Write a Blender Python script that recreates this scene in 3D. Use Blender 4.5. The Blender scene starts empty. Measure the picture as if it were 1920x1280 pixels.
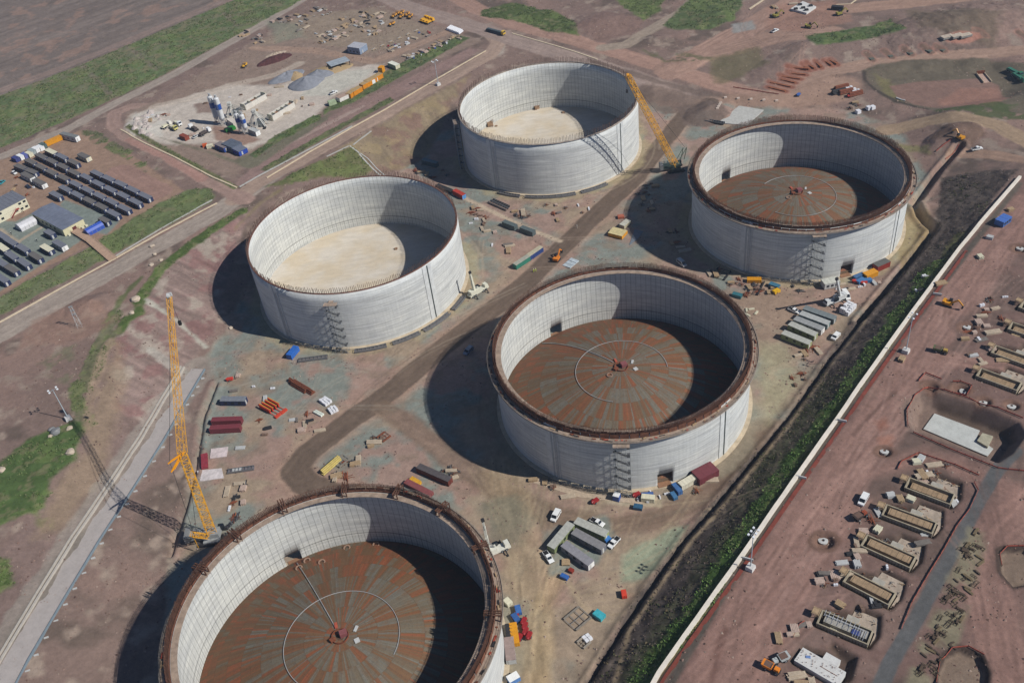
import bpy, bmesh, math, random
import numpy as np
from mathutils import Matrix, Vector
R = math.radians
SC = bpy.context.scene
COL = SC.collection
random.seed(7)
# ------------------------------------------------------------------ camera
FPX, PITCH, ROLL, CAMH = 1829.03, 0.688984489, -0.133055145, 258.4248687
_fw = np.array([0, math.cos(PITCH), -math.sin(PITCH)])
_r0 = np.array([1.0, 0, 0]); _u0 = np.cross(_r0, _fw)
_rt = math.cos(ROLL)*_r0 + math.sin(ROLL)*_u0
_up = -math.sin(ROLL)*_r0 + math.cos(ROLL)*_u0
cd = bpy.data.cameras.new('camera'); cam = bpy.data.objects.new('camera', cd); COL.objects.link(cam)
cd.sensor_width = 36; cd.lens = 36*FPX/1920; cd.clip_start = 1; cd.clip_end = 20000
M = Matrix(((_rt[0], _up[0], -_fw[0], 0), (_rt[1], _up[1], -_fw[1], 0), (_rt[2], _up[2], -_fw[2], CAMH), (0, 0, 0, 1)))
cam.matrix_world = M
SC.camera = cam
# ------------------------------------------------------------------ sky, sun, exposure
SAZ, SEL = -26.0, 41.5          # the sun stands to the right, a little towards the camera
w = bpy.data.worlds.new('World'); SC.world = w; w.use_nodes = True
nt = w.node_tree; bg = nt.nodes['Background']
sk = nt.nodes.new('ShaderNodeTexSky'); sk.sky_type = 'NISHITA'; sk.sun_disc = False
sk.sun_elevation = R(SEL); sk.sun_rotation = R(90-SAZ); sk.altitude = 6000; sk.dust_density = 0.0; sk.ozone_density = 4.0
nt.links.new(sk.outputs[0], bg.inputs[0]); bg.inputs[1].default_value = 0.1
sd = bpy.data.lights.new('sun', 'SUN'); sd.energy = 5.0; sd.angle = R(0.5); sd.color = (1.0, 0.975, 0.935)
so = bpy.data.objects.new('sun', sd); COL.objects.link(so)
_s = Vector((math.cos(R(SAZ))*math.cos(R(SEL)), math.sin(R(SAZ))*math.cos(R(SEL)), math.sin(R(SEL))))
so.rotation_euler = _s.to_track_quat('Z', 'Y').to_euler(); so.location = (0, 300, 400)
SC.view_settings.view_transform = 'Standard'; SC.view_settings.look = 'None'
SC.view_settings.exposure = -0.13; SC.view_settings.gamma = 1
SC.cycles.max_bounces = 4; SC.cycles.diffuse_bounces = 1
# ------------------------------------------------------------------ helpers
def lin(c):
    return tuple(((v/255)/12.92 if v/255 <= .04045 else ((v/255+.055)/1.055)**2.4) for v in c)
def ray(px, py):
    d = _fw*FPX + _rt*(px-960) - _up*(py-640)
    return d
def un(px, py, z):
    d = ray(px, py); t = (z-CAMH)/d[2]
    return np.array([d[0]*t, d[1]*t])
def tag(o, label=None, cat=None, group=None, kind=None):
    if label: o['label'] = label
    if cat: o['category'] = cat
    if group: o['group'] = group
    if kind: o['kind'] = kind
    return o
def thing(name, label, cat, loc, rz=0, group=None):
    o = bpy.data.objects.new(name, None); COL.objects.link(o)
    o.location = loc; o.rotation_euler = (0, 0, rz); o.empty_display_size = 1
    return tag(o, label, cat, group)
class MB:
    def __init__(s): s.v = []; s.f = []; s.m = []
    def add(s, vs, fs, mi=0):
        b = len(s.v); s.v += [tuple(v) for v in vs]; s.f += [tuple(b+i for i in f) for f in fs]; s.m += [mi]*len(fs)
    def box(s, cx, cy, z0, lx, ly, h, rz=0, mi=0, top=1.0):
        c, n = math.cos(rz), math.sin(rz); vs = []
        for z, k in ((z0, 1), (z0+h, top)):
            for x, y in ((-1, -1), (1, -1), (1, 1), (-1, 1)):
                X, Y = x*lx/2*k, y*ly/2*k; vs.append((cx+X*c-Y*n, cy+X*n+Y*c, z))
        s.add(vs, [(3, 2, 1, 0), (4, 5, 6, 7), (0, 1, 5, 4), (1, 2, 6, 5), (2, 3, 7, 6), (3, 0, 4, 7)], mi); return s
    def bar(s, p, q, w, mi=0, h=None):
        p = Vector(p); q = Vector(q); d = q-p
        if d.length < 1e-6: return s
        d.normalize(); a = d.cross(Vector((0, 0, 1)))
        if a.length < .01: a = Vector((1, 0, 0))
        a.normalize(); b = a.cross(d); a = a*w/2; b = b*(h or w)/2
        vs = [p-a-b, p+a-b, p+a+b, p-a+b, q-a-b, q+a-b, q+a+b, q-a+b]
        s.add(vs, [(3, 2, 1, 0), (4, 5, 6, 7), (0, 1, 5, 4), (1, 2, 6, 5), (2, 3, 7, 6), (3, 0, 4, 7)], mi); return s
    def cyl(s, p, q, r0, r1=None, n=10, mi=0):
        if r1 is None: r1 = r0
        p = Vector(p); q = Vector(q); d = (q-p).normalized(); a = d.cross(Vector((0, 0, 1)))
        if a.length < .01: a = Vector((1, 0, 0))
        a.normalize(); b = d.cross(a); vs = []
        for c, r in ((p, r0), (q, r1)):
            for i in range(n):
                t = 2*math.pi*i/n; vs.append(c+a*(r*math.cos(t))+b*(r*math.sin(t)))
        fs = [(i, (i+1) % n, n+(i+1) % n, n+i) for i in range(n)]
        fs += [tuple(range(n-1, -1, -1)), tuple(range(n, 2*n))]
        s.add(vs, fs, mi); return s
    def extr(s, prof, y0, y1, mi=0):
        n = len(prof); vs = [(x, y0, z) for x, z in prof]+[(x, y1, z) for x, z in prof]
        fs = [((i+1) % n, i, n+i, n+(i+1) % n) for i in range(n)]+[tuple(range(n)), tuple(range(2*n-1, n-1, -1))]
        s.add(vs, fs, mi); return s
    def prism(s, pts, z0, z1, mi=0):
        n = len(pts)
        ar = sum(pts[i][0]*pts[(i+1) % n][1]-pts[(i+1) % n][0]*pts[i][1] for i in range(n))
        if ar < 0: pts = pts[::-1]
        vs = [(x, y, z0) for x, y in pts]+[(x, y, z1) for x, y in pts]
        fs = [(i, (i+1) % n, n+(i+1) % n, n+i) for i in range(n)]+[tuple(range(n-1, -1, -1)), tuple(range(n, 2*n))]
        s.add(vs, fs, mi); return s
    def lathe(s, prof, n=16, c=(0, 0), mi=0):
        vs = []
        for r, z in prof:
            for i in range(n):
                t = 2*math.pi*i/n; vs.append((c[0]+r*math.cos(t), c[1]+r*math.sin(t), z))
        fs = []
        for k in range(len(prof)-1):
            for i in range(n):
                j = (i+1) % n; fs.append((k*n+i, k*n+j, (k+1)*n+j, (k+1)*n+i))
        s.add(vs, fs, mi); return s
    def lattice(s, p, q, w, seg, t=.12, w1=None, mi=0, up=(0, 0, 1)):
        p = Vector(p); q = Vector(q); d = (q-p).normalized(); w1 = w if w1 is None else w1
        a = d.cross(Vector(up))
        if a.length < .05: a = Vector((1, 0, 0))
        a.normalize(); b = a.cross(d)
        def ring(k):
            f = k/seg; c = p.lerp(q, f); ww = (w*(1-f)+w1*f)/2
            return [c+a*(x*ww)+b*(y*ww) for x, y in ((-1, -1), (1, -1), (1, 1), (-1, 1))]
        A = ring(0)
        for k in range(1, seg+1):
            B = ring(k)
            for i in range(4):
                s.bar(A[i], B[i], t, mi); s.bar(B[i], B[(i+1) % 4], t*.6, mi)
                s.bar(A[i] if k % 2 else A[(i+1) % 4], B[(i+1) % 4] if k % 2 else B[i], t*.6, mi)
            A = B
        return s
    def build(s, name, mats, parent=None, smooth=False):
        me = bpy.data.meshes.new(name); me.from_pydata(s.v, [], s.f)
        if not isinstance(mats, (list, tuple)): mats = [mats]
        for m in mats: me.materials.append(m)
        if len(mats) > 1: me.polygons.foreach_set('material_index', s.m)
        if smooth: me.polygons.foreach_set('use_smooth', [True]*len(s.f))
        me.update()
        o = bpy.data.objects.new(name, me); COL.objects.link(o)
        if parent: o.parent = parent
        return o
def copy_tree(o, parent=None):
    c = o.copy(); COL.objects.link(c); c.parent = parent
    for ch in KIDS(o): copy_tree(ch, c)
    return c
_kid = {}
def KIDS(o):
    return [c for c in o.children]
# ------------------------------------------------------------------ materials
class NT:
    def __init__(s, name):
        s.m = bpy.data.materials.new(name); s.m.use_nodes = True; s.t = s.m.node_tree
        s.b = s.t.nodes['Principled BSDF']
    def n(s, ty, **kw):
        k = s.t.nodes.new(ty)
        for a, v in kw.items(): setattr(k, a, v)
        return k
    def l(s, a, b): s.t.links.new(a, b)
    def put(s, sock, v):
        if hasattr(v, 'is_output') or hasattr(v, 'links'): s.l(v, sock)
        else: sock.default_value = v
    def math(s, op, a, b=0.0, c=None):
        k = s.n('ShaderNodeMath', operation=op); s.put(k.inputs[0], a); s.put(k.inputs[1], b)
        if c is not None: s.put(k.inputs[2], c)
        return k.outputs[0]
    def mix(s, f, a, b, bt='MIX'):
        k = s.n('ShaderNodeMix', data_type='RGBA', blend_type=bt)
        s.put(k.inputs[0], f); s.put(k.inputs[6], a if hasattr(a, 'links') else (*a, 1)); s.put(k.inputs[7], b if hasattr(b, 'links') else (*b, 1))
        return k.outputs[2]
    def noise(s, vec, scale, detail=4, rough=.6):
        k = s.n('ShaderNodeTexNoise'); k.inputs['Scale'].default_value = scale; k.inputs['Detail'].default_value = detail
        k.inputs['Roughness'].default_value = rough; s.l(vec, k.inputs['Vector']); return k.outputs[0]
    def ramp(s, f, lo, hi, a=0.0, b=1.0):
        k = s.n('ShaderNodeMapRange'); s.put(k.inputs[0], f)
        for i, v in enumerate((lo, hi, a, b)): k.inputs[i+1].default_value = v
        return k.outputs[0]
    def obj(s): return s.n('ShaderNodeTexCoord').outputs['Object']
    def scale(s, vec, sc):
        k = s.n('ShaderNodeMapping'); k.inputs['Scale'].default_value = sc; s.l(vec, k.inputs[0]); return k.outputs[0]
    def bump(s, h, st, dist=.1):
        k = s.n('ShaderNodeBump'); k.inputs['Strength'].default_value = st; k.inputs['Distance'].default_value = dist
        s.l(h, k.inputs['Height']); s.l(k.outputs[0], s.b.inputs['Normal'])
_mc = {}
def mat(c, rough=.7, amp=.25, sc=.7, metal=0, dirt=(110, 92, 80), dk=.25):
    """painted or weathered stuff: colour c (sRGB) with blotches and a little site dust"""
    key = (c, rough, amp, sc, metal, dk)
    if key in _mc: return _mc[key]
    T = NT('m_%d_%d_%d' % c); col = lin(c); o = T.obj()
    n1 = T.noise(o, sc, 5, .65); n2 = T.noise(o, sc*6, 3)
    f = T.ramp(n1, .3, .7, 1-amp, 1+amp*.6)
    a = T.mix(1.0, (1, 1, 1), col, 'MULTIPLY')
    k = T.n('ShaderNodeVectorMath', operation='SCALE'); T.l(a, k.inputs[0]); T.l(f, k.inputs['Scale'])
    d = T.ramp(n2, .52, .75, 0, dk)
    out = T.mix(d, k.outputs[0], lin(dirt))
    T.l(out, T.b.inputs['Base Color']); T.b.inputs['Roughness'].default_value = rough; T.b.inputs['Metallic'].default_value = metal
    T.bump(n2, .15, .05)
    _mc[key] = T.m; return T.m
def glass():
    if 'g' not in _mc:
        T = NT('dark_glass'); T.b.inputs['Base Color'].default_value = (.015, .02, .025, 1); T.b.inputs['Roughness'].default_value = .08
        n = T.noise(T.obj(), 2); T.l(T.ramp(n, .3, .7, .05, .2), T.b.inputs['Roughness']); _mc['g'] = T.m
    return _mc['g']
WHITE = mat((232, 232, 228), .35, .06, .5, dk=.12); CREAM = mat((214, 208, 180), .6, .1); YEL = mat((214, 146, 22), .45, .15)
ORG = mat((205, 92, 40), .6, .2); RED = mat((150, 32, 34), .5, .2); BLUE = mat((52, 96, 158), .5, .15); NAVY = mat((30, 44, 78), .6, .2)
GREEN = mat((40, 110, 62), .5, .15); TEAL = mat((50, 150, 158), .5, .15); GREY = mat((128, 128, 126), .6, .15); DARK = mat((38, 38, 40), .8, .3)
RUST = mat((122, 66, 40), .9, .45, 1.2); TIMB = mat((172, 146, 112), .85, .3, 1.5); STEEL = mat((120, 122, 124), .45, .2, metal=.3)
CONC = mat((176, 174, 166), .85, .2); MAROON = mat((120, 52, 58), .6, .2); OLIVE = mat((124, 132, 104), .7, .15); TYRE = mat((26, 26, 27), .9, .2)
PALE = mat((190, 190, 186), .7, .15); BLACK = mat((22, 22, 24), .7, .3); RROOF = mat((104, 100, 96), .8, .2); BROOF = mat((112, 114, 122), .7, .15)
# ------------------------------------------------------------------ terrain
GS = 0.64; X0, Y0, X1, Y1 = -420., 112., 376., 872.
NX = int((X1-X0)/GS)+1; NY = int((Y1-Y0)/GS)+1
gx = X0+np.arange(NX)*GS; gy = Y0+np.arange(NY)*GS
GX, GY = np.meshgrid(gx, gy)
TK = [(35.06, 471.51), (-63.6, 370.74), (137.41, 373.86), (39.2, 271.8), (-61.44, 170.77)]   # tank centres
def inpoly(x, y, P):
    r = np.zeros(x.shape, bool); n = len(P)
    for i in range(n):
        x1, y1 = P[i]; x2, y2 = P[(i+1) % n]
        if y1 == y2: continue
        r ^= ((y1 > y) != (y2 > y)) & (x < (x2-x1)*(y-y1)/(y2-y1)+x1)
    return r
def dline(x, y, P, closed=False):
    """distance to a polyline, signed side offset and run along it"""
    best = np.full(x.shape, 1e9); cr = np.zeros(x.shape); al = np.zeros(x.shape); acc = 0; n = len(P)
    for i in range(n if closed else n-1):
        a = np.array(P[i], float); b = np.array(P[(i+1) % n], float); d = b-a; L = np.hypot(*d)
        if L < 1e-6: continue
        t = np.clip(((x-a[0])*d[0]+(y-a[1])*d[1])/L**2, 0, 1)
        ex = x-a[0]-t*d[0]; ey = y-a[1]-t*d[1]; q = ex*ex+ey*ey; m = q < best
        best = np.where(m, q, best); cr = np.where(m, (d[0]*ey-d[1]*ex)/L, cr); al = np.where(m, acc+t*L, al); acc += L
    return np.sqrt(best), cr, al
_rng = np.random.RandomState(3)
_LT = _rng.rand(8, 256, 256)
def vn(x, y, s, k=0):
    X = x/s+37.3*k; Y = y/s+91.7*k; i = np.floor(X).astype(int); j = np.floor(Y).astype(int); fx = X-i; fy = Y-j
    fx = fx*fx*(3-2*fx); fy = fy*fy*(3-2*fy); L = _LT[k % 8]; i0 = i & 255; i1 = (i+1) & 255; j0 = j & 255; j1 = (j+1) & 255
    return (L[j0, i0]*(1-fx)+L[j0, i1]*fx)*(1-fy)+(L[j1, i0]*(1-fx)+L[j1, i1]*fx)*fy
def fbm(x, y, s, o=4, k=0):
    r = 0; a = 1; t = 0
    for q in range(o): r = r+a*vn(x, y, s/2**q, k+q); t += a; a *= .55
    return r/t          # 0..1
# control heights, laid out on the survey of the photograph: bowl 0 m, plateaus 12-13 m
cg = 4.0; cX, cY = np.meshgrid(np.arange(X0-40, X1+41, cg), np.arange(Y0-20, Y1+41, cg))
fix = np.zeros(cX.shape, bool); val = np.full(cX.shape, 6.0)
def hpoly(P, z, raw=False):
    W = P if raw else [tuple(un(p[0], p[1], z)) for p in P]
    m = inpoly(cX, cY, W); fix[m] = True; val[m] = z
def hline(P, w_):
    """P = (px,py,z) : fixes a band of ground along the line"""
    W = [(*un(p[0], p[1], p[2]), p[2]) for p in P]
    for (a, b) in zip(W[:-1], W[1:]):
        d = np.array([b[0]-a[0], b[1]-a[1]]); L2 = d@d
        t = np.clip(((cX-a[0])*d[0]+(cY-a[1])*d[1])/L2, 0, 1)
        m = np.hypot(cX-a[0]-t*d[0], cY-a[1]-t*d[1]) < w_
        fix[m] = True; val[m] = (a[2]+(b[2]-a[2])*t)[m]
U = lambda q, z=0: tuple(un(q[0], q[1], z))
bowl = [U((300, 1330)), U((305, 1190)), U((318, 1040)), U((345, 955)), U((365, 880)), U((380, 780)), U((404, 720)), U((392, 668)), U((408, 640)),
        (-124, 345), (-121, 372), (-113, 398), (-97, 414), (-74, 428), (-52, 448), (-43, 478), (-36, 499), (-20, 509), (0, 517), (25, 528), (62, 532), (92, 520),
        U((1250, 170)), U((1350, 200)), U((1440, 195)), U((1600, 210)), U((1690, 250)), U((1735, 330)), U((1738, 400)), U((1715, 475)), U((1640, 560)), U((1560, 660)), U((1480, 780)),
        U((1330, 958)), U((1290, 1000)), U((1180, 1150)), U((1075, 1330))]
hpoly(bowl, 0.0, raw=True)
hpoly([(-300, 1400), (-60, 1100), (60, 960), (150, 850), (168, 800), (178, 700), (218, 640), (252, 580), (302, 500), (352, 462), (420, 420), (480, 383), (560, 332), (610, 298),
       (697, 243), (817, 174), (905, 122), (925, 100), (960, 70), (960, -60), (-300, -60)], 12.0)
hline([(-20, 1330, 10), (60, 1190, 8.5), (150, 1045, 6.2), (220, 930, 4.5), (300, 810, 2.2), (368, 700, .5)], 5.5)
hline([(960, 75, 11.5), (1060, 100, 10), (1210, 155, 5), (1297, 182, 1.5)], 6)
hline([(960, 47, 12), (1110, 85, 10), (1260, 130, 7), (1360, 162, 4), (1435, 182, 3)], 6)
hpoly([(1222, 1330), (1360, 1075), (1490, 885), (1700, 592), (1900, 332), (1930, 300), (2200, 280), (2200, 1400), (1222, 1400)], 13.0)
hpoly([(1770, 205), (1900, 180), (1990, 150), (2100, 250), (1930, 290), (1860, 250)], 9.0)
hpoly([(1640, 160), (1690, 130), (1840, 115), (1900, 150), (1890, 190), (1760, 204), (1680, 190)], 3.0)
hline([(1440, 183, 3), (1552, 135, 5), (1665, 117, 6), (1920, 95, 8), (2050, 80, 9)], 6)
hpoly([(1000, -60), (1000, 20), (1400, 40), (1500, 90), (1950, 50), (1950, -60)], 10.0)
for it in range(2600):
    v2 = np.pad(val, 1, mode='edge'); av = (v2[:-2, 1:-1]+v2[2:, 1:-1]+v2[1:-1, :-2]+v2[1:-1, 2:])*.25
    val = np.where(fix, val, val+1.0*(av-val))
for it in range(1):
    v2 = np.pad(val, 1, mode='edge'); val = (v2[:-2, 1:-1]+v2[2:, 1:-1]+v2[1:-1, :-2]+v2[1:-1, 2:]+2*val)/6
def samp(A, x, y, x0, y0, s):
    X = np.clip((x-x0)/s, 0, A.shape[1]-1.001); Y = np.clip((y-y0)/s, 0, A.shape[0]-1.001); i = np.floor(X).astype(int); j = np.floor(Y).astype(int); fx = X-i; fy = Y-j
    return (A[j, i]*(1-fx)+A[j, i+1]*fx)*(1-fy)+(A[j+1, i]*(1-fx)+A[j+1, i+1]*fx)*fy
Z = samp(val, GX, GY, X0-40, Y0-20, cg)
def zf(x, y): return float(samp(Z, np.array(float(x)), np.array(float(y)), X0, Y0, GS))
def gp(px, py, h=0.0):
    """ground point seen at pixel (px,py); h = height above ground of the thing seen there"""
    z = 6.0; lo = None
    d = ray(px, py)
    t0 = (13.5+h-CAMH)/d[2]; t1 = (-6+h-CAMH)/d[2]
    for k in range(120):
        t = t0+(t1-t0)*k/119; x, y, z = d[0]*t, d[1]*t, CAMH+d[2]*t
        if z-h <= zf(x, y): break
    ta, tb = t0+(t1-t0)*max(k-1, 0)/119, t
    for k in range(12):
        t = (ta+tb)/2; x, y, z = d[0]*t, d[1]*t, CAMH+d[2]*t
        if z-h <= zf(x, y): tb = t
        else: ta = t
    return (x, y, z-h)
def G2(P): return [gp(*p)[:2] for p in P]
# --- relief: pits, mounds, ruts
def dig(P, dep, sl=1.5, raw=False):
    """sink (or raise, dep<0) a polygon with sides sl metres wide"""
    W = P if raw else G2(P)
    xs = [p[0] for p in W]; ys = [p[1] for p in W]
    i0, i1 = int((min(xs)-X0-sl-3)/GS), int((max(xs)-X0+sl+3)/GS)+1; j0, j1 = int((min(ys)-Y0-sl-3)/GS), int((max(ys)-Y0+sl+3)/GS)+1
    i0 = max(i0, 0); j0 = max(j0, 0); S = (slice(j0, j1), slice(i0, i1)); x, y = GX[S], GY[S]
    d, _, _ = dline(x, y, W, True); sd_ = np.where(inpoly(x, y, W), d, -d)
    t = np.clip((sd_+sl*.0)/max(sl, .1), 0, 1); Z[S] -= dep*t
def trench(P, wd, dep, bank=0.0):
    W = G2(P); xs = [p[0] for p in W]; ys = [p[1] for p in W]; m = wd+4
    S = (slice(max(0, int((min(ys)-Y0-m)/GS)), int((max(ys)-Y0+m)/GS)+1), slice(max(0, int((min(xs)-X0-m)/GS)), int((max(xs)-X0+m)/GS)+1))
    d, _, _ = dline(GX[S], GY[S], W)
    Z[S] -= dep*np.clip((wd/2+.5-d)/.9, 0, 1)
    if bank: Z[S] += bank*np.exp(-((d-wd/2-1.6)/1.0)**2)
def mound(px, py, rx, ry, h, rz=0, k=0):
    x0, y0, _ = gp(px, py); m = max(rx, ry)+2
    S = (slice(max(0, int((y0-Y0-m)/GS)), int((y0-Y0+m)/GS)+1), slice(max(0, int((x0-X0-m)/GS)), int((x0-X0+m)/GS)+1))
    x = GX[S]-x0; y = GY[S]-y0; c, s_ = math.cos(rz), math.sin(rz)
    q = np.hypot((x*c+y*s_)/rx, (-x*s_+y*c)/ry)+.25*(fbm(GX[S], GY[S], 5, 3, k)-.5)
    Z[S] += h*np.clip(1-q, 0, 1)**.9
# --- colour painting (albedo only)
CO = np.zeros(GX.shape+(3,)); ZN = np.zeros(GX.shape, int)
ZNAMES = ['ground']
def zone(n):
    if n not in ZNAMES: ZNAMES.append(n)
    return ZNAMES.index(n)
CO[:] = lin((146, 120, 110))
WX = fbm(GX, GY, 9, 4, 1)-.5; WY = fbm(GX, GY, 2.6, 3, 4)-.5
def _win(W, m):
    xs = [p[0] for p in W]; ys = [p[1] for p in W]
    return (slice(max(0, int((min(ys)-Y0-m)/GS)), max(1, int((max(ys)-Y0+m)/GS)+1)), slice(max(0, int((min(xs)-X0-m)/GS)), max(1, int((max(xs)-X0+m)/GS)+1)))
def blend(S, f, col, zn, var=0.0):
    c = np.array(lin(col)); f3 = f[..., None]; v = (1+var*(fbm(GX[S], GY[S], 3, 3, 6)-.5)*2)[..., None] if var else 1
    CO[S] = CO[S]*(1-f3)+c*v*f3
    if zn: ZN[S] = np.where(f > .5, zone(zn), ZN[S])
def pp(P, col, soft=1.5, warp=3, a=1.0, zn=None, st=None, var=.12, raw=False, patch=None):
    """paint a polygon; st=(dirx,diry,amp,scale) streaks; patch=(scale,threshold) breaks it up"""
    W = P if raw else G2(P); S = _win(W, soft+warp+3)
    if GX[S].size == 0: return
    d, _, _ = dline(GX[S], GY[S], W, True); s_ = np.where(inpoly(GX[S], GY[S], W), d, -d)+warp*(WX[S]*1.4+WY[S]*.7)
    f = np.clip(s_/soft+.5, 0, 1)*a
    if patch: f = f*np.clip((fbm(GX[S], GY[S], patch[0], 4, 5)-patch[1])*9+.5, 0, 1)
    blend(S, f, col, zn, var)
    if st:
        L = math.hypot(st[0], st[1]); u = (GX[S]*st[0]+GY[S]*st[1])/L; v = (-GX[S]*st[1]+GY[S]*st[0])/L
        q = 1+st[2]*2*(fbm(v, u/12, st[3], 4, 2)-.5); m = np.clip(s_/soft+.5, 0, 1)[..., None]
        CO[S] = CO[S]*(1-m)+CO[S]*q[..., None]*m
def pl(P, wd, col, soft=1.2, warp=1.2, a=1.0, zn=None, st=.18, fs=1.3, var=.08, raw=False):
    """paint a road or track; st = strength of wheel streaks along it"""
    W = P if raw else G2(P); S = _win(W, wd/2+soft+warp+2)
    if GX[S].size == 0: return
    d, cr, al = dline(GX[S], GY[S], W)
    s_ = wd/2-d+warp*(WX[S]*1.2+WY[S]*.6); f = np.clip(s_/soft+.5, 0, 1)*a
    blend(S, f, col, zn, var)
    if st:
        q = 1+st*2*(fbm(cr, al/14, fs, 3, 3)-.5); m = np.clip(s_/soft+.5, 0, 1)[..., None]
        CO[S] = CO[S]*(1-m)+CO[S]*q[..., None]*m
# ------------------------------------------------------------------ ground colours
PINK = (160, 124, 112); TANC = (158, 134, 114); GG = (122, 130, 126); HAUL = (108, 88, 76); ROADC = (156, 138, 128)
GRS = (72, 88, 40)
u_ = (1, 1); v_ = (-1, 1)
big = fbm(GX, GY, 60, 4, 2); mid = fbm(GX, GY, 18, 4, 3)
def mixall(S, f, c):
    f = np.clip(f, 0, 1)[..., None]; CO[S] = CO[S]*(1-f)+np.array(lin(c))*f
A_ = (slice(None), slice(None))
mixall(A_, big*0+1, (128, 103, 95)); mixall(A_, (big-.5)*4, (142, 112, 102)); mixall(A_, (mid-.54)*6, (104, 86, 78)); mixall(A_, (fbm(GX, GY, 7, 3, 5)-.6)*6, (150, 128, 116))
# bowl floor, gravel patches
pp(bowl, TANC, 3, 3, raw=True, var=.1)
pp(bowl, GG, 3, 3, raw=True, a=.85, patch=(24, .49)); pp(bowl, PINK, 3, 3, raw=True, a=.85, patch=(17, .55)); pp(bowl, (132, 112, 96), 3, 3, raw=True, a=.5, patch=(7, .6))
# upper left brown field
fd = un(0, 178, 12)-un(450, 0, 12)
pp([(-60, 205), (0, 180), (130, 131), (237, 86), (375, 28), (455, -6), (600, -60), (-200, -80)], (120, 104, 98), 3, 3, st=(-fd[0], -fd[1], .3, 5), zn='ground')
pp([(-60, 205), (0, 180), (130, 131), (237, 86), (375, 28), (455, -6), (600, -60), (-200, -80)], (152, 118, 104), 3, 3, a=.6, patch=(12, .62))
pl([(-40, 185), (125, 124), (237, 78), (375, 20), (450, -10)], 9, (140, 116, 108), warp=2, a=.8)
# roads on the plateau
pl([(-60, 318), (0, 295), (125, 243), (212, 196), (325, 140), (475, 55), (567, 0), (620, -32)], 9, ROADC, zn='road', var=.05)
pp([(-60, 640), (0, 622), (0, 600), (213, 492), (240, 475), (330, 428), (405, 385), (450, 375), (470, 340), (560, 300), (655, 243), (755, 188), (855, 132), (925, 95), (948, 80), (945, 100), (910, 115), (817, 165), (697, 235), (610, 285), (540, 325), (480, 365), (455, 380), (430, 400), (320, 462), (212, 518), (100, 580), (0, 640), (-60, 668)], ROADC, 1.2, 1.2, st=(-fd[0], -fd[1], .22, 1.5), zn='road')
pl([(-60, 660), (0, 628), (212, 508), (330, 440), (405, 400), (440, 372)], 12, ROADC, st=.25, zn='road')
pl([(440, 375), (480, 345), (555, 307), (655, 250), (755, 195), (855, 140), (920, 102), (935, 80), (922, 65)], 10, (158, 130, 116), st=.2, zn='road')
pl([(460, 375), (405, 345), (300, 285), (235, 255), (212, 232), (215, 212), (245, 200), (290, 200), (340, 190)], 9, (156, 124, 114), warp=2, st=.2, zn='road')
pl([(380, 335), (300, 290), (240, 262)], 5, (170, 122, 110), warp=3, a=.7)
pl([(690, -20), (760, 12), (840, 36), (905, 55), (960, 75), (1060, 102), (1140, 130), (1210, 155), (1297, 182), (1330, 195)], 15, (152, 128, 120), warp=1.5, zn='road', var=.05)
pl([(820, -25), (900, 20), (960, 45), (1110, 85), (1260, 130), (1360, 162), (1435, 183)], 13, (160, 122, 108), warp=1.5, zn='road')
pl([(1320, -20), (1280, 22), (1210, 62), (1175, 84), (1130, 90)], 9, (150, 130, 116), warp=1.5, zn='road')
pl([(1480, 10), (1420, 45), (1350, 85), (1300, 112), (1255, 130)], 20, (158, 122, 108), warp=3, st=.3, zn='road')
pl([(1560, 60), (1450, 70), (1360, 95)], 16, (152, 118, 104), warp=3, st=.3)
pl([(1435, 183), (1500, 155), (1552, 135), (1620, 122), (1665, 117), (1780, 105), (1920, 94), (2000, 88)], 11, (160, 126, 110), warp=1.5, zn='road')
pp([(1350, 175), (1440, 178), (1500, 158), (1560, 140), (1600, 145), (1620, 160), (1590, 190), (1540, 200), (1480, 205), (1400, 200), (1340, 195)], (156, 122, 106), 4, 3)
pl([(1560, 18), (1640, 12), (1760, 0), (1850, -10)], 15, (158, 122, 106), warp=3, zn='road')
# upper yard, concrete dust round the batching plant
pp([(240, 210), (290, 190), (480, 75), (700, 10), (880, 68), (900, 80), (655, 185), (480, 290), (440, 335), (230, 250)], (140, 116, 104), 3, 4)
pp([(480, 90), (560, 30), (700, 15), (820, 60), (700, 100), (560, 70)], (146, 126, 108), 4, 5, a=.7)
pp([(500, 40), (560, 45), (570, 70), (520, 80)], (128, 130, 112), 4, 4, a=.6)
pp([(235, 245), (245, 215), (330, 190), (420, 160), (520, 160), (620, 130), (720, 120), (700, 150), (620, 185), (600, 215), (500, 270), (450, 285), (400, 270), (300, 270)], (192, 176, 166), 4, 4, a=.92, zn='yard')
pp([(560, 180), (600, 150), (640, 135), (700, 130), (680, 150), (620, 180)], (186, 178, 168), 3, 2, a=.9)
pp([(234, 240), (255, 212), (310, 208), (325, 225), (300, 262), (262, 262)], (196, 186, 178), 3, 3, a=.9, patch=(5, .45))
pp([(400, 235), (450, 245), (490, 262), (450, 275), (400, 262)], (140, 98, 82), 3, 3, a=.8)
pp([(365, 195), (395, 192), (398, 212), (370, 212)], (128, 98, 88), 2, 2, a=.8)
pl([(290, 200), (360, 185), (430, 160), (520, 140), (560, 120)], 7, (186, 166, 152), warp=2, a=.6)
pl([(480, 90), (590, 95), (700, 115), (780, 85), (850, 55)], 8, (164, 130, 112), warp=3, a=.7)
# plateau strip between yard and kerb
pp([(440, 350), (480, 300), (605, 228), (660, 198), (880, 90), (900, 95), (660, 232), (450, 350)], (142, 112, 106), 2, 2)
pl([(500, 290), (600, 240), (680, 200)], 3, (176, 150, 140), warp=2, a=.6)
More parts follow.
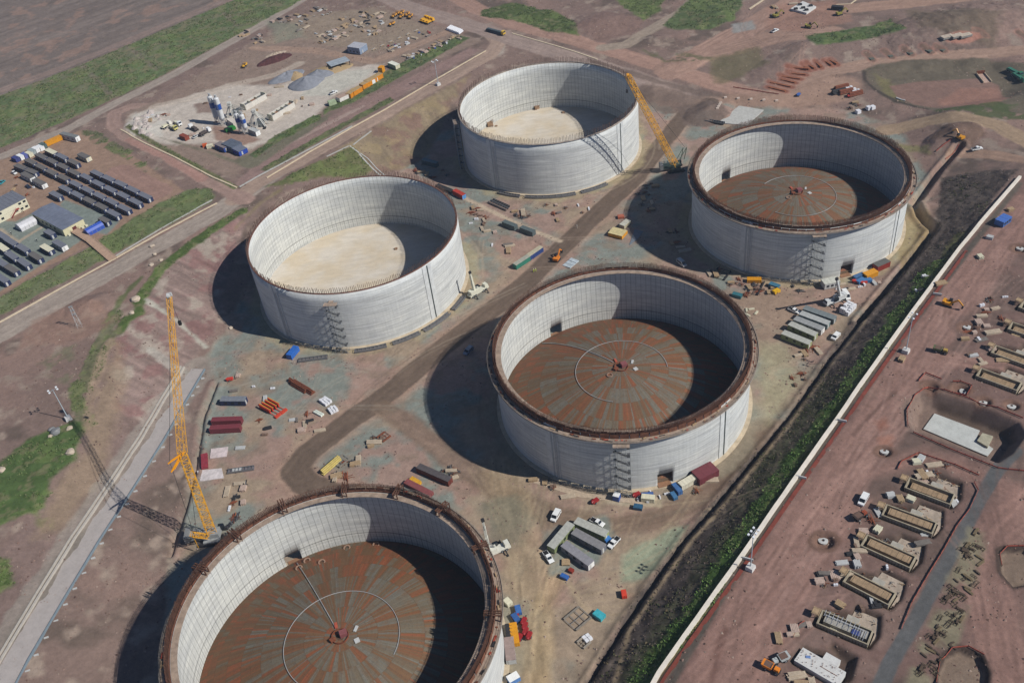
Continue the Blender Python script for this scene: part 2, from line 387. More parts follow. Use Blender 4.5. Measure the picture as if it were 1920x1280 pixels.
# cabin compound
pp([(0, 300), (60, 285), (150, 245), (200, 262), (330, 345), (345, 358), (200, 445), (100, 495), (0, 555), (-80, 600), (-80, 330)], (150, 118, 100), 2, 2, zn='yard')
pp([(120, 375), (180, 395), (225, 415), (200, 440), (150, 425), (112, 385)], GG, 1.5, 1)
pp([(-60, 410), (30, 415), (60, 400), (120, 430), (160, 445), (100, 485), (0, 545), (-60, 575)], (124, 130, 124), 1.5, 1.5)
pl([(0, 462), (35, 453), (80, 425)], 2.2, (170, 150, 130), warp=.3, st=0); pl([(0, 430), (35, 455)], 2.2, (170, 150, 130), warp=.3, st=0)
pl([(225, 320), (300, 360)], 14, (150, 112, 104), a=.7, warp=3)
# grass banks on the left
gdir = un(125, 225, 12)-un(125, 130, 12)
pp([(-60, 205), (0, 180), (130, 131), (237, 86), (375, 28), (455, -6), (560, -60), (640, -60), (567, 0), (480, 46), (325, 131), (212, 186), (125, 226), (0, 278), (-60, 300)], (92, 106, 66), 2, 2, zn='grass', st=(gdir[0], gdir[1], .25, 4), var=.25)
pp([(-60, 205), (0, 180), (130, 131), (237, 86), (375, 28), (455, -6), (560, -60), (640, -60), (567, 0), (480, 46), (325, 131), (212, 186), (125, 226), (0, 278), (-60, 300)], (116, 108, 88), 2, 2, a=.6, patch=(13, .6))
_gf = (ZN == zone('grass')); _gm = _gf*np.clip((fbm(GX, GY, 4.5, 4, 3)-.56)*9, 0, .6); mixall(A_, _gm, (124, 112, 84))
for q in (((150, 118), (205, 175)), ((240, 88), (295, 132)), ((410, 15), (445, 48))): pl(q, 4, (120, 104, 92), warp=2, a=.65)
pp([(-60, 590), (0, 556), (100, 500), (178, 458), (200, 485), (120, 528), (0, 592), (-60, 622)], (104, 110, 74), 2, 3, zn='grass', var=.25)
pp([(185, 452), (290, 385), (352, 356), (392, 354), (404, 368), (390, 382), (212, 478)], (100, 110, 68), 2, 2.5, zn='grass', var=.25)
pp([(150, 240), (200, 255), (270, 300), (300, 318), (270, 322), (220, 290), (165, 262)], (92, 92, 66), 2, 4, zn='grass', a=.9, patch=(6, .48))
pp([(300, 258), (400, 290), (470, 318), (500, 300), (612, 225), (620, 212), (560, 240), (480, 285), (440, 300), (340, 268)], (112, 104, 86), 2, 2)
pp([(478, 296), (520, 268), (600, 224), (606, 212), (585, 218), (510, 258), (470, 290)], (76, 92, 54), 1.5, 2, zn='grass', var=.3)
pp([(605, 218), (620, 208), (655, 196), (740, 152), (800, 118), (880, 72), (862, 66), (790, 98), (735, 128), (690, 152), (640, 185), (605, 205)], (82, 95, 58), 1.5, 2, zn='grass', var=.3)
pp([(500, 322), (560, 288), (640, 242), (740, 188), (730, 183), (640, 232), (550, 280), (490, 318)], (86, 92, 58), 1, 1.5, zn='grass', a=.9)
pl([(240, 240), (300, 275), (400, 330), (440, 352)], 3.0, (98, 98, 62), zn='grass', warp=1)
# bank down to the tanks
bank = [(480, 385), (560, 332), (610, 298), (697, 243), (817, 174), (905, 122), (870, 150), (845, 200), (790, 300), (720, 325), (640, 330), (520, 360), (455, 430), (415, 560), (395, 640), (372, 660), (280, 800), (150, 980), (0, 1200), (-60, 1100), (60, 960), (150, 850), (168, 800), (178, 700), (218, 640), (252, 580), (302, 500), (352, 462)]
pp(bank, (124, 100, 94), 2, 2, var=.18)
bl = [(215, 640), (252, 580), (302, 500), (352, 462), (460, 400), (415, 560), (395, 640), (372, 660), (280, 800), (215, 760)]
pp(bl, (138, 113, 107), 3, 3, a=.9, st=(1.2, -.75, .5, 2.2)); pp(bl, (132, 84, 84), 3, 3, a=.5, patch=(9, .58), st=(1.2, -.75, .2, 2)); pp(bl, (166, 152, 140), 3, 3, a=.6, patch=(8, .63))
pl([(270, 562), (330, 600), (385, 650)], 2.5, (178, 172, 160), warp=2.5, a=.8); pl([(285, 660), (330, 690), (360, 705)], 4, (170, 164, 156), warp=3, a=.5)
b2 = [(560, 335), (610, 298), (697, 243), (817, 174), (880, 140), (845, 200), (790, 300), (720, 325), (640, 330)]
pp(b2, (132, 113, 90), 3, 3, a=.9, st=(.5, -1, .3, 3)); pp(b2, (122, 90, 82), 3, 3, a=.7, patch=(11, .55)); pp(b2, (150, 128, 92), 3, 3, a=.5, patch=(8, .6))
pp([(500, 350), (560, 318), (605, 300), (660, 276), (700, 318), (680, 332), (600, 332), (530, 350)], (92, 96, 52), 2, 3, zn='grass', a=.9)
pp([(480, 385), (560, 332), (540, 345), (470, 400), (440, 430)], (128, 112, 78), 2, 2, a=.8)
# grass along the bank crest and lower left
pl([(455, 395), (400, 428), (350, 465), (320, 488), (300, 505), (275, 540), (258, 565)], 5, (72, 88, 40), warp=2, zn='grass', st=0, var=.3)
pl([(258, 560), (262, 585), (235, 600), (225, 620)], 5, (72, 88, 40), warp=2, zn='grass', st=0, var=.3); pl([(265, 520), (240, 545), (220, 575), (200, 600)], 3, (84, 96, 50), warp=2, a=.8, st=0)
pl([(215, 590), (195, 640), (175, 680), (150, 730), (145, 760), (160, 790)], 8, (90, 96, 60), warp=6, zn='grass', st=0, var=.35, a=.75)
pl([(205, 640), (182, 700), (165, 760), (160, 800)], 4, (150, 124, 104), warp=2, a=.7); pp([(75, 680), (140, 640), (150, 700), (120, 720)], (112, 108, 82), 3, 4, a=.7, patch=(5, .5))
pp([(-80, 930), (0, 868), (50, 826), (100, 805), (140, 786), (158, 790), (160, 815), (142, 862), (100, 892), (82, 955), (40, 970), (-80, 1020)], (76, 96, 48), 2, 3, zn='grass', var=.3)
pp([(-20, 1040), (15, 1050), (25, 1090), (0, 1110), (-20, 1110)], (72, 90, 40), 2, 3, zn='grass'); pp([(65, 955), (100, 960), (95, 1010), (60, 1000)], (104, 104, 66), 2, 3, a=.7, patch=(5, .5))
pp([(160, 800), (220, 640), (240, 700), (190, 900), (120, 990), (60, 1010), (110, 900), (150, 860)], (146, 122, 96), 4, 4, a=.55)
pp([(60, 600), (160, 560), (230, 600), (150, 640), (40, 650)], (150, 112, 96), 3, 4, a=.5)
# gravel shoulder beside the ramp
pl([(375, 690), (300, 790), (235, 890), (150, 1010), (60, 1150), (-20, 1280)], 14, (150, 142, 134), warp=2.5, a=.45, st=0)
# haul road in the bowl
H1 = [(1330, 195), (1285, 215), (1245, 265), (1190, 335), (1120, 400), (1050, 468), (985, 530), (930, 575), (870, 620), (800, 675), (730, 735), (640, 800), (575, 850), (552, 882), (572, 905), (620, 925), (660, 930)]
pl(H1, 15, (164, 130, 112), soft=4, warp=2, a=.7)
pl(H1, 10.5, HAUL, soft=1, warp=1.0, zn='haul_road', st=.22)
pl([(720, 765), (770, 800), (820, 838), (880, 885), (950, 930), (1040, 968), (1140, 985), (1230, 975), (1300, 940), (1380, 870), (1430, 800)], 9, (124, 100, 84), soft=2.5, warp=1.8, zn='haul_road', st=.25, a=.9)
pp([(720, 780), (760, 765), (850, 850), (900, 870), (880, 900), (840, 880)], (140, 112, 98), 3, 2, a=.7, st=(1, -1, .3, 1.5))
pl([(945, 880), (960, 960), (985, 1040), (990, 1130), (985, 1280)], 14, (160, 134, 104), soft=5, warp=3, a=.6, st=.35)
for k in range(7): pl([(990+k*9, 1030), (1075+k*5, 1100+k*10), (1190+k*6, 1060+k*16)], 1.2, (176, 150, 122), a=.5, st=0)
pl([(1040, 1080), (1010, 1160), (1005, 1300)], 8, (172, 142, 104), soft=3, warp=2, a=.6, st=.5)
pp([(1165, 1090), (1170, 1040), (1260, 990), (1290, 985), (1270, 1020), (1215, 1082)], (146, 152, 128), 2, 2, a=.95)
pp([(900, 940), (960, 930), (1000, 980), (950, 1040), (900, 1010)], (112, 112, 96), 4, 4, a=.6)
pp([(1020, 1000), (1140, 960), (1160, 1010), (1110, 1070), (1030, 1080)], (126, 132, 126), 2, 3, a=.8)
pp([(1240, 560), (1480, 540), (1540, 640), (1440, 700), (1380, 620)], (150, 124, 104), 4, 4, a=.7)
pp([(1420, 640), (1480, 650), (1500, 720), (1440, 800), (1425, 740)], (158, 148, 118), 4, 3, a=.7)
pp([(1180, 165), (1240, 160), (1320, 185), (1340, 200), (1250, 215), (1200, 190)], (118, 96, 86), 2, 3, a=.8)
pp([(1270, 200), (1340, 190), (1370, 215), (1330, 240), (1280, 235)], (112, 92, 84), 2, 2, a=.9)
# footpaths/aprons
pp([(1100, 905), (1130, 900), (1240, 935), (1240, 950), (1140, 945)], (176, 156, 132), 1, 1)
# right: dark embankment with vegetation at its head
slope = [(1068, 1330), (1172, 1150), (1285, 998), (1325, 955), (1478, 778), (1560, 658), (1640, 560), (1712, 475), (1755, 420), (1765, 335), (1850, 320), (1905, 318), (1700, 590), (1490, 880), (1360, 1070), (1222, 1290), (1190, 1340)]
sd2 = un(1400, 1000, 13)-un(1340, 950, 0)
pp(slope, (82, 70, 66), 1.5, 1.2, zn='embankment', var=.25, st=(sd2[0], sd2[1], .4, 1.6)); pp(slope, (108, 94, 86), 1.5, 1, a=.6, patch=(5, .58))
GR = [(1172, 1330), (1216, 1262), (1350, 1072), (1482, 884), (1583, 740), (1692, 588), (1760, 492)]
pl(GR, 8.5, (72, 98, 38), soft=2.5, warp=5, zn='grass', st=0, var=.4); pl([(1218, 1330), (1362, 1075), (1497, 876), (1706, 572), (1800, 440)], 4, (104, 104, 56), soft=1.5, warp=1.5, a=.7, st=0)
pl([(1150, 1330), (1222, 1200), (1305, 1080), (1420, 900), (1560, 715)], 6, (66, 78, 36), soft=3, warp=5, a=.45, st=0, var=.4)
pl([(1140, 1330), (1180, 1180), (1300, 1010), (1345, 962), (1480, 795), (1560, 680), (1640, 578), (1700, 500)], 1.4, (150, 126, 100), warp=.4, st=0)
# right plateau
RP = [(1232, 1330), (1372, 1076), (1502, 885), (1712, 592), (1912, 332), (2100, 300), (2100, 1400), (1232, 1400)]
pp(RP, (120, 91, 84), 2, 2, zn='ground', var=.12)
pp(RP, (102, 82, 75), 2, 2, a=.7, patch=(15, .53)); pp(RP, (134, 107, 98), 2, 2, a=.5, patch=(8, .6))
for P_, w2 in (([(1260, 1330), (1400, 1150), (1530, 960), (1640, 800), (1720, 660), (1810, 540), (1930, 380)], 17), ([(1500, 985), (1640, 800), (1700, 730), (1760, 670), (1900, 690), (1990, 720)], 9), ([(1620, 890), (1740, 850), (1860, 905), (1930, 930)], 6),
               ([(1930, 940), (1870, 1000), (1850, 1100), (1880, 1240), (1900, 1330)], 14), ([(1380, 1330), (1480, 1120), (1600, 940)], 10)):
    pl(P_, w2, (144, 106, 96), soft=4, warp=2, a=.85, st=.35, fs=1.1)
pl([(1330, 1290), (1360, 1180), (1340, 1230)], 2, (110, 76, 68), a=.8); pl([(1600, 815), (1650, 760), (1680, 735)], 1.5, (100, 72, 64), a=.8, warp=1)
pp([(1640, 790), (1660, 780), (1668, 800), (1650, 812)], (150, 90, 70), 2, 2, a=.7); pp([(1640, 820), (1672, 815), (1670, 835), (1645, 835)], (156, 92, 66), 2, 2, a=.8)
pl([(1228, 1330), (1372, 1085), (1502, 897), (1712, 604), (1912, 344)], 2.6, (98, 86, 78), soft=1, warp=.5, st=0)
pl([(1905, 845), (1870, 880), (1835, 940), (1800, 1010), (1760, 1080), (1715, 1165), (1670, 1240), (1640, 1310)], 4.2, (92, 90, 92), soft=.5, warp=.5, zn='asphalt_path', st=.05)
pp([(1815, 985), (1845, 1000), (1835, 1080), (1800, 1200), (1740, 1290), (1690, 1300), (1720, 1220), (1775, 1100)], (132, 122, 98), 2, 2, a=.85, patch=(9, .42))
pp([(1690, 550), (1730, 560), (1760, 600), (1770, 640), (1730, 680), (1690, 640)], (0, 0, 0), 1, 1, a=0)
pp([(1785, 600), (1830, 580), (1860, 600), (1840, 640), (1795, 645)], (108, 84, 78), 3, 2, a=.8)
# top right country
pp([(905, 20), (960, 5), (1040, 22), (1075, 42), (1088, 72), (1035, 62), (960, 38), (900, 30)], (76, 88, 46), 2, 3, zn='grass', var=.3)
pp([(1140, -20), (1245, -20), (1240, 20), (1205, 42), (1170, 15)], (88, 98, 54), 2, 3, zn='grass', var=.3)
pp([(1300, -10), (1400, -10), (1385, 22), (1375, 40), (1330, 56), (1270, 56), (1240, 48), (1260, 30)], (84, 96, 58), 2, 3, zn='grass', var=.3)
pp([(1505, 66), (1560, 60), (1620, 52), (1670, 36), (1695, 60), (1600, 78), (1530, 88)], (76, 92, 52), 2, 3, zn='grass', var=.3)
pp([(1190, 85), (1230, 100), (1300, 100), (1340, 110), (1310, 122), (1240, 118)], (92, 92, 58), 3, 4, a=.7, patch=(5, .45)); pp([(1320, 110), (1420, 88), (1440, 120), (1350, 160)], (104, 96, 66), 4, 5, a=.7)
pp([(1080, 55), (1130, 20), (1210, 40), (1190, 62), (1120, 82)], (126, 98, 90), 3, 3); pp([(1700, 20), (1880, 30), (1860, 90), (1720, 60)], (104, 88, 72), 5, 6, a=.7)
pp([(1440, 10), (1560, 0), (1600, 40), (1500, 60), (1440, 55)], (156, 112, 96), 4, 4, a=.7); pp([(1370, 45), (1410, 40), (1415, 55), (1375, 62)], (140, 140, 140), 2, 2, a=.8)
pp([(1100, 108), (1240, 150), (1370, 178), (1345, 186), (1240, 160), (1110, 122)], (112, 92, 84), 2, 2, a=.8)
# settling pond
pb = [(1618, 132), (1650, 120), (1700, 113), (1850, 108), (1920, 120), (1960, 180), (1920, 215), (1750, 208), (1680, 192), (1635, 165)]
pp(pb, (104, 92, 78), 2, 2, var=.2); pp([(1640, 140), (1665, 150), (1690, 190), (1660, 180)], (122, 112, 70), 3, 3, a=.7)
pw = [(1668, 162), (1720, 154), (1838, 147), (1872, 160), (1890, 184), (1862, 200), (1800, 201), (1715, 197), (1682, 182)]
pp(pw, (132, 100, 90), 1, .6, zn='settling_pond', var=.05); pp([(1760, 190), (1800, 165), (1870, 165), (1888, 184), (1860, 199), (1765, 199)], (150, 106, 92), 3, 2, a=.8)
pl([(1620, 135), (1622, 150), (1640, 168), (1680, 190), (1740, 205)], 2, (70, 60, 56), a=.9, st=0)
pp([(1740, 208), (1900, 190), (1990, 200), (1960, 225), (1800, 220)], (72, 84, 46), 2, 3, a=.85, patch=(6, .45))
pl([(1660, 245), (1740, 225), (1800, 218), (1870, 235), (1920, 262), (1990, 290)], 10, (156, 128, 104), warp=2, st=.2, zn='road')
pl([(1790, 288), (1860, 290), (1920, 300), (2000, 320)], 9, (156, 122, 104), warp=2, st=.2, zn='road')
pp([(1740, 270), (1770, 235), (1830, 232), (1850, 250), (1820, 275)], (116, 90, 78), 2, 2)
pp([(1680, 270), (1740, 275), (1745, 290), (1700, 285)], (128, 122, 70), 2, 3, a=.7)
pp([(1690, 420), (1715, 380), (1745, 405), (1750, 430), (1690, 500), (1680, 470)], (146, 120, 82), 2, 2, a=.9)
pl([(850, 362), (900, 385), (950, 410), (1000, 433), (1050, 452)], 2.6, (186, 162, 140), warp=.3, st=0)
# aprons of worn earth round each tank
for i, (cx, cy) in enumerate(TK):
    d = np.hypot(GX-cx, GY-cy); f = np.clip((54-d+8*WX)/3, 0, 1)*.55
    CO[:] = CO*(1-f[..., None])+np.array(lin((168, 150, 112) if i < 3 else (150, 138, 118)))*f[..., None]
_gm = (ZN == zone('grass'))*np.clip((fbm(GX, GY, 3.2, 4, 1)-.57)*8, 0, .55); mixall(A_, _gm, (122, 112, 82)); _gm = (ZN == zone('grass'))*np.clip((fbm(GX, GY, 9, 4, 6)-.55)*8, 0, .4); mixall(A_, _gm, (108, 122, 62))
# wheel tracks worn into the open ground
_rt_ = random.Random(21); RO_ = 47
def ruts(area, n, hd, sp, cols, ln=(25, 80), wd=.55, a=.4):
    W = G2(area); xs = [p[0] for p in W]; ys = [p[1] for p in W]; k = 0
    while k < n:
        x, y = _rt_.uniform(min(xs), max(xs)), _rt_.uniform(min(ys), max(ys))
        if not inpoly(np.array([x]), np.array([y]), W)[0]: continue
        k += 1; h = hd+_rt_.gauss(0, sp); L = _rt_.uniform(*ln); cv = _rt_.gauss(0, .008); P = [(x, y)]
        for q in range(int(L/5)): h += cv*5; x += 5*math.cos(h); y += 5*math.sin(h); P.append((x, y))
        c = _rt_.choice(cols)
        for o_ in (-1, 1): pl([(p[0]-o_*math.sin(h), p[1]+o_*math.cos(h)) for p in P], wd, c, soft=.9, warp=.25, a=a*_rt_.uniform(.5, 1.2), st=0, var=.1, raw=True)
hr = math.atan2(*(un(1720, 660, 13)-un(1400, 1150, 13))[::-1])
ruts([(1260, 1300), (1400, 1100), (1560, 900), (1700, 690), (1840, 520), (1900, 560), (1760, 720), (1620, 900), (1480, 1200), (1420, 1300)], 46, hr, .12, [(176, 134, 122), (104, 78, 72), (166, 128, 118)])
ruts([(1860, 960), (1920, 960), (1920, 1280), (1860, 1280)], 10, hr+.4, .25, [(170, 130, 118), (104, 78, 72)])
ruts([(620, 720), (800, 600), (900, 600), (760, 760), (600, 860)], 14, .75, .2, [(170, 150, 132), (112, 92, 80)])
ruts([(960, 900), (1100, 980), (1290, 930), (1180, 1100), (1080, 1280), (960, 1280)], 26, 1.3, .6, [(178, 154, 124), (120, 104, 88)], wd=.6)
ruts([(900, 400), (1050, 440), (980, 500), (900, 540), (880, 440)], 12, .6, .4, [(178, 150, 130), (116, 100, 90)])
ruts([(420, 680), (620, 680), (560, 800), (420, 860)], 12, .9, .6, [(164, 150, 136), (128, 100, 90)])
ruts([(1240, 560), (1420, 600), (1480, 700), (1440, 780), (1430, 640)], 10, -1.2, .5, [(178, 150, 128), (120, 102, 88)])
ruts([(470, 80), (700, 20), (840, 60), (640, 110), (480, 140)], 18, .8, .5, [(164, 138, 122), (112, 92, 84)])
ruts([(1340, 170), (1600, 150), (1440, 200), (1300, 60), (1440, 60), (1550, 40)], 16, .8, .5, [(172, 134, 118), (108, 84, 76)])
for i_, (cx, cy) in enumerate(TK):
    for k in range(5):
        r_ = RO_+_rt_.uniform(4, 13); a0 = _rt_.uniform(0, 6.28); n_ = _rt_.randint(8, 26)
        pl([(cx+r_*math.cos(a0+q*.07), cy+r_*math.sin(a0+q*.07)) for q in range(n_)], .8, _rt_.choice([(174, 152, 128), (112, 100, 88)]), soft=1, warp=.4, a=.4, st=0, raw=True)
# ------------------------------------------------------------------ relief
Z += np.where(ZN == zone('road'), .05, .22)*(fbm(GX, GY, 3.2, 3, 2)-.5)
es = ZN == zone('embankment'); Z += np.where(es, 1.3, 0)*(fbm(GX, GY, 2.6, 4, 5)-.5)
gs = ZN == zone('grass'); Z += np.where(gs, .7, 0)*(fbm(GX, GY, 2.4, 3, 6)-.4)
hs = ZN == zone('haul_road'); Z += np.where(hs, .18, 0)*(fbm(GX, GY, 1.8, 2, 3)-.5)
trench([(1085, 1310), (1180, 1158), (1290, 1003), (1335, 955), (1480, 780), (1560, 668), (1640, 570)], 1.4, 1.6, .5)
trench([(1612, 605), (1715, 478), (1752, 430), (1712, 385), (1760, 320), (1800, 275)], 3.0, 3.0, .7)
trench([(318, 1040), (345, 955), (365, 880), (380, 780), (404, 720)], 1.6, 1.4, .3)
trench([(1035, 470), (1000, 452)], 1, .4)
mound(1330, 212, 16, 12, 4, .4); mound(1785, 258, 16, 11, 5, .3, 2); mound(1725, 395, 8, 7, 3, 0, 3); mound(175, 572, 14, 9, 3.2, .2, 4)
mound(1120, 48, 34, 20, 3.5, .3, 4); mound(1800, 48, 50, 26, 6, .2, 5); mound(1480, 112, 30, 12, 3, .5, 1); mound(1230, 75, 12, 8, 2, 0, 2); mound(1345, 30, 24, 14, 2.5, .4, 3); mound(1010, 28, 20, 10, 2, .2, 1); mound(1290, 118, 16, 8, 2, 0, 5)
mound(262, 238, 16, 11, 1.6, .3, 1); mound(295, 240, 12, 9, 1.2, .3, 2)
# pits on the right plateau
BP = [(1707, 752), (1722, 734), (1750, 732), (1830, 756), (1912, 790), (1925, 815), (1900, 850), (1872, 868), (1790, 836), (1712, 806), (1702, 785)]
dig(BP, 5.6, 3.4)
bpw = G2(BP)
# pile-cap foundations on the right plateau: (start px, end px, style)
FND = [((1497, 1227), (1578, 1274), 'slab'), ((1536, 1157), (1632, 1197), 'rebar'), ((1587, 1081), (1673, 1125), 'plain'), ((1619, 1014), (1712, 1056), 'plain'),
       ((1657, 957), (1752, 992), 'plain'), ((1700, 906), (1786, 938), 'deep'), ((1834, 699), (1911, 727), 'deep'), ((1862, 656), (1940, 684), 'deep'), ((1893, 612), (1970, 638), 'deep'), ((1914, 572), (1990, 600), 'deep')]
FW = []
for a, b, s in FND:
    A = np.array(un(*a, 13.2)); B = np.array(un(*b, 13.2)); d = B-A; L = np.hypot(*d); d /= L; n = np.array([-d[1], d[0]])
    FW.append((A, B, d, n, L, s))
for A, B, d, n, L, s in FW:
    P = [A-d*1.2-n*3.6, B+d*1.0-n*3.6, B+d*2.2+n*2, B+d*.5+n*9.5, B-d*7.5+n*9.5, B-d*8+n*6.5, A+d*6.5+n*6.5, A-d*.6+n*3.6]
    dig([tuple(p) for p in P], 2.4, 1.9, raw=True)
    m = [tuple(p) for p in P]; pp(m, (88, 70, 62), 1.2, .8, raw=True, a=.9)
pp([(1690, 760), (1725, 730), (1760, 735), (1912, 790), (1925, 815), (1900, 850), (1872, 868), (1790, 836), (1705, 806)], (128, 104, 94), 2, 1.5, a=.9)
pp([(1760, 755), (1905, 800), (1900, 830), (1860, 822), (1755, 775)], (88, 70, 60), 2, 2, a=.8)
for (x, y, r) in ((1658, 847, 2.6), (1745, 724, 3), (1800, 730, 3.2), (1845, 753, 2.6), (1898, 760, 2.6), (1815, 615, 3), (1545, 1014, 3.4), (1912, 466, 3)):
    x0, y0, z0 = gp(x, y); pp([(x0+math.cos(t)*r*1.5, y0+math.sin(t)*r*1.3) for t in np.arange(0, 6.2, .6)], (120, 88, 76), 1, 1, raw=True)
    dig([(x0+math.cos(t)*r, y0+math.sin(t)*r*.9) for t in np.arange(0, 6.2, .6)], 1.6, 1.2, raw=True)
for P in ([(1872, 1030), (1885, 1025), (1925, 1025), (1960, 1060), (1960, 1090), (1900, 1100), (1874, 1070)], [(1755, 1260), (1770, 1225), (1800, 1212), (1840, 1225), (1855, 1260), (1850, 1300), (1760, 1310)]):
    pp(P, (128, 106, 92), 1, .5); W = G2(P); pl(W+[W[0]], 1.6, (74, 58, 52), soft=.6, warp=.3, raw=True, st=0)
    dig(W, 1.8, 1.0, raw=True)
# open trenches and shallow bays at top right
BAY = [((1443, 154), (1485, 164)), ((1440, 163), (1474, 172)), ((1462, 141), (1502, 149)), ((1464, 149), (1492, 156)), ((1478, 124), (1515, 132)), ((1478, 135), (1512, 141)),
       ((1504, 120), (1518, 132)), ((1513, 117), (1528, 130)), ((1529, 115), (1540, 128)), ((1546, 113), (1560, 124)), ((1556, 112), (1570, 122))]
BAY2 = [((1624, 100), (1637, 113)), ((1658, 95), (1673, 108)), ((1694, 90), (1710, 103)), ((1730, 86), (1747, 98)), ((1757, 87), (1771, 96)), ((1830, 57), (1848, 68)), ((1910, 60), (1925, 70))]
for a, b in BAY+BAY2:
    W = G2([a, b]); pl(W, 3.4, (112, 66, 46) if (a, b) in BAY else (78, 84, 74), soft=.8, warp=.4, raw=True, st=0); pl(W, 5.5, (170, 108, 92), soft=1, warp=1, raw=True, st=0, a=.35)
pp([(1765, 68), (1800, 58), (1836, 62), (1842, 72), (1810, 82), (1775, 80)], (168, 112, 96), 1.5, 1, a=.9)
# raised pads for tanks are flat
for cx, cy in TK:
    d = np.hypot(GX-cx, GY-cy); Z[:] = np.where(d < 49, np.minimum(Z, -.05), Z)
# ------------------------------------------------------------------ ground meshes (one seamless sheet, one object per surface)
T = NT('earth_surface'); ca = T.n('ShaderNodeVertexColor'); ca.layer_name = 'col'; o_ = T.obj()
n1 = T.noise(o_, .9, 5, .7); n2 = T.noise(o_, .12, 4); n3 = T.noise(o_, 4, 2)
k = T.n('ShaderNodeVectorMath', operation='SCALE'); T.l(ca.outputs[0], k.inputs[0])
T.l(T.math('MULTIPLY', T.ramp(n1, .25, .75, .8, 1.18), T.math('MULTIPLY', T.ramp(n2, .3, .7, .93, 1.07), T.ramp(n3, .3, .7, .88, 1.12))), k.inputs['Scale'])
T.l(k.outputs[0], T.b.inputs['Base Color']); T.b.inputs['Roughness'].default_value = .95; T.b.inputs['Specular IOR Level'].default_value = .15
T.bump(n1, .3, .2); EARTH = T.m
_l = (CO@np.array([.3, .55, .15]))[..., None]; CO = (CO*.84+_l*np.array([1.02, 1.0, .94])*.16)*np.array([1.0, 1.03, .97])
CO *= (1+.13*(fbm(GX, GY, 1.6, 2, 7)-.5)*2)[..., None]
D = np.stack([GX, GY, Z-CAMH], -1); dep = D@_fw
PX = 960+FPX*(D@_rt)/dep; PY = 640-FPX*(D@_up)/dep
vis = (PX > -190) & (PX < 2110) & (PY > -110) & (PY < 1480)
keep = np.ones_like(vis)
for cx, cy in TK: keep &= np.hypot(GX-cx, GY-cy) > 46
F = vis[:-1, :-1] & vis[1:, 1:] & vis[:-1, 1:] & vis[1:, :-1] & (keep[:-1, :-1] | keep[1:, 1:])
IDX = np.arange(NX*NY).reshape(NY, NX)
fz = ZN[:-1, :-1][F]
quads = np.stack([IDX[:-1, :-1][F], IDX[:-1, 1:][F], IDX[1:, 1:][F], IDX[1:, :-1][F]], -1)
VV = np.stack([GX, GY, Z], -1).reshape(-1, 3); CC = np.concatenate([CO.reshape(-1, 3), np.ones((NX*NY, 1))], -1)
def grid_obj(name, V, C, Q, m):
    us, inv = np.unique(Q.ravel(), return_inverse=True)
    me = bpy.data.meshes.new(name); me.vertices.add(len(us)); me.vertices.foreach_set('co', V[us].astype(np.float32).ravel())
    n = len(Q); me.loops.add(n*4); me.loops.foreach_set('vertex_index', inv.astype(np.int32).ravel())
    me.polygons.add(n); me.polygons.foreach_set('loop_start', np.arange(0, n*4, 4, dtype=np.int32)); me.polygons.foreach_set('loop_total', np.full(n, 4, np.int32))
    me.polygons.foreach_set('use_smooth', np.ones(n, bool))
    at = me.color_attributes.new('col', 'FLOAT_COLOR', 'POINT'); at.data.foreach_set('color', C[us].astype(np.float32).ravel())
    me.materials.append(m); me.update(calc_edges=True)
    o = bpy.data.objects.new(name, me); COL.objects.link(o); return o
ZLAB = {'ground': 'pinkish brown worked earth of the construction site'}
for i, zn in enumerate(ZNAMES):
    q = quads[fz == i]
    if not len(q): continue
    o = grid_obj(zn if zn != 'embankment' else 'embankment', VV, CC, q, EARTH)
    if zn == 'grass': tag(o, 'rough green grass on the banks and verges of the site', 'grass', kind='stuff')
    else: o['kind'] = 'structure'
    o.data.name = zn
# country beyond the surveyed sheet, out to the horizon
fs = 40.; fx = np.arange(-6000, 6001, fs); fy = np.arange(-5200, 7201, fs)
fx = np.unique(np.concatenate([fx, np.arange(-480, 441, 10.)])); fy = np.unique(np.concatenate([fy, np.arange(40, 961, 10.)]))
FX, FY = np.meshgrid(fx, fy)
FZ = samp(val, FX, FY, X0-40, Y0-20, cg)-.8
D2 = np.stack([FX, FY, FZ-CAMH], -1); dp = np.maximum(D2@_fw, 1); px_ = 960+FPX*(D2@_rt)/dp; py_ = 640-FPX*(D2@_up)/dp
ins = (px_ > -150) & (px_ < 2070) & (py_ > -70) & (py_ < 1440) & ((D2@_fw) > 1)
F2 = ~(ins[:-1, :-1] & ins[1:, 1:] & ins[:-1, 1:] & ins[1:, :-1])
I2 = np.arange(FX.size).reshape(FX.shape)
C2 = np.ones(FX.shape+(4,)); f = np.clip((fbm(FX, FY, 160, 3, 2)-.45)*8, 0, 1)[..., None]
C2[..., :3] = np.array(lin((140, 112, 102)))*(1-f)+np.array(lin((78, 92, 50)))*f
o = grid_obj('ground', np.stack([FX, FY, FZ], -1).reshape(-1, 3), C2.reshape(-1, 4), np.stack([I2[:-1, :-1][F2], I2[:-1, 1:][F2], I2[1:, 1:][F2], I2[1:, :-1][F2]], -1), EARTH)
o['kind'] = 'structure'
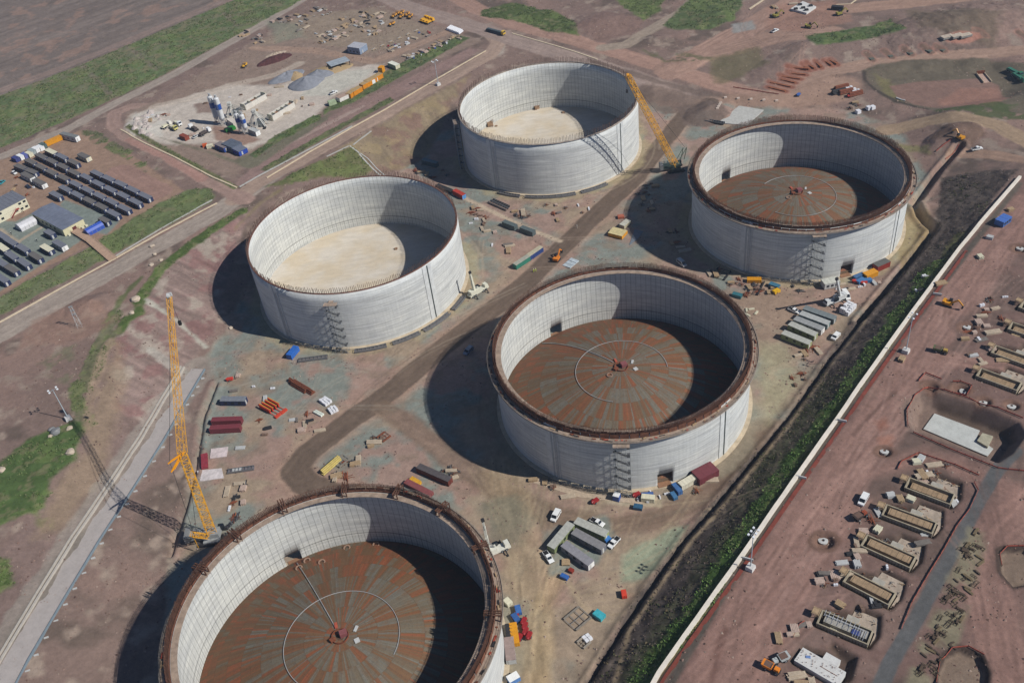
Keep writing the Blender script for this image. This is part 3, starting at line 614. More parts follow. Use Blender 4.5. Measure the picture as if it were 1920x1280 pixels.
# ------------------------------------------------------------------ tanks
RO, RI, HB, HF = 47.0, 46.0, 28.4, 26.4
def wall_mat(name, base, inner=False):
    T = NT(name); uv = T.n('ShaderNodeUVMap'); uv.uv_map = 'UVMap'; sx = T.n('ShaderNodeSeparateXYZ'); T.l(uv.outputs[0], sx.inputs[0])
    u, v = sx.outputs[0], sx.outputs[1]
    st = T.noise(T.scale(uv.outputs[0], (.05, 1.3, 1)), 1.0, 5, .7); bl = T.noise(T.scale(uv.outputs[0], (.12, .25, 1)), 1.0, 5, .6)
    dr = T.noise(T.scale(uv.outputs[0], (1.1, .05, 1)), 1.0, 4, .65); fi = T.noise(T.scale(uv.outputs[0], (1.2, 3, 1)), 1.0, 4, .7)
    f = T.math('MULTIPLY', T.ramp(st, .3, .7, .66, 1.12), T.math('MULTIPLY', T.ramp(bl, .3, .7, .82, 1.08), T.math('MULTIPLY', T.ramp(dr, .35, .75, .92, 1.05), T.ramp(fi, .3, .7, .90, 1.08))))
    lift = T.math('LESS_THAN', T.math('FRACT', T.math('DIVIDE', v, 3.65)), .045); pan = T.math('LESS_THAN', T.math('FRACT', T.math('DIVIDE', u, 2.46)), .03)
    lam = .14 if not inner else .05
    f = T.math('MULTIPLY', f, T.math('SUBTRACT', 1.0, T.math('MULTIPLY', lift, lam)))
    f = T.math('MULTIPLY', f, T.math('SUBTRACT', 1.0, T.math('MULTIPLY', pan, .05)))
    br = T.noise(T.scale(uv.outputs[0], (.08, .9, 1)), 1.0, 3, .6); l2 = T.math('LESS_THAN', T.math('FRACT', T.math('DIVIDE', v, 1.22)), .13)
    f = T.math('MULTIPLY', f, T.math('SUBTRACT', 1.0, T.math('MULTIPLY', T.math('MULTIPLY', l2, T.ramp(br, .4, .65, 0, 1)), .04 if inner else .22)))
    if inner:
        vl = T.math('LESS_THAN', T.math('ABSOLUTE', T.math('SUBTRACT', T.math('FRACT', T.math('DIVIDE', u, 2.094)), .5)), .055)
        f = T.math('MULTIPLY', f, T.math('SUBTRACT', 1.0, T.math('MULTIPLY', vl, .36)))
        h1 = T.math('LESS_THAN', T.math('ABSOLUTE', T.math('SUBTRACT', v, 6.2)), .17); f = T.math('MULTIPLY', f, T.math('SUBTRACT', 1.0, T.math('MULTIPLY', h1, .55)))
        v2 = T.math('MULTIPLY', T.math('LESS_THAN', T.math('FRACT', T.math('DIVIDE', u, 1.047)), .09), T.math('LESS_THAN', v, 6.2)); f = T.math('MULTIPLY', f, T.math('SUBTRACT', 1.0, T.math('MULTIPLY', v2, .4)))
    k = T.n('ShaderNodeVectorMath', operation='SCALE'); c = T.mix(T.ramp(bl, .35, .7, 0, .6), lin(base), lin((base[0]-6, base[1]-8, base[2]-14)))
    T.l(c, k.inputs[0]); T.l(f, k.inputs['Scale']); T.l(k.outputs[0], T.b.inputs['Base Color']); T.b.inputs['Roughness'].default_value = .9; T.b.inputs['Specular IOR Level'].default_value = .2
    T.bump(st, .25, .08); return T.m
WOUT = wall_mat('pale_cast_concrete', (219, 220, 216)); WIN = wall_mat('lined_wall_concrete', (217, 218, 213), True)
def slab_mat(base):
    T = NT('site_slab_%d' % base[0]); o = T.obj(); a = T.noise(o, .06, 5, .6); b = T.noise(T.scale(o, (.25, .9, 1)), .5, 6, .7); c = T.noise(o, 2.5, 3)
    k = T.n('ShaderNodeVectorMath', operation='SCALE'); cc = T.mix(T.ramp(a, .4, .6), lin(base), lin((base[0]-6, base[1]-12, base[2]-22))); T.l(cc, k.inputs[0])
    T.l(T.math('MULTIPLY', T.ramp(b, .3, .75, .82, 1.06), T.ramp(c, .3, .7, .94, 1.05)), k.inputs['Scale']); T.l(k.outputs[0], T.b.inputs['Base Color']); T.b.inputs['Roughness'].default_value = .9
    return T.m
T = NT('rusty_roof_plate'); ca = T.n('ShaderNodeVertexColor'); ca.layer_name = 'col'; o_ = T.obj(); a = T.noise(o_, .35, 6, .75); b = T.noise(o_, 1.6, 4, .7)
k = T.mix(T.ramp(a, .45, .68, 0, .6), ca.outputs[0], lin((112, 78, 50))); k2 = T.mix(T.ramp(b, .5, .72, 0, .45), k, lin((66, 56, 46))); T.l(k2, T.b.inputs['Base Color']); T.b.inputs['Roughness'].default_value = .75
T.bump(b, .3, .1); PLATE = T.m
PLANK = mat((160, 140, 122), .9, .4, .5, dk=.5); KERB = mat((196, 178, 150), .9, .25, .4); REB = mat((98, 74, 62), .9, .3); REBR = mat((96, 62, 44), .95, .5, .6); GALV = mat((150, 154, 156), .5, .2, metal=.2)
def ring_mesh(mb, r0, r1, z0, z1, n=180, a0=0, a1=360, mi=0):
    """flat ring or arc with thickness"""
    full = a1-a0 >= 359.9; m = n if full else n+1; vs = []
    for i in range(m):
        t = R(a0+(a1-a0)*i/n); c, s = math.cos(t), math.sin(t); vs += [(r0*c, r0*s, z0), (r1*c, r1*s, z0), (r1*c, r1*s, z1), (r0*c, r0*s, z1)]
    fs = []
    for i in range(n):
        j = (i+1) % m
        for q in range(4): fs.append((i*4+q, i*4+(q+1) % 4, j*4+(q+1) % 4, j*4+q))
    if not full: fs += [(0, 3, 2, 1), tuple((m-1)*4+q for q in range(4))]
    mb.add(vs, fs, mi); return mb
def wall(par, H, doors):
    N = 360; zs = [0, .6, 5.9, 10, 15, 20, 24, H]
    bm = bmesh.new(); uvl = bm.loops.layers.uv.new('UVMap')
    def vert(r, i, z): t = 2*math.pi*i/N; return bm.verts.new((r*math.cos(t), r*math.sin(t), z))
    for r, mi in ((RO, 0), (RI, 1)):
        V = [[vert(r, i, z) for i in range(N)] for z in zs]
        for k in range(len(zs)-1):
            for i in range(N):
                if k == 1 and any(d-3.1 <= i < d+3.1 for d in doors): continue
                j = (i+1) % N; q = [V[k][i], V[k][j], V[k+1][j], V[k+1][i]]; uq = [(i, zs[k]), (i+1, zs[k]), (i+1, zs[k+1]), (i, zs[k+1])]
                if mi: q = q[::-1]; uq = uq[::-1]
                f = bm.faces.new(q); f.material_index = mi; f.smooth = True
                for lp, (a, b) in zip(f.loops, uq): lp[uvl].uv = (a*2*math.pi*47/360, b)
        if mi == 0: TO = V
    for i in range(N):
        j = (i+1) % N; f = bm.faces.new([TO[-1][i], TO[-1][j], V[-1][j], V[-1][i]]); f.material_index = 0
    for d in doors:
        ii = [i for i in range(N) if d-3.1 <= i < d+3.1]; i0, i1 = ii[0], ii[-1]+1
        for i in ii:
            bm.faces.new([TO[2][i], V[2][i], V[2][(i+1) % N], TO[2][(i+1) % N]]); bm.faces.new([TO[1][i], TO[1][(i+1) % N], V[1][(i+1) % N], V[1][i]])
        bm.faces.new([TO[1][i0 % N], V[1][i0 % N], V[2][i0 % N], TO[2][i0 % N]]); bm.faces.new([TO[1][i1 % N], TO[2][i1 % N], V[2][i1 % N], V[1][i1 % N]])
    me = bpy.data.meshes.new('wall'); bm.to_mesh(me); bm.free(); me.materials.append(WOUT); me.materials.append(WIN)
    o = bpy.data.objects.new('wall', me); COL.objects.link(o); o.parent = par; return o
def dome(par, seed):
    rg = random.Random(seed); pal = [(142, 78, 46), (126, 78, 48), (112, 82, 54), (104, 96, 78), (108, 103, 88), (110, 109, 98), (118, 88, 60), (98, 86, 70)]
    zz = lambda r: 1.9+13.4*(1-(r/45.6)**2)
    rings = [(1.2, 5, 24, .5), (5, 11, 36, .5), (11, 17.5, 48, .5), (17.5, 24.5, 60, .5), (24.5, 31, 72, .6), (31, 36, 90, .8), (36, 40.5, 90, .9), (40.5, 43.2, 60, 1), (43.2, 45.6, 60, 1)]
    vs = []; fs = []; cs = []
    for r0, r1, n, ru in rings:
        off = rg.random(); base = [rg.random() for _ in range(n)]; run = 0
        for i in range(n):
            if run <= 0 or rg.random() < .3: run = 3; c0 = rg.random()
            sub = 5
            for s_ in range(sub):
                a = 2*math.pi*(i+off+s_/sub)/n; b = 2*math.pi*(i+off+(s_+.97)/sub)/n; c0 = rg.random() if rg.random() < .42 else c0; q = (c0*.8+.2*rg.random())*.86
                if r0 > 30: q = q*.5+.02
                ci = pal[min(7, int(q*8))]; k = .88+.24*rg.random(); mu = lin((112, 84, 60)); col = [(x*.85+y*.15)*k for x, y in zip(lin(ci), mu)]
                st = 2; g = .02
                for h in range(st):
                    ra, rb = r0+(r1-r0)*h/st+g, r0+(r1-r0)*(h+1)/st-(g if h == st-1 else 0); bb = len(vs)
                    vs += [(ra*math.cos(a), ra*math.sin(a), zz(ra)), (rb*math.cos(a), rb*math.sin(a), zz(rb)), (rb*math.cos(b), rb*math.sin(b), zz(rb)), (ra*math.cos(b), ra*math.sin(b), zz(ra))]
                    fs.append((bb, bb+1, bb+2, bb+3)); cs += [(*col, 1)]*4
    me = bpy.data.meshes.new('steel_roof'); me.from_pydata(vs, [], fs); at = me.color_attributes.new('col', 'FLOAT_COLOR', 'POINT')
    at.data.foreach_set('color', np.array(cs, np.float32).ravel()); me.materials.append(PLATE); me.update()
    o = bpy.data.objects.new('steel_roof', me); COL.objects.link(o); o.parent = par
    m = MB(); m.lathe([(r, zz(r)-.12) for r in np.linspace(0.05, 45.7, 24)], 96); m.build('roof_frame', mat((88, 66, 48), .9, .3), par, smooth=True)
    return zz
def pipe_line(mb, pts, r): 
    for a, b in zip(pts[:-1], pts[1:]): mb.bar(a, b, r)
TDAT = [('pale concrete storage tank with a bare floor, farthest from the camera, yellow crane beside it', []),
        ('pale concrete storage tank with a bare cream floor, standing by the left bank', []),
        ('concrete storage tank at the right with a rusty steel roof lying inside', [279, 118]),
        ('concrete storage tank in the middle of the site with a rusty plated roof inside', [278, 116]),
        ('nearest concrete storage tank, cut off by the lower edge, rusty roof inside', [116])]
tanks = []
for ti, (cx, cy) in enumerate(TK):
    form = ti >= 2; H = HF if form else HB
    t = thing('storage_tank', TDAT[ti][0], 'storage tank', (cx, cy, 0), 0, 'concrete storage tanks'); tanks.append(t)
    wall(t, H, TDAT[ti][1])
    m = MB(); m.lathe([(RI-.02, .3), (RI-.02, 1.9 if not form else 1.7), (.01, 1.9 if not form else 1.7)], 120); m.build('floor_slab', slab_mat((212, 202, 186) if ti < 2 else (120, 100, 80)), t)
    m = MB(); ring_mesh(m, RO+.01, RO+1.5, -.5, .45); m.build('base_kerb', KERB, t)
    for a in ((226, 313.5, 46, 136) if ti != 3 else (230, 309, 50, 140)):
        b_ = MB(); hw = 3.1; ring_mesh(b_, RO+.02, RO+.2, .46, H-.3, 8, a-hw, a+hw); b_.build('buttress', mat((205, 206, 202), .9, .18, .5, dk=.05), t)
        s_ = MB(); ring_mesh(s_, RO+.21, RO+.3, .6, H-.5, 1, a-.35, a+.35); s_.build('anchor_strip', mat((62, 72, 70), .7, .3) if a > 290 else mat((176, 180, 180), .9, .2), t)
        if a in (226, 230):
            l_ = MB()
            for k in range(34): l_.bar((((RO+.7)*math.cos(R(a+1.7))), (RO+.7)*math.sin(R(a+1.7)), 1+k*.72), ((RO+.7)*math.cos(R(a+2.7)), (RO+.7)*math.sin(R(a+2.7)), 1+k*.72), .07)
            for q in (1.7, 2.7): l_.bar((((RO+.7)*math.cos(R(a+q))), (RO+.7)*math.sin(R(a+q)), 1), ((RO+.7)*math.cos(R(a+q)), (RO+.7)*math.sin(R(a+q)), 25.5), .1)
            l_.build('ladder', GALV, t)
    rb = MB(); rg = random.Random(ti)
    if not form:
        n = 400 if ti == 0 else 380
        for i in range(n):
            a = 2*math.pi*(i+rg.uniform(-.15, .15))/n; h = rg.uniform(2.6, 3.6) if ti == 0 else rg.uniform(2.2, 3.2); r = RO-.5+rg.uniform(-.25, .25)
            rb.bar((r*math.cos(a), r*math.sin(a), H-.1), ((r+.1)*math.cos(a), (r+.1)*math.sin(a), H+h), .15)
        o = rb.build('rebar', REB, t); tag(o, 'bristling ring of starter bars on top of the wall', kind='stuff')
        m = MB(); ring_mesh(m, RI+.05, RO-.05, H, H+.12); m.build('wall_head', mat((128, 88, 72), .9, .4) if ti == 1 else mat((158, 138, 120), .9, .4), t)
        if ti == 0:
            m = MB(); ring_mesh(m, RO-.55, RO+.35, H+.13, H+.35); m.build('rim_boards', mat((168, 154, 140), .9, .4), t)
    else:
        for i in range(600):
            a = 2*math.pi*(i+rg.uniform(-.2, .2))/600
            for r, hh in ((RO-.2, rg.uniform(2.6, 4.0)), (RI+.2, rg.uniform(2.2, 3.6))):
                rb.bar((r*math.cos(a), r*math.sin(a), H-.1), (r*math.cos(a), r*math.sin(a), H+hh), .1)
        for z_ in (.6, 1.2, 1.8, 2.4, 3.0):
            ring_mesh(rb, RO-.3, RO-.2, H+z_, H+z_+.1, 180)
        o = rb.build('rebar', REBR, t); tag(o, 'dense rusty cage of reinforcing bars above the wall', kind='stuff')
        m = MB()
        for i in range(120):
            a0 = i*3+.12; ring_mesh(m, RI+.05, RI+.22, H+.02, H+.7+.5*rg.random(), 1, a0, a0+2.7)
        m.build('inner_formwork', mat((108, 66, 46), .95, .5, .5), t)
        m = MB(); ring_mesh(m, RI+.02, RO-.02, H, H+.08, 180); m.build('wall_head', mat((54, 44, 38), .95, .4), t)
        m = MB()
        for i in range(90):
            a0 = i*4+.1; ring_mesh(m, RO+.06, RO+.2, H-1.0, H+(-.3 if ti == 2 else .5)+.5*rg.random(), 1, a0, a0+3.6)
        m.build('outer_formwork', mat((112, 70, 48), .95, .5, .5), t)
        m = MB(); ring_mesh(m, RI-2.0, RI-.05, H-.2, H-.05, 180); m.build('inner_walkway', PLANK, t)
        m = MB(); ring_mesh(m, RO+.05, RO+2.3, H-1.15, H-1.0, 180); o = m.build('outer_walkway', PLANK, t)
        m = MB()
        for i in range(150):
            a = R(i*2.4); c, s = math.cos(a), math.sin(a)
            m.bar(((RO+2.25)*c, (RO+2.25)*s, H-1.0), ((RO+2.25)*c, (RO+2.25)*s, H+.2), .07)
        for z_ in (-.35, .2): ring_mesh(m, RO+2.22, RO+2.29, H+z_-.07, H+z_, 180)
        ring_mesh(m, RO+2.2, RO+2.26, H-1.0, H-.72, 180)
        m.build('guard_rail', mat((150, 140, 128), .7, .2), t)
        m = MB()
        for i in range(150):
            a = R(i*2.4+.6); c, s = math.cos(a), math.sin(a)
            m.bar(((RO+.1)*c, (RO+.1)*s, H-2.6), ((RO+2.2)*c, (RO+2.2)*s, H-1.2), .1)
            r2 = RI-.1; m.bar((r2*c, r2*s, H-1.8), ((r2-1.5)*c, (r2-1.5)*s, H-.8), .08)
        o = m.build('walkway_brackets', REBR, t); tag(o, kind='stuff')
        for i in range(34):
            a = R(rg.uniform(0, 360)); r = RO+rg.uniform(.7, 1.7); m = MB()
        m = MB()
        for i in range(120):
            a = R(rg.uniform(0, 360)); r = RO+rg.uniform(.6, 1.8); m.box(r*math.cos(a), r*math.sin(a), H-.99, rg.uniform(.4, 2.2), rg.uniform(.2, .5), rg.uniform(.08, .5), a+1.57+rg.uniform(-.2, .2), rg.randint(0, 3))
        o = m.build('loose_materials', [TIMB, RUST, mat((176, 74, 48)), DARK], t); tag(o, 'loose timber, bars and tools left along the walkway', kind='stuff')
        zz = dome(t, ti)
        m = MB(); rad = 17.2; a0, a1 = (-5, 250) if ti == 3 else ((-25, 245) if ti == 4 else (-140, 130)); P = []
        for i in range(61):
            a = R(a0+(a1-a0)*i/60); P.append((rad*math.cos(a), rad*math.sin(a), zz(rad)+.25))
        pipe_line(m, P, .14); m.build('pipe_arc', mat((176, 176, 174), .5, .1), t)
        if ti != 2:
            m = MB(); ar = R(116 if ti == 4 else 128); pipe_line(m, [((44-k*2.1)*math.cos(ar), (44-k*2.1)*math.sin(ar), zz(44-k*2.1)+.2) for k in range(20)], .2); m.build('supply_pipe', mat((170, 168, 165), .5), t)
        m = MB(); m.box(1, .5, zz(0)-.1, 2.2, 1.8, 1.6, .3, 0); m.box(-2.2, -1, zz(2)-.1, 1.6, 1.2, 1.0, .7, 1); m.box(4.5, 2, zz(5)-.1, 2, .8, .5, 1.2, 2); m.box(-1.5, 4, zz(4)-.1, .8, 2, .5, .2, 3); m.box(5, -2, zz(5)-.1, 1.5, 1.5, .4, .4, 2); m.lathe([(2.6, zz(3)), (2.6, zz(3)+.6), (2.4, zz(3)+.6), (2.4, zz(3))], 24, mi=1)
        m.build('centre_hub', [mat((136, 78, 78)), RUST, PALE, mat((176, 84, 60))], t)
        for i in range(5 if ti == 4 else 1):
            a = R(rg.uniform(75, 120)) if ti == 4 else R(215); r = rg.uniform(36, 43) if ti == 4 else 6; m = MB(); m.lathe([(1.2, zz(r)+.05), (1.2, zz(r)+.3), (.8, zz(r)+.3), (.8, zz(r)+.05)], 16, (r*math.cos(a), r*math.sin(a))); m.build('manhole_ring', mat((150, 120, 100)), t)
        # opening lined with boards seen through the wall, ramp inside it
        for d_ in TDAT[ti][1]:
            m = MB(); m.box(45.0*math.cos(R(d_)), 45.0*math.sin(R(d_)), .55, 6.5, 4.8, .12, R(d_)); m.build('doorway_floor', mat((150, 110, 80)), t)
        if ti == 4:
            for a in (152, 134, 113, 88, 66, 45, 20, 350):
                m = MB(); c, s = math.cos(R(a)), math.sin(R(a))
                for r_ in (RI-1.6, RO+2.0):
                    for da in (-.9, .9):
                        m.bar((r_*math.cos(R(a+da)), r_*math.sin(R(a+da)), H-.8), (r_*math.cos(R(a+da)), r_*math.sin(R(a+da)), H+1.9), .34)
                for da in (-.9, 0, .9): m.bar(((RI-1.8)*math.cos(R(a+da)), (RI-1.8)*math.sin(R(a+da)), H+1.9), ((RO+2.2)*math.cos(R(a+da)), (RO+2.2)*math.sin(R(a+da)), H+1.9), .34)
                m.build('formwork_gantry', REBR, t)
# things left on the bare tank floors
for ti, px, py, w_, l_ in ((0, 1006, 203, 4, 'scaffold stack against the far wall inside the farthest tank'), (0, 918, 235, 4.5, 'scaffold stack against the left wall inside the farthest tank'), (0, 1056, 211, 2, 'small orange trolley on the floor of the farthest tank'), (0, 930, 236, 1.6, 'small trolley beside the left scaffold stack in the farthest tank'), (1, 742, 466, 1.8, 'pile of boards on the floor of the bare left tank')):
    x, y = un(px, py, 2.2); m = MB(); rg = random.Random(px)
    for k in range(14): m.bar((rg.uniform(-w_/2, w_/2), rg.uniform(-w_/2, w_/2), 0), (rg.uniform(-w_/2, w_/2), rg.uniform(-w_/2, w_/2), rg.uniform(.3, 1)*w_*(.9 if w_ > 3 else .3)), .2, k % 2)
    m.box(0, 0, 0, w_*.7, w_*.6, w_*(.5 if w_ > 3 else .3), .4, 1); o = m.build('scaffold_stack', [mat((128, 100, 80)), mat((150, 120, 92))]); o.location = (x, y, 1.92); tag(o, l_, 'scaffold stack')
# stair towers of scaffolding beside the tanks
def stair_tower(ti, a, H, label):
    cx, cy = TK[ti]; r = RO+2.6; x, y = cx+r*math.cos(R(a)), cy+r*math.sin(R(a))
    t = thing('stair_tower', label, 'scaffold stair', (x, y, 0), R(a-90), 'scaffold stair towers')
    m = MB(); L, W = 5.6, 2.3; 
    for ix in range(5):
        for iy in (-1, 1): m.bar((-L/2+L*ix/4, iy*W/2, 0), (-L/2+L*ix/4, iy*W/2, H+1.2), .07)
    for k in range(int(H/2)+1):
        z = k*2.0
        for iy in (-1, 1):
            m.bar((-L/2, iy*W/2, z), (L/2, iy*W/2, z), .08); 
            if k < H/2-1: m.bar((-L/2+(k % 4)*L/4, iy*W/2, z), (-L/2+(k % 4+1)*L/4, iy*W/2, z+2), .07)
        for ix in range(5): m.bar((-L/2+L*ix/4, -W/2, z), (-L/2+L*ix/4, W/2, z), .07)
    m.build('scaffold_frame', GALV, t)
    n = int(H/4)
    for k in range(n):
        f = MB(); z0 = k*4.0
        for s in range(9): f.box(-L/2+.9+s*.42, .5, z0+.2+s*.22, .4, .95, .06)
        f.box(L/2-.6, 0, z0+2.1, 1.0, 1.1, .08); f.box(-L/2+.5, 0, z0+4.05, 1.0, 2.1, .08)
        f.bar((-L/2+.7, .98, z0+1.2), (L/2-1.2, .98, z0+3.1), .07)
        f.build('stair_flight', mat((62, 64, 66), .6, .2), t)
    f = MB(); f.box(0, -2.0*0, H-.2, L, W, .1); f.box(0, -1.9, H-.2, 2, 1.6, .1); f.build('landing', PLANK, t)
    return t
stair_tower(3, 260.5, 25.0, 'grey scaffold stair tower climbing the front of the middle tank')
stair_tower(2, 262, 25.0, 'grey scaffold stair tower climbing the front of the right-hand tank')
stair_tower(1, 261, 25.5, 'grey scaffold stair tower climbing the bare tank by the left bank')
stair_tower(0, 188, 27.0, 'scaffold stair tower in shadow at the left side of the farthest tank')
# ------------------------------------------------------------------ cabins, containers, vehicles
PROTO = {}
def put(key, maker, label, loc, rz, group=None):
    """first call builds the thing, later calls copy it with its parts"""
    if key not in PROTO:
        t = maker(); PROTO[key] = t
    else: t = copy_tree(PROTO[key])
    t.location = loc; t.rotation_euler = (0, 0, rz); t['label'] = label
    if group: t['group'] = group
    elif 'group' in t.keys(): del t['group']
    return t
def seg(a, b, h):
    A = gp(*a, h); B = gp(*b, h); dx, dy = B[0]-A[0], B[1]-A[1]
    x, y = (A[0]+B[0])/2, (A[1]+B[1])/2
    return (x, y, max(zf(x, y), min(A[2], B[2]))), math.atan2(dy, dx), math.hypot(dx, dy)
def yaw(a, b):
    A = gp(*a); B = gp(*b); return math.atan2(B[1]-A[1], B[0]-A[0])
def mk_cabin(L, W, H, wm, rm, em=None, cat='site cabin', name='site_cabin', wins=3):
    def f():
        t = thing(name, '', cat, (0, 0, 0))
        m = MB(); m.box(0, 0, .25, L-.1, W-.1, H-.4)
        for i in range(int(L/1.5)+1):
            for s in (-1, 1): m.box(-L/2+.1+i*(L-.2)/int(L/1.5), s*(W/2-.04), .25, .08, .08, H-.4)
        m.build('wall', wm, t)
        m = MB(); m.box(0, 0, H-.15, L, W, .16); 
        for i in range(1, int(L/3)+0): m.box(-L/2+i*L/int(L/3), 0, H+.01, .1, W-.1, .05)
        m.build('roof', rm, t)
        m = MB(); m.box(0, 0, 0, L*.9, W*.7, .26); m.build('skid', DARK, t)
        if em: m = MB(); m.box(L/2-.03, 0, .3, .08, W-.25, H-.55); m.build('end_panel', em, t)
        for i in range(wins):
            m = MB(); x = -L/2+L*(i+.8)/(wins+.6); m.box(x, -W/2+.0, 1.2, 1.1, .1, .9); m.build('window', glass(), t)
        m = MB(); m.box(L/2-.0, -W*.15, .4, .1, .85, 2.0); m.build('door', PALE, t)
        return t
    return f
def mk_cont(L, W, H, c, c2=None, em=None, name='shipping_container', cat='container'):
    def f():
        t = thing(name, '', cat, (0, 0, 0)); m = MB(); m.box(0, 0, .12, L-.12, W-.12, H-.2)
        n = int(L/.6)
        for i in range(n):
            for s in (-1, 1): m.box(-L/2+.3+i*(L-.6)/(n-1), s*(W/2-.05), .2, .28, .08, H-.4)
        m.build('body', c, t)
        m = MB(); m.box(0, 0, H-.1, L, W, .1)
        for i in range(int(L/1.2)): m.box(-L/2+.6+i*1.2, 0, H, .5, W-.3, .03)
        m.build('roof', c2 or c, t)
        m = MB()
        for x in (-L/2+.08, L/2-.08):
            for y in (-W/2+.08, W/2-.08): m.box(x, y, 0, .16, .16, H-.1)
        m.build('corner_post', c, t)
        for s in (-1, 1):
            m = MB(); m.box(L/2, s*W/4, .2, .08, W/2-.12, H-.4); m.box(L/2+.06, s*W/4+.2, .3, .05, .05, H-.6); m.build('door', em or c, t)
        return t
    return f
def cab(key, mk, H, a, b, label, group=None):
    loc, rz, L = seg(a, b, H); return put(key, mk, label, loc, rz, group)
ORD = ['first', 'second', 'third', 'fourth', 'fifth', 'sixth', 'seventh']
NCAB = mk_cabin(9.7, 3.1, 2.9, NAVY, BROOF); NCABB = mk_cabin(9.7, 3.1, 2.9, NAVY, RROOF); CCAB = mk_cabin(9.7, 3.1, 2.9, CREAM, RROOF, CREAM)
WCAB = mk_cabin(11, 3.1, 2.9, PALE, RROOF, WHITE)
CREAMTOP = mk_cabin(9.7, 3.1, 2.9, NAVY, CREAM)
def row(pts, mk, key, where, ends=('upper left', 'lower right')):
    n = len(pts)
    rz = yaw(pts[0][:2], pts[-1][:2])
    for i, p in enumerate(pts):
        k, m_ = key, mk
        if isinstance(p[-1], str): k, m_ = {'c': ('ctop', CREAMTOP), 'b': ('nb', NCABB)}[p[-1]]
        x, y, z = gp(p[0], p[1], 2.9)
        put(k, m_, '%s cabin from upper left in %s' % (ORD[i], where), (x, y, z), rz, 'dark cabins in rows in the compound')
row([(95, 283, 'c'), (115, 292.5), (137, 303, 'b')], NCAB, 'n', 'the short top row of the compound')
row([(77, 292, 'b'), (96, 301, 'b'), (117, 311, 'b'), (138, 322, 'b')], NCAB, 'n', 'the second row of the upper block')
row([(57, 302, 'b'), (76, 312, 'b'), (96, 322, 'b'), (118, 332, 'b')], NCAB, 'n', 'the third row of the upper block')
row([(38, 312, 'b'), (58, 320, 'b')], NCAB, 'n', 'the lowest row of the upper block')
row([(181, 324), (202.5, 333.5), (225.5, 343.5), (248, 354.5), (271, 366)], NCAB, 'n', 'the rightmost long row')
row([(161, 331), (183, 343), (206, 354), (230, 365), (253, 377)], NCAB, 'n', 'the second long row from the right')
row([(141, 344), (163, 355), (186, 366), (208.5, 377), (232, 389)], NCAB, 'n', 'the third long row from the right')
row([(122, 353), (144, 364), (166.5, 375, 'b'), (189, 386, 'b'), (212, 399)], NCAB, 'n', 'the fourth long row, nearest the large hall')
row([(4, 441), (20, 452), (42, 464), (66, 479, 'b')], NCAB, 'n', 'the first row left of the small pale van-like cabin')
row([(4, 463, 'c'), (21, 478), (44, 491)], NCAB, 'n', 'the middle row at the left edge')
row([(1, 491), (21, 503, 'b')], NCAB, 'n', 'the short row near the left edge')
r0 = yaw((181, 324), (271, 366))
def one(key, mk, H, p, rz, label, group=None):
    x, y, z = gp(p[0], p[1], H); return put(key, mk, label, (x, y, z), rz, group)
one('n', NCAB, 2.9, (3, 521), r0, 'dark cabin alone at the left edge just above the grass bank')
one('cc', CCAB, 2.9, (157, 291), r0, 'brown-roofed cabin with a cream end, alone right of the top row')
one('n', NCAB, 2.9, (104, 364), r0, 'dark blue cabin alone above the corner of the large hall')
N6 = mk_cabin(7, 3.1, 2.9, NAVY, BROOF)
one('n6', N6, 2.9, (92, 435), r0, 'short dark blue cabin in front of the cream wall of the hall')
one('n6b', mk_cabin(7.5, 3, 2.9, NAVY, RROOF), 2.9, (195, 411), r0, 'small brown-roofed dark cabin beside the blue tarpaulin tent')
one('ct8', mk_cabin(9, 3.1, 2.9, NAVY, CREAM), 2.9, (87, 464), r0, 'dark cabin with a cream roof between the first row and the grey trailer cabin')
one('tr', mk_cabin(9.5, 3.1, 2.9, PALE, BROOF, WHITE), 2.9, (111, 456), r0, 'grey-roofed trailer cabin with a white windowed end near the grass')
one('wc', WCAB, 2.9, (51, 328), r0, 'long pale cabin, upper of two in line below the lowest upper row')
one('wc', WCAB, 2.9, (73, 340), r0, 'long cabin with a white end, lower of two in line')
# large hall with a ribbed grey roof
def hall():
    C = [gp(58, 400, 4.2), gp(97, 379, 4.2), gp(158, 409, 4.2), gp(116, 431, 4.2)]
    x = sum(c[0] for c in C)/4; y = sum(c[1] for c in C)/4; a = yaw((58, 400), (116, 431)); L = math.dist(C[0][:2], C[3][:2]); W = math.dist(C[0][:2], C[1][:2])
    t = thing('site_hall', 'large site hall with a ribbed blue-grey roof and cream walls', 'building', (x, y, zf(x, y)), a)
    m = MB(); m.box(0, 0, 0, L-.5, W-.5, 3.9); m.build('wall', mat((206, 198, 160), .8, .12), t)
    m = MB(); m.extr([(-W/2, 3.9), (W/2, 3.9), (W/2, 4.1), (0, 4.7), (-W/2, 4.1)], -L/2, L/2)
    m.v = [(b, a_, c) for a_, b, c in m.v]; m.f = [f[::-1] for f in m.f]
    for i in range(13):
        X = -L/2+L*(i+.5)/13; m.bar((X, -W/2, 4.14), (X, 0, 4.74), .12); m.bar((X, W/2, 4.14), (X, 0, 4.74), .12)
    m.build('roof', mat((112, 118, 132), .6, .2, .3), t)
    for X in (-6, -2, 2, 6): m = MB(); m.box(X, -W/2+.22, 1.3, 1.6, .1, 1.2); m.build('window', glass(), t)
    m = MB(); m.box(L/2-.22, 0, 0, .1, 2.2, 2.6); m.build('door', mat((96, 44, 40)), t)
    m = MB()
    for i in range(5): m.box(L/2+.8, -W/2+2+i*(W-4)/4+(1.5 if i > 2 else 0), 0, 1.1, 1.2, .7)
    m.build('stone_footing', CREAM, t)
hall()
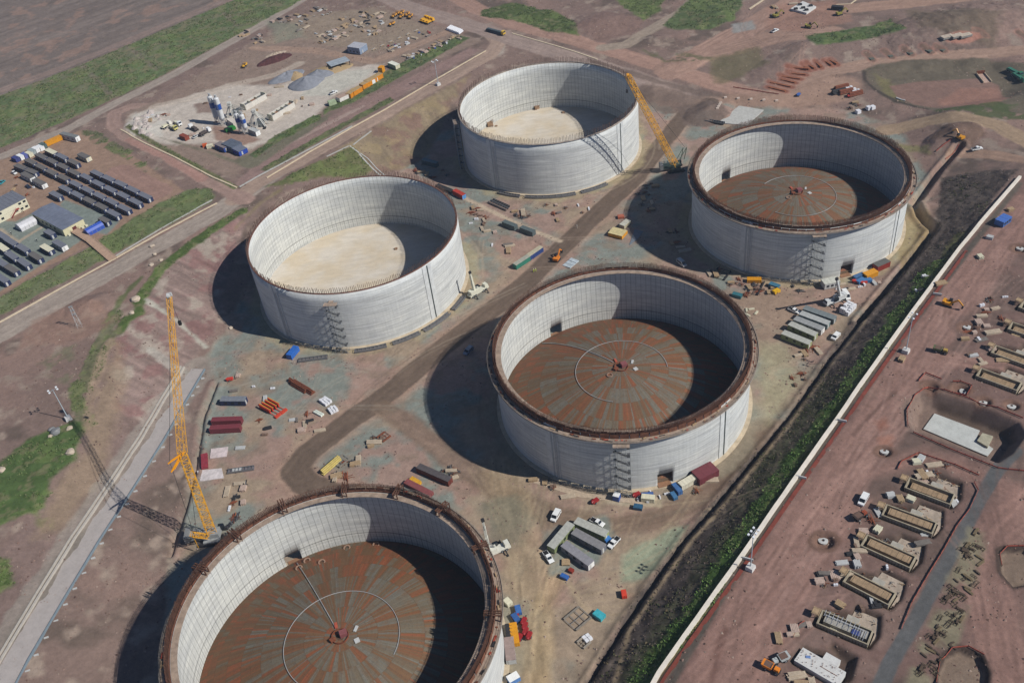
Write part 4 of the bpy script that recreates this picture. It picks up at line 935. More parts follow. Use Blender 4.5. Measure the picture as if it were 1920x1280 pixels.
def block():
    x, y, z = gp(6, 383, 6.0); a = yaw((58, 400), (116, 431))
    t = thing('office_block', 'cream two-storey cabin block with an outside stair, cut off by the left edge', 'building', (x, y, z), a)
    m = MB(); m.box(-2, 0, 0, 14, 20, 2.9); m.box(-2, 0, 3.0, 14, 20, 2.9); m.build('wall', CREAM, t)
    m = MB(); m.box(-2, 0, 5.9, 14.4, 20.4, .25)
    for i in range(9): m.box(-2, -9+i*2.2, 6.15, 14, .12, .08)
    m.build('roof', BROOF, t)
    m = MB()
    for k in range(12): m.box(6.2, -1+k*.34, .3+k*.25, 1.2, .32, .06)
    m.bar((5.7, -1, 1.2), (5.7, 3, 4.0), .1); m.bar((6.8, -1, 1.2), (6.8, 3, 4.0), .1); m.box(6.0, 3.6, 3.0, 1.8, 1.6, .1); m.build('outside_stair', RED, t)
    for Y in (-8, -5, 6, 8.6):
        for zz_ in (1.1, 4.1): m = MB(); m.box(5.02, Y, zz_, .1, 1.5, 1.1); m.build('window', glass(), t)
block()
def tent(px, py, L, W, rz, mt, label):
    x, y, z = gp(px, py, 1.5); t = thing('tent', label, 'tent', (x, y, z), rz)
    m = MB(); m.extr([(-W/2, 0), (W/2, 0), (W/2, 1.9), (W*.3, 2.9), (0, 3.4), (-W*.3, 2.9), (-W/2, 1.9)], -L/2, L/2); m.build('canopy', mt, t, smooth=False)
    m = MB()
    for k in range(5):
        Y = -L/2+L*k/4
        for a_, b_ in (((-W/2, 0), (-W/2, 1.95)), ((-W/2, 1.95), (0, 3.46)), ((0, 3.46), (W/2, 1.95)), ((W/2, 1.95), (W/2, 0))): m.bar((a_[0]*1.01, Y, a_[1]), (b_[0]*1.01, Y, b_[1]), .1)
    m.build('hoop', GALV, t)
tent(49, 419, 9, 6.5, yaw((116, 431), (158, 409))-1.57, mat((206, 204, 204), .5, .1), 'white marquee tent on the grey gravel beside the hall')
tent(176, 428, 9, 4.5, yaw((116, 431), (158, 409))-1.57, mat((48, 82, 170), .5, .1), 'blue tarpaulin tent beside the footbridge')
# ---- vehicles
def wheels(t, xs, W, r, w_=.28):
    for x in xs:
        for s in (-1, 1):
            m = MB(); m.cyl((x, s*(W/2-w_), r), (x, s*(W/2+.02), r), r, n=14, mi=0); m.cyl((x, s*(W/2+.02), r), (x, s*(W/2+.05), r), r*.5, n=10, mi=1); m.build('wheel', [TYRE, GALV], t)
def mk_pickup(c):
    def f():
        t = thing('pickup_truck', '', 'pickup truck', (0, 0, 0)); W = 1.85
        m = MB(); m.extr([(-2.6, .45), (2.55, .45), (2.62, .75), (2.5, 1.0), (1.35, 1.12), (.7, 1.15), (-.55, 1.15), (-.6, 1.1), (-2.6, 1.1)], -W/2, W/2)
        m.build('body', c, t)
        m = MB(); m.extr([(-.62, 1.1), (1.3, 1.1), (.75, 1.72), (-.45, 1.74)], -W/2+.1, W/2-.1); m.build('cab', c, t)
        m = MB(); m.extr([(.78, 1.72), (1.33, 1.13), (1.36, 1.16), (.8, 1.76)], -W/2+.2, W/2-.2); m.build('windscreen', glass(), t)
        for s in (-1, 1): m = MB(); m.extr([(-.5, 1.18), (1.05, 1.18), (.68, 1.62), (-.42, 1.62)], s*(W/2-.09)-.02, s*(W/2-.09)+.02); m.build('side_window', glass(), t)
        m = MB(); m.box(-1.6, 0, 1.105, 1.85, W-.25, .02); m.build('load_bed', BLACK, t)
        m = MB(); m.box(2.58, 0, .5, .1, W-.1, .22); m.build('bumper', DARK, t)
        wheels(t, (-1.65, 1.65), W, .38); return t
    return f
def mk_van(c, L=4.9, H=2.1, hood=.9):
    def f():
        t = thing('van', '', 'van', (0, 0, 0)); W = 1.95; h = L/2
        m = MB(); m.extr([(-h, .4), (h, .4), (h+.03, .8), (h-.05, 1.05), (h-hood, 1.25), (h-hood-.75, H-.08), (h-hood-1.1, H), (-h+.2, H), (-h, H-.25)], -W/2, W/2); m.build('body', c, t)
        m = MB(); m.extr([(h-hood+.03, 1.28), (h-hood-.72, H-.1), (h-hood-.7, H-.06), (h-hood+.07, 1.3)], -W/2+.15, W/2-.15); m.build('windscreen', glass(), t)
        for s in (-1, 1): m = MB(); m.extr([(-h+.3, 1.3), (h-hood-.25, 1.3), (h-hood-.8, H-.28), (-h+.4, H-.28)], s*W/2-.02, s*W/2+.02); m.build('side_window', glass(), t)
        m = MB(); m.box(-h, 0, 1.25, .04, W-.4, .55); m.build('rear_window', glass(), t)
        wheels(t, (-h+.9, h-.9), W, .36); return t
    return f
def mk_car(c):
    def f():
        t = thing('car', '', 'car', (0, 0, 0)); W = 1.75
        m = MB(); m.extr([(-2.1, .35), (2.1, .35), (2.15, .7), (1.0, .92), (-1.7, .95), (-2.12, .85)], -W/2, W/2); m.build('body', c, t)
        m = MB(); m.extr([(-1.65, .94), (1.0, .92), (.35, 1.4), (-1.1, 1.42)], -W/2+.12, W/2-.12); m.build('glasshouse', glass(), t)
        m = MB(); m.extr([(.3, 1.41), (-1.08, 1.43), (-1.05, 1.46), (.25, 1.46)], -W/2+.16, W/2-.16); m.build('roof', c, t)
        wheels(t, (-1.35, 1.35), W, .32); return t
    return f
def veh(key, mk, p, q, label, group=None):
    """p pixel of the centre, q a pixel its nose points to"""
    x, y, z = gp(p[0], p[1], .9); return put(key, mk, label, (x, y, z), yaw(p, q), group)
PK = mk_pickup(WHITE); VN = mk_van(WHITE)
veh('van', VN, (1042, 966), (1034, 980), 'white minivan standing alone above the cabin cluster in front of the middle tank')
veh('pk', PK, (1120, 978), (1136, 986), 'white pickup truck parked behind the cream cabins, nose to the right')
veh('pk', PK, (1151, 1016), (1140, 1028), 'white pickup truck with a black bed parked right of the grey cabins')
veh('pk', PK, (1028, 1043), (1037, 1056), 'white pickup truck parked left of the grey cabins')
veh('pk', PK, (1489, 581), (1502, 587), 'white pickup truck beside the far end of the five parallel cabins')
veh('van5', mk_van(WHITE, 4.4, 1.75, .8), (1567, 630), (1557, 640), 'white estate car standing alone near the dark embankment')
veh('van', VN, (1619, 936), (1612, 948), 'white minivan parked on the pink ground right of the long white wall')
veh('vanl', mk_van(WHITE, 5.8, 2.4, .7), (1586, 553), (1592, 562), 'white panel van behind the white mobile crane')
veh('pk', PK, (1832, 278), (1842, 275), 'white pickup truck on the dirt road at the right edge near the trench')
veh('pk', PK, (1453, 57), (1460, 54), 'white pickup truck on the red earth at the top right')
veh('pk', PK, (625, 173), (632, 170), 'white pickup truck beside the row of orange containers')
veh('carb', mk_car(mat((34, 44, 66), .35, .1)), (52, 349), (57, 352), 'dark blue car parked alone in the cabin compound')
veh('carw', mk_car(WHITE), (26, 323), (32, 326), 'white car parked at the upper end of the pale long cabins')
veh('cart', mk_car(TEAL), (3, 341), (-2, 345), 'turquoise car at the left edge of the compound')
veh('carb', mk_car(NAVY), (15, 373), (20, 371), 'dark car, first of the short line beside the office block')
veh('carr', mk_car(RED), (21, 378), (26, 376), 'red car in the short line beside the office block')
veh('carw', mk_car(WHITE), (28, 382), (34, 379), 'white car, middle of the short line beside the office block')
veh('carw', mk_car(WHITE), (35, 386), (41, 382), 'white car, last of the short line beside the office block')
veh('vang', mk_van(mat((120, 136, 156), .4), 5.0, 2.0), (878, 657), (871, 664), 'blue-grey van standing in the deep shadow of the middle tank')
veh('vans', mk_van(PALE, 5.4, 2.3), (1278, 493), (1286, 499), 'white van at the edge of the shadow left of the right-hand tank')
veh('carw2', mk_car(PALE), (366, 255), (371, 252), 'white car beside the rusty container at the batching plant')
# ---- containers and cabins in the bowl
TAN = mat((176, 172, 150), .7, .2); WC = mk_cabin(12, 3, 2.8, mat((124, 134, 92), .7), mat((176, 176, 166), .7), mat((150, 158, 110))); GC = mk_cabin(12.2, 3, 2.8, mat((106, 108, 116), .7), mat((132, 130, 130), .7), None)
def cl(key, mk, a, b, label, group=None): return cab(key, mk, 2.8, a, b, label, group)
cl('wcA', WC, (1036, 1021), (1067, 984), 'green-walled cabin with a pale roof, leftmost of the cabin cluster')
cl('wcA', WC, (1086, 977), (1131, 997), 'green-walled cabin with a pale roof, nearest the tank in the cabin cluster')
cl('gcA', GC, (1082, 998), (1125, 1021), 'grey cabin in the middle of the cabin cluster')
cl('gcB', mk_cabin(12.2, 3, 2.8, mat((122, 122, 132), .7), mat((140, 138, 142), .7), WHITE), (1061, 1021), (1104, 1052), 'grey cabin with a white end, front right of the cabin cluster')
cl('wcA', WC, (1476, 625), (1511, 639), 'green cabin with a white roof, nearest of the five parallel cabins')
cl('wcA', WC, (1487, 608), (1524, 624), 'green cabin with a cream roof, second of the five parallel cabins')
cl('gcC', mk_cabin(12.5, 3, 2.8, PALE, mat((150, 152, 150), .7), WHITE), (1498, 598), (1536, 613), 'grey cabin with a white end, third of the five parallel cabins')
cl('gcD', mk_cabin(12.5, 3, 2.8, mat((96, 120, 120), .7), mat((172, 174, 170), .7)), (1510, 589), (1545, 602), 'pale-roofed cabin, fourth of the five parallel cabins')
cl('gcE', mk_cabin(13.5, 3, 2.8, mat((88, 102, 104), .7), mat((118, 126, 126), .7)), (1518, 579), (1556, 592), 'long dark grey cabin, farthest of the five parallel cabins')
C20 = lambda c, c2=None, em=None: mk_cont(6.1, 2.44, 2.6, c, c2, em); C40 = lambda c, c2=None, em=None: mk_cont(12.2, 2.44, 2.6, c, c2, em)
cl('c40t', mk_cont(9, 2.5, 2.6, mat((48, 124, 104), .6), mat((166, 166, 150))), (966, 494), (989, 479), 'green container with a pale roof beside the haul road')
cl('c40b', mk_cont(9, 2.5, 2.6, mat((42, 66, 124), .6), mat((186, 178, 150))), (990, 478), (1015, 461), 'blue container with a cream roof beside the haul road')
cl('cg1', mk_cont(8, 2.5, 2.6, mat((86, 98, 98), .7)), (944, 413), (967, 422), 'grey-green container left of two between the bare tanks')
cl('cg1', mk_cont(8, 2.5, 2.6, mat((86, 98, 98), .7)), (976, 423), (1002, 433), 'grey-green container right of two between the bare tanks')
cl('crb', mk_cont(8, 2.5, 2.6, mat((176, 60, 44), .6), None, mat((90, 150, 205))), (852, 355), (869, 364), 'red container with a sky-blue end behind the bare left tank')
cl('cdk', mk_cont(11, 2.4, 1.6, DARK), (816, 341), (848, 354), 'long dark skip behind the rim of the bare left tank')
cl('ctl', mk_cont(10, 2.6, 2.7, mat((44, 82, 88), .6), mat((92, 118, 120))), (791, 297), (820, 305), 'teal container in the shadow of the farthest tank')
cl('cnv', mk_cabin(10.5, 3, 2.8, NAVY, mat((120, 124, 130), .7)), (412, 747), (462, 747), 'dark blue cabin with a grey roof above the two maroon containers')
cl('cma', C40(MAROON), (394, 785), (454, 783), 'maroon container, upper of a pair beside the trench')
cl('cma', C40(MAROON), (391, 800), (451, 797), 'maroon container, lower of a pair beside the trench')
cl('cmb', mk_cont(7.5, 2.4, 1.2, mat((146, 52, 62), .6)), (380, 846), (381, 868), 'small maroon skip beside the pink slab and the trench')
cl('cml', mk_cont(14.5, 2.6, 2.6, mat((110, 52, 42), .7), mat((84, 78, 78), .7)), (785, 872), (842, 897), 'long dark-roofed rusty red container between the nearest tanks')
cl('cmm', mk_cont(12.2, 2.4, 1.6, mat((132, 72, 70), .7)), (757, 895), (810, 922), 'long pink-red skip behind the rim of the nearest tank')
cl('c20b', mk_cont(6.2, 2.6, 2.6, mat((44, 104, 188), .5)), (541, 664), (554, 648), 'bright blue container at the foot of the bare left tank')
cl('cmr', mk_cont(8.2, 5, 3.2, mat((112, 50, 58), .6)), (1310, 889), (1334, 877), 'maroon double container at the right foot of the middle tank')
cl('cwh', mk_cont(6.5, 2.5, 2.5, mat((214, 208, 186), .6)), (1279, 904), (1298, 893), 'cream white container beside the doorway of the middle tank')
cl('cbl', mk_cont(4.5, 1.8, 1.9, mat((60, 104, 156), .5)), (1265, 904), (1274, 915), 'blue skip, upper of two by the doorway of the middle tank')
cl('cbm', mk_cont(3, 1.6, 1.4, mat((62, 112, 152), .5)), (1261, 918), (1266, 925), 'smaller blue skip, lower of two by the doorway of the middle tank')
cl('cr3', mk_cont(7, 3.4, 3, mat((140, 48, 38), .6), mat((92, 92, 88), .7)), (1645, 496), (1661, 489), 'red container with a grey roof at the right foot of the right-hand tank')
cl('cy3', mk_cont(6, 3, 2.4, YEL), (1624, 512), (1641, 505), 'yellow container between the red container and the blue skips')
cl('cb3', mk_cont(5, 2, 1.8, mat((62, 104, 148), .5)), (1605, 514), (1617, 509), 'blue skip, upper left of a trio near the doorway of the right-hand tank')
cl('cb4', mk_cont(4, 2, 1.5, mat((66, 118, 168), .5)), (1611, 521), (1618, 517), 'blue skip, lower left of a trio near the doorway of the right-hand tank')
cl('cb4', mk_cont(4, 2, 1.5, mat((66, 118, 168), .5)), (1622, 519), (1631, 518), 'blue skip, right of a trio near the doorway of the right-hand tank')
cl('cpw', mk_cabin(7, 4, 3, PALE, mat((196, 196, 184), .7)), (1548, 528), (1567, 524), 'white-roofed hut below the doorway of the right-hand tank')
cl('cyl', mk_cont(6, 2.4, 1.6, YEL), (1409, 518), (1420, 518), 'yellow skip in the steel yard left of the right-hand tank')
cl('ctb', mk_cont(4.5, 2.2, 1.6, mat((62, 116, 140), .5)), (1448, 527), (1457, 530), 'blue skip at the shadowed foot of the right-hand tank')
cl('cty', mk_cont(3, 2, 1.4, mat((226, 176, 30), .5)), (1453, 540), (1459, 537), 'small bright yellow skip in front of the right-hand tank')
cl('cgb', mk_cont(4, 2.2, 1.6, mat((50, 110, 118), .5)), (1377, 545), (1388, 548), 'teal skip below the steel yard behind the middle tank')
cl('cra', mk_cabin(6.2, 4, 2.8, mat((60, 100, 160)), mat((74, 112, 184), .5)), (1877, 412), (1887, 405), 'blue hut beside the far end of the long white wall')
cl('ccy', mk_cont(4.5, 2.2, 2, CREAM), (1210, 927), (1220, 928), 'cream generator box at the foot of the middle tank right of the stair')
cl('cbb', mk_cont(4, 2, 1.3, mat((62, 96, 156), .5)), (1208, 921), (1220, 920), 'blue rack of bottles behind the cream generator box')
cl('cb9', mk_cont(3, 2, 1.3, mat((40, 88, 118), .5)), (1192, 942), (1200, 943), 'dark blue skip below the stair of the middle tank')
cl('cwb', mk_cont(2.2, 2.2, 2.6, mat((60, 96, 168), .5), WHITE), (1154, 925), (1158, 926), 'blue and white box standing by the stair of the middle tank')
cl('tq', mk_cont(3.4, 2.4, 1.5, mat((64, 172, 182), .5)), (1118, 1142), (1128, 1149), 'turquoise skip near the dark embankment')
cl('sb1', mk_cont(2.2, 1.5, 1.3, mat((62, 124, 192), .5)), (1137, 1004), (1140, 1002), 'small blue bin at the end of the green cabin')
cl('sb2', mk_cont(2.6, 1.5, 1.2, mat((52, 100, 168), .5)), (1053, 1071), (1062, 1075), 'small blue skip below the cabin cluster')
cl('pll', mk_cont(2.6, 2.4, .8, TIMB), (1056, 1045), (1064, 1045), 'low wooden crate beside the front grey cabin')
cl('rd1', mk_cont(1.6, 1.4, 1.1, mat((140, 50, 34), .5)), (1068, 1060), (1072, 1062), 'small rust red bin below the grey cabin')
cl('y5', mk_cont(7.4, 2.4, 2, YEL), (961, 1166), (966, 1199), 'long yellow container beside the nearest tank')
cl('b5', mk_cont(6.5, 2.2, 2, DARK), (953, 1168), (956, 1196), 'dark container wedged between the nearest tank and the yellow one')
cl('b51', mk_cont(3, 1.8, 1.5, mat((62, 106, 168), .5)), (969, 1130), (972, 1142), 'blue bin, upper of two beside the nearest tank')
cl('b52', mk_cont(3, 1.8, 1.5, mat((52, 92, 148), .5)), (962, 1146), (969, 1156), 'blue bin, lower of two beside the nearest tank')
cl('c53', mk_cont(2.6, 2, 1.5, CREAM), (948, 1118), (954, 1124), 'cream box above the red compressors by the nearest tank')
cl('p55', mk_cabin(8, 3, 2.6, PALE, mat((150, 130, 122), .8)), (954, 1200), (957, 1228), 'pinkish-roofed hut beside the nearest tank')
cl('w56', mk_cont(3.5, 2.4, 2.2, mat((90, 140, 200), .5), WHITE), (957, 1268), (966, 1263), 'blue box with a white top at the bottom beside the nearest tank')
# left upper yard containers
cl('oy', mk_cont(10, 2.6, 2.8, YEL), (89, 264), (107, 256), 'yellow container in the line of containers beside the upper road')
cl('ow', mk_cabin(14, 3, 3.4, PALE, mat((120, 122, 120)), WHITE), (122, 252), (138, 256), 'grey and white lorry trailer parked behind the yellow container')
for i, (p, c) in enumerate((((79, 270), mat((80, 100, 96))), ((74, 274), WHITE), ((66, 277), WHITE), ((58, 281), mat((150, 160, 158))), ((53, 286), CREAM), ((45, 288), mat((92, 100, 160))), ((37, 291), WHITE), ((28, 295), mat((58, 66, 120))))):
    one('bx%d' % i, mk_cont(5.0, 2.6, 2.4, c), 2.4, p, yaw((100, 258), (30, 294))+1.57, '%s box container counted leftward from the yellow container' % (ORD+['eighth'])[i])
# ------------------------------------------------------------------ cranes
def P3(px, py, z): return Vector((*un(px, py, z), z))
def crawler(t, z0=0, s=1.0, c=None):
    for sd_ in (-1, 1):
        m = MB(); m.extr([(-4*s, z0+.5), (-3.4*s, z0), (3.4*s, z0), (4*s, z0+.5), (3.6*s, z0+1.2), (-3.6*s, z0+1.2)], sd_*2.6*s-.55, sd_*2.6*s+.55); m.build('crawler_track', DARK, t)
    m = MB(); m.box(0, 0, z0+1.0, 4.5*s, 5.2*s, .7); m.box(-2*s, 0, z0+1.75, 8.5*s, 2.8*s, 1.9); m.build('machinery_deck', c or mat((84, 100, 92), .6), t)
    m = MB(); m.box(-6.6*s, 0, z0+1.8, 1.6, 3.8*s, 2.6); m.build('counterweight', GREY, t)
    m = MB(); m.box(2.4*s, 1.9*s, z0+1.8, 1.8, 1.2, 1.9); m.build('cab', [glass()], t)
# big yellow lattice crane at the left, nearly upright boom with a steep upper jib
b0 = gp(401, 1008); base = Vector(b0); J = P3(342, 850, 41); Tp = P3(317, 556, 83)
t = thing('lattice_crane', 'tall yellow lattice boom crane rising beside the nearest tank, reaching above the left bank', 'crane', base, 0)
L_ = lambda p: Vector(p)-base
yc = mat((222, 160, 44), .5, .12, dk=.1)
m = MB(); m.lattice(L_(base+Vector((0, 0, 3.2))), L_(J), 3.0, 20, .19, 2.4); m.build('main_boom', yc, t)
m = MB(); m.lattice(L_(J), L_(Tp), 2.4, 24, .14, 1.2); m.build('luffing_jib', yc, t)
k1 = P3(318, 866, 41); k2 = P3(324, 882, 38.5)
for k_ in (k1, k2):
    m = MB(); d_ = (L_(k_)-L_(J)); 
    for o_ in (-.8, .8): m.bar(L_(J)+Vector((o_*.7, o_, 0)), L_(k_)+Vector((o_*.5, o_*.7, 0)), .32)
    for q in (.3, .6, .98): m.bar(L_(J)+d_*q+Vector((-.5, -.8, 0)), L_(J)+d_*q+Vector((.5, .8, 0)), .22)
    m.build('strut', mat((230, 150, 10), .45, .1, dk=0), t)
m = MB(); bk = Vector((-3.5, -6.0, 3))
m.bar(L_(k1), L_(Tp)+Vector((0, 0, -1)), .1); m.bar(L_(k2), bk, .1); m.bar(L_(k1), L_(k2), .1); m.bar(L_(Tp), L_(Tp)+Vector((0, 0, -10)), .09); m.bar(bk, L_(J)+Vector((0, 0, -6)), .1); m.build('stay_rope', DARK, t)
m = MB(); e = L_(Tp)+Vector((0, 0, -10)); m.box(e.x, e.y, e.z-1.5, .9, .9, 1.5); m.build('hook_block', BLACK, t)
m = MB(); e = L_(Tp); m.cyl(e+Vector((-.5, 0, .4)), e+Vector((.5, 0, .4)), .9, n=12); m.box(e.x+.8, e.y, e.z+.2, .6, .6, 1.2); m.build('jib_head', PALE, t)
m = MB(); m.lattice(Vector((-1, -1.5, 3)), bk+Vector((0, 0, 7)), 1.6, 6, .2); m.bar(bk+Vector((0, 0, 7)), bk, .2); m.build('gantry_frame', yc, t)
crawler(t, 0, 1.25, mat((150, 152, 150), .6))
# lattice crane by the farthest tank
b1 = Vector(gp(1266, 318)); T1p = P3(1177, 142, 65)
t = thing('lattice_crane', 'yellow lattice boom crane on crawler tracks leaning over the farthest tank', 'crane', b1, 0)
f1 = T1p-b1
m = MB(); m.lattice(Vector((0, 0, 2.5)), f1, 2.6, 30, .2, 2.0); m.build('main_boom', yc, t)
m = MB(); nh = Vector((-f1.x, -f1.y, 0)).normalized(); bk = nh*8+Vector((0, 0, 9)); 
for o_ in (-.9, .9): m.bar(Vector((o_, 0, 3)), bk+Vector((o_, 0, 0)), .25); m.bar(nh*6+Vector((o_, 0, 3)), bk+Vector((o_, 0, 0)), .25)
m.build('gantry_frame', mat((70, 84, 66)), t)
m = MB(); m.bar(bk, f1, .1); m.bar(f1, f1+Vector((-.5, .5, -7)), .09); m.build('stay_rope', DARK, t)
m = MB(); m.box(f1.x-.5, f1.y+.5, f1.z-8.5, .8, .8, 1.5); m.build('hook_block', BLACK, t)
m = MB(); m.cyl(f1+Vector((-.6, 0, .2)), f1+Vector((.6, 0, .2)), .8, n=12); m.build('boom_head', YEL, t)
crawler(t, 0, 1.1, mat((66, 82, 74), .6))
# telescopic mobile cranes
def mobile(px, py, nose, tip, zt, c, label, boomc=None):
    x, y, z = gp(px, py); a = yaw((px, py), nose); t = thing('mobile_crane', label, 'crane', (x, y, z), a, 'white telescopic mobile cranes')
    ca_, sa = math.cos(-a), math.sin(-a)
    def loc(p): d = p-Vector((x, y, z)); return Vector((d.x*ca_-d.y*sa, d.x*sa+d.y*ca_, d.z))
    tp = loc(P3(tip[0], tip[1], zt))
    m = MB(); m.box(0, 0, .7, 10.5, 2.6, .9); m.box(4.2, 0, 1.6, 1.9, 2.4, 1.3, top=.85); m.build('chassis', c, t)
    m = MB(); m.box(5.2, 0, 2.0, .1, 2.0, .7); m.build('windscreen', glass(), t)
    wheels(t, (-4, -2.4, 2, 3.6), 2.7, .6, .5)
    m = MB(); m.box(-1.6, 0, 1.65, 4.2, 2.4, 1.4); m.box(-4.0, 0, 1.7, 1.4, 2.5, 1.5); m.build('superstructure', c, t)
    m = MB(); m.box(.6, 1.3, 1.7, 1.7, .9, 1.6); m.build('cab', glass(), t)
    r = Vector((-2.0, 0, 2.6)); m = MB(); q1 = r.lerp(tp, .45); q2 = r.lerp(tp, .78); m.bar(r, q1, 1.0, h=1.1); m.bar(q1, q2, .8, h=.9); m.bar(q2, tp, .6, h=.7); m.build('telescopic_boom', boomc or c, t)
    m = MB(); m.box(tp.x, tp.y, tp.z-.5, 1.0, .9, 1.1); m.bar(tp, tp-Vector((0, 0, 5)), .08); m.build('boom_head', DARK, t)
    m = MB(); m.bar((.3, 0, 2.2), r.lerp(tp, .3), .4); m.build('lift_ram', GREY, t)
    for sx in (-3.2, 3.0):
        for sy in (-1, 1): m = MB(); m.box(sx, sy*2.1, .8, .35, 2.4, .3); m.bar((sx, sy*3.2, 1), (sx, sy*3.2, .1), .25); m.box(sx, sy*3.2, 0, .9, .9, .1); m.build('outrigger', DARK, t)
mobile(897, 549, (912, 540), (881, 511), 13, mat((212, 210, 190), .5, .1), 'cream white mobile crane beside the bare left tank, boom raised to the upper left')
mobile(1566, 566, (1550, 572), (1569, 523), 19, mat((206, 208, 206), .5, .1), 'white mobile crane in front of the right-hand tank, boom nearly upright')
mobile(929, 1035, (938, 1031), (905, 975), 20, mat((214, 212, 198), .5, .1), 'cream white mobile crane half hidden behind the nearest tank')
# ------------------------------------------------------------------ batching plant
def silo(px, py, h, r, label, band=True):
    x, y, z = gp(px, py); t = thing('cement_silo', label, 'silo', (x, y, z), 0, 'cement silos at the batching plant')
    m = MB(); m.lathe([(.4, 2.2), (r, 4.4), (r, h-.6), (r*.6, h), (.05, h+.15)], 20); m.build('silo_body', mat((206, 206, 204), .45, .1, dk=.1), t, smooth=False)
    m = MB(); m.lathe([(r+.04, h*.58), (r+.04, h*.78)], 20); m.build('blue_band', mat((30, 74, 150), .45, .1, dk=.05), t)
    for a in (45, 135, 225, 315): m = MB(); c, s = math.cos(R(a)), math.sin(R(a)); m.bar((r*.95*c, r*.95*s, 0), (r*.95*c, r*.95*s, 5), .25); m.build('leg', PALE, t)
    m = MB(); m.box(.4, 0, h, .8, .8, 1.5); m.cyl((-.4, .4, h), (-.4, .4, h+1.8), .25); m.build('filter_unit', PALE, t)
    m = MB()
    for q in (-.25, .25): m.bar((q, -r-.2, .5), (q, -r-.2, h), .08)
    for k in range(int(h/.8)): m.bar((-.25, -r-.2, .6+k*.8), (.25, -r-.2, .6+k*.8), .05)
    m.build('ladder', GALV, t)
silo(409, 231, 17, 1.55, 'tall blue-banded cement silo, rear one of the taller pair'); silo(420, 234, 17, 1.65, 'tall blue-banded cement silo, front one of the taller pair')
silo(453, 249, 12, 1.35, 'short blue-banded cement silo, rear one of the shorter pair'); silo(463, 251, 12, 1.5, 'short blue-banded cement silo, front one of the shorter pair')
def star(px, py, h, feet, label):
    x, y, z = gp(px, py); t = thing('batching_frame', label, 'batching frame', (x, y, z))
    fr = mat((204, 202, 192), .6, .12)
    for f in feet:
        fx, fy, fz_ = gp(*f); m = MB(); m.bar((fx-x, fy-y, 0), (0, 0, h), .35); m.bar((fx-x+.8, fy-y, 0), (0.5, 0.3, h), .25); m.build('leg', fr, t)
    m = MB(); m.box(0, 0, h-.4, 2, 2, 1.1); m.cyl((0, 0, h-1), (0, 0, h-3.5), 1.6, .5); m.build('mixer_head', fr, t)
    m = MB(); m.lattice(Vector((0, 0, h-.5)), Vector((6, 5, 1.5)), 1.0, 7, .15); m.build('drag_conveyor', mat((160, 158, 150)), t)
    m = MB(); m.box(1.5, 2.5, 0, 4, 3.5, 2.6); m.box(3, -1.5, 0, 2.5, 2, 1.8); m.build('hopper', mat((120, 124, 122), .7, .3), t)
star(437, 219, 8.5, ((423, 220), (426, 222), (437, 223), (445, 212)), 'white strutted batching frame behind the taller silos')
star(484, 236, 9.5, ((466, 236), (470, 238), (481, 241), (498, 239), (503, 232)), 'white strutted batching frame between the short silos and the aggregate bins')
def bins(a, b, W, label, n=5):
    loc, rz, L = seg(a, b, 0); t = thing('aggregate_bin', label, 'aggregate bin', loc, rz, 'aggregate bins'); wm_ = mat((206, 200, 188), .8, .15)
    for s in (-1, 1): m = MB(); m.box(0, s*W/2, 0, L, .3, 3.2); m.build('side_wall', wm_, t)
    for i in range(n+1): m = MB(); m.box(-L/2+L*i/n, 0, 0, .3, W-.35, 3.8 if i in (0, n) else 3.0); m.build('divider', CREAM, t)
    for i in range(n):
        m = MB(); c = (mat((110, 112, 112), .9), mat((150, 108, 80), .9), mat((96, 98, 96), .9))[i % 3]; m.box(-L/2+L*(i+.5)/n, 0, 0, L/n-.5, W-.5, 2.5, top=.6); m.build('aggregate', c, t)
bins((508, 226), (549, 200), 4.2, 'long white aggregate bin, lower right of two'); bins((457, 206), (496, 184), 4.5, 'aggregate bin, upper left of two', 3)
cl('bpg', mk_cont(6, 3, 2, mat((40, 130, 50), .5)), (421, 240), (438, 233), 'bright green hopper box between the silo pairs')
cl('bpw', mk_cont(9, 3, 3, mat((208, 198, 184), .7)), (427, 221), (443, 232), 'pinkish white box behind the short silos')
cl('bpv', mk_cont(7, 3, 3, mat((160, 160, 156), .7), mat((176, 176, 172)), WHITE), (470, 241), (482, 246), 'grey box with a white end right of the short silos')
cl('rbx', mk_cont(6, 2.8, 2.4, mat((136, 64, 44), .7)), (336, 249), (352, 256), 'rust brown container left of the silos')
cl('obx', mk_cont(3.4, 2.4, 2, CREAM, None, CREAM), (386, 270), (397, 268), 'small cream skip beside the blue building')
cl('obo', mk_cont(2.6, 2, 1.6, ORG), (380, 267), (384, 266), 'small orange bin beside the cream skip')
cl('bb1', mk_cabin(9, 4, 3, mat((34, 68, 140), .6), mat((128, 118, 116))), (407, 268), (425, 276), 'blue cabin, left wing of the batching plant office')
cl('bb2', mk_cabin(9.5, 7, 3.6, mat((82, 92, 108), .6), mat((88, 96, 108))), (423, 266), (446, 275), 'grey middle building of the batching plant office')
cl('bb3', mk_cabin(8, 5.5, 3, mat((34, 68, 160), .6), mat((110, 116, 130))), (442, 275), (454, 281), 'bright blue cabin, right wing of the batching plant office')
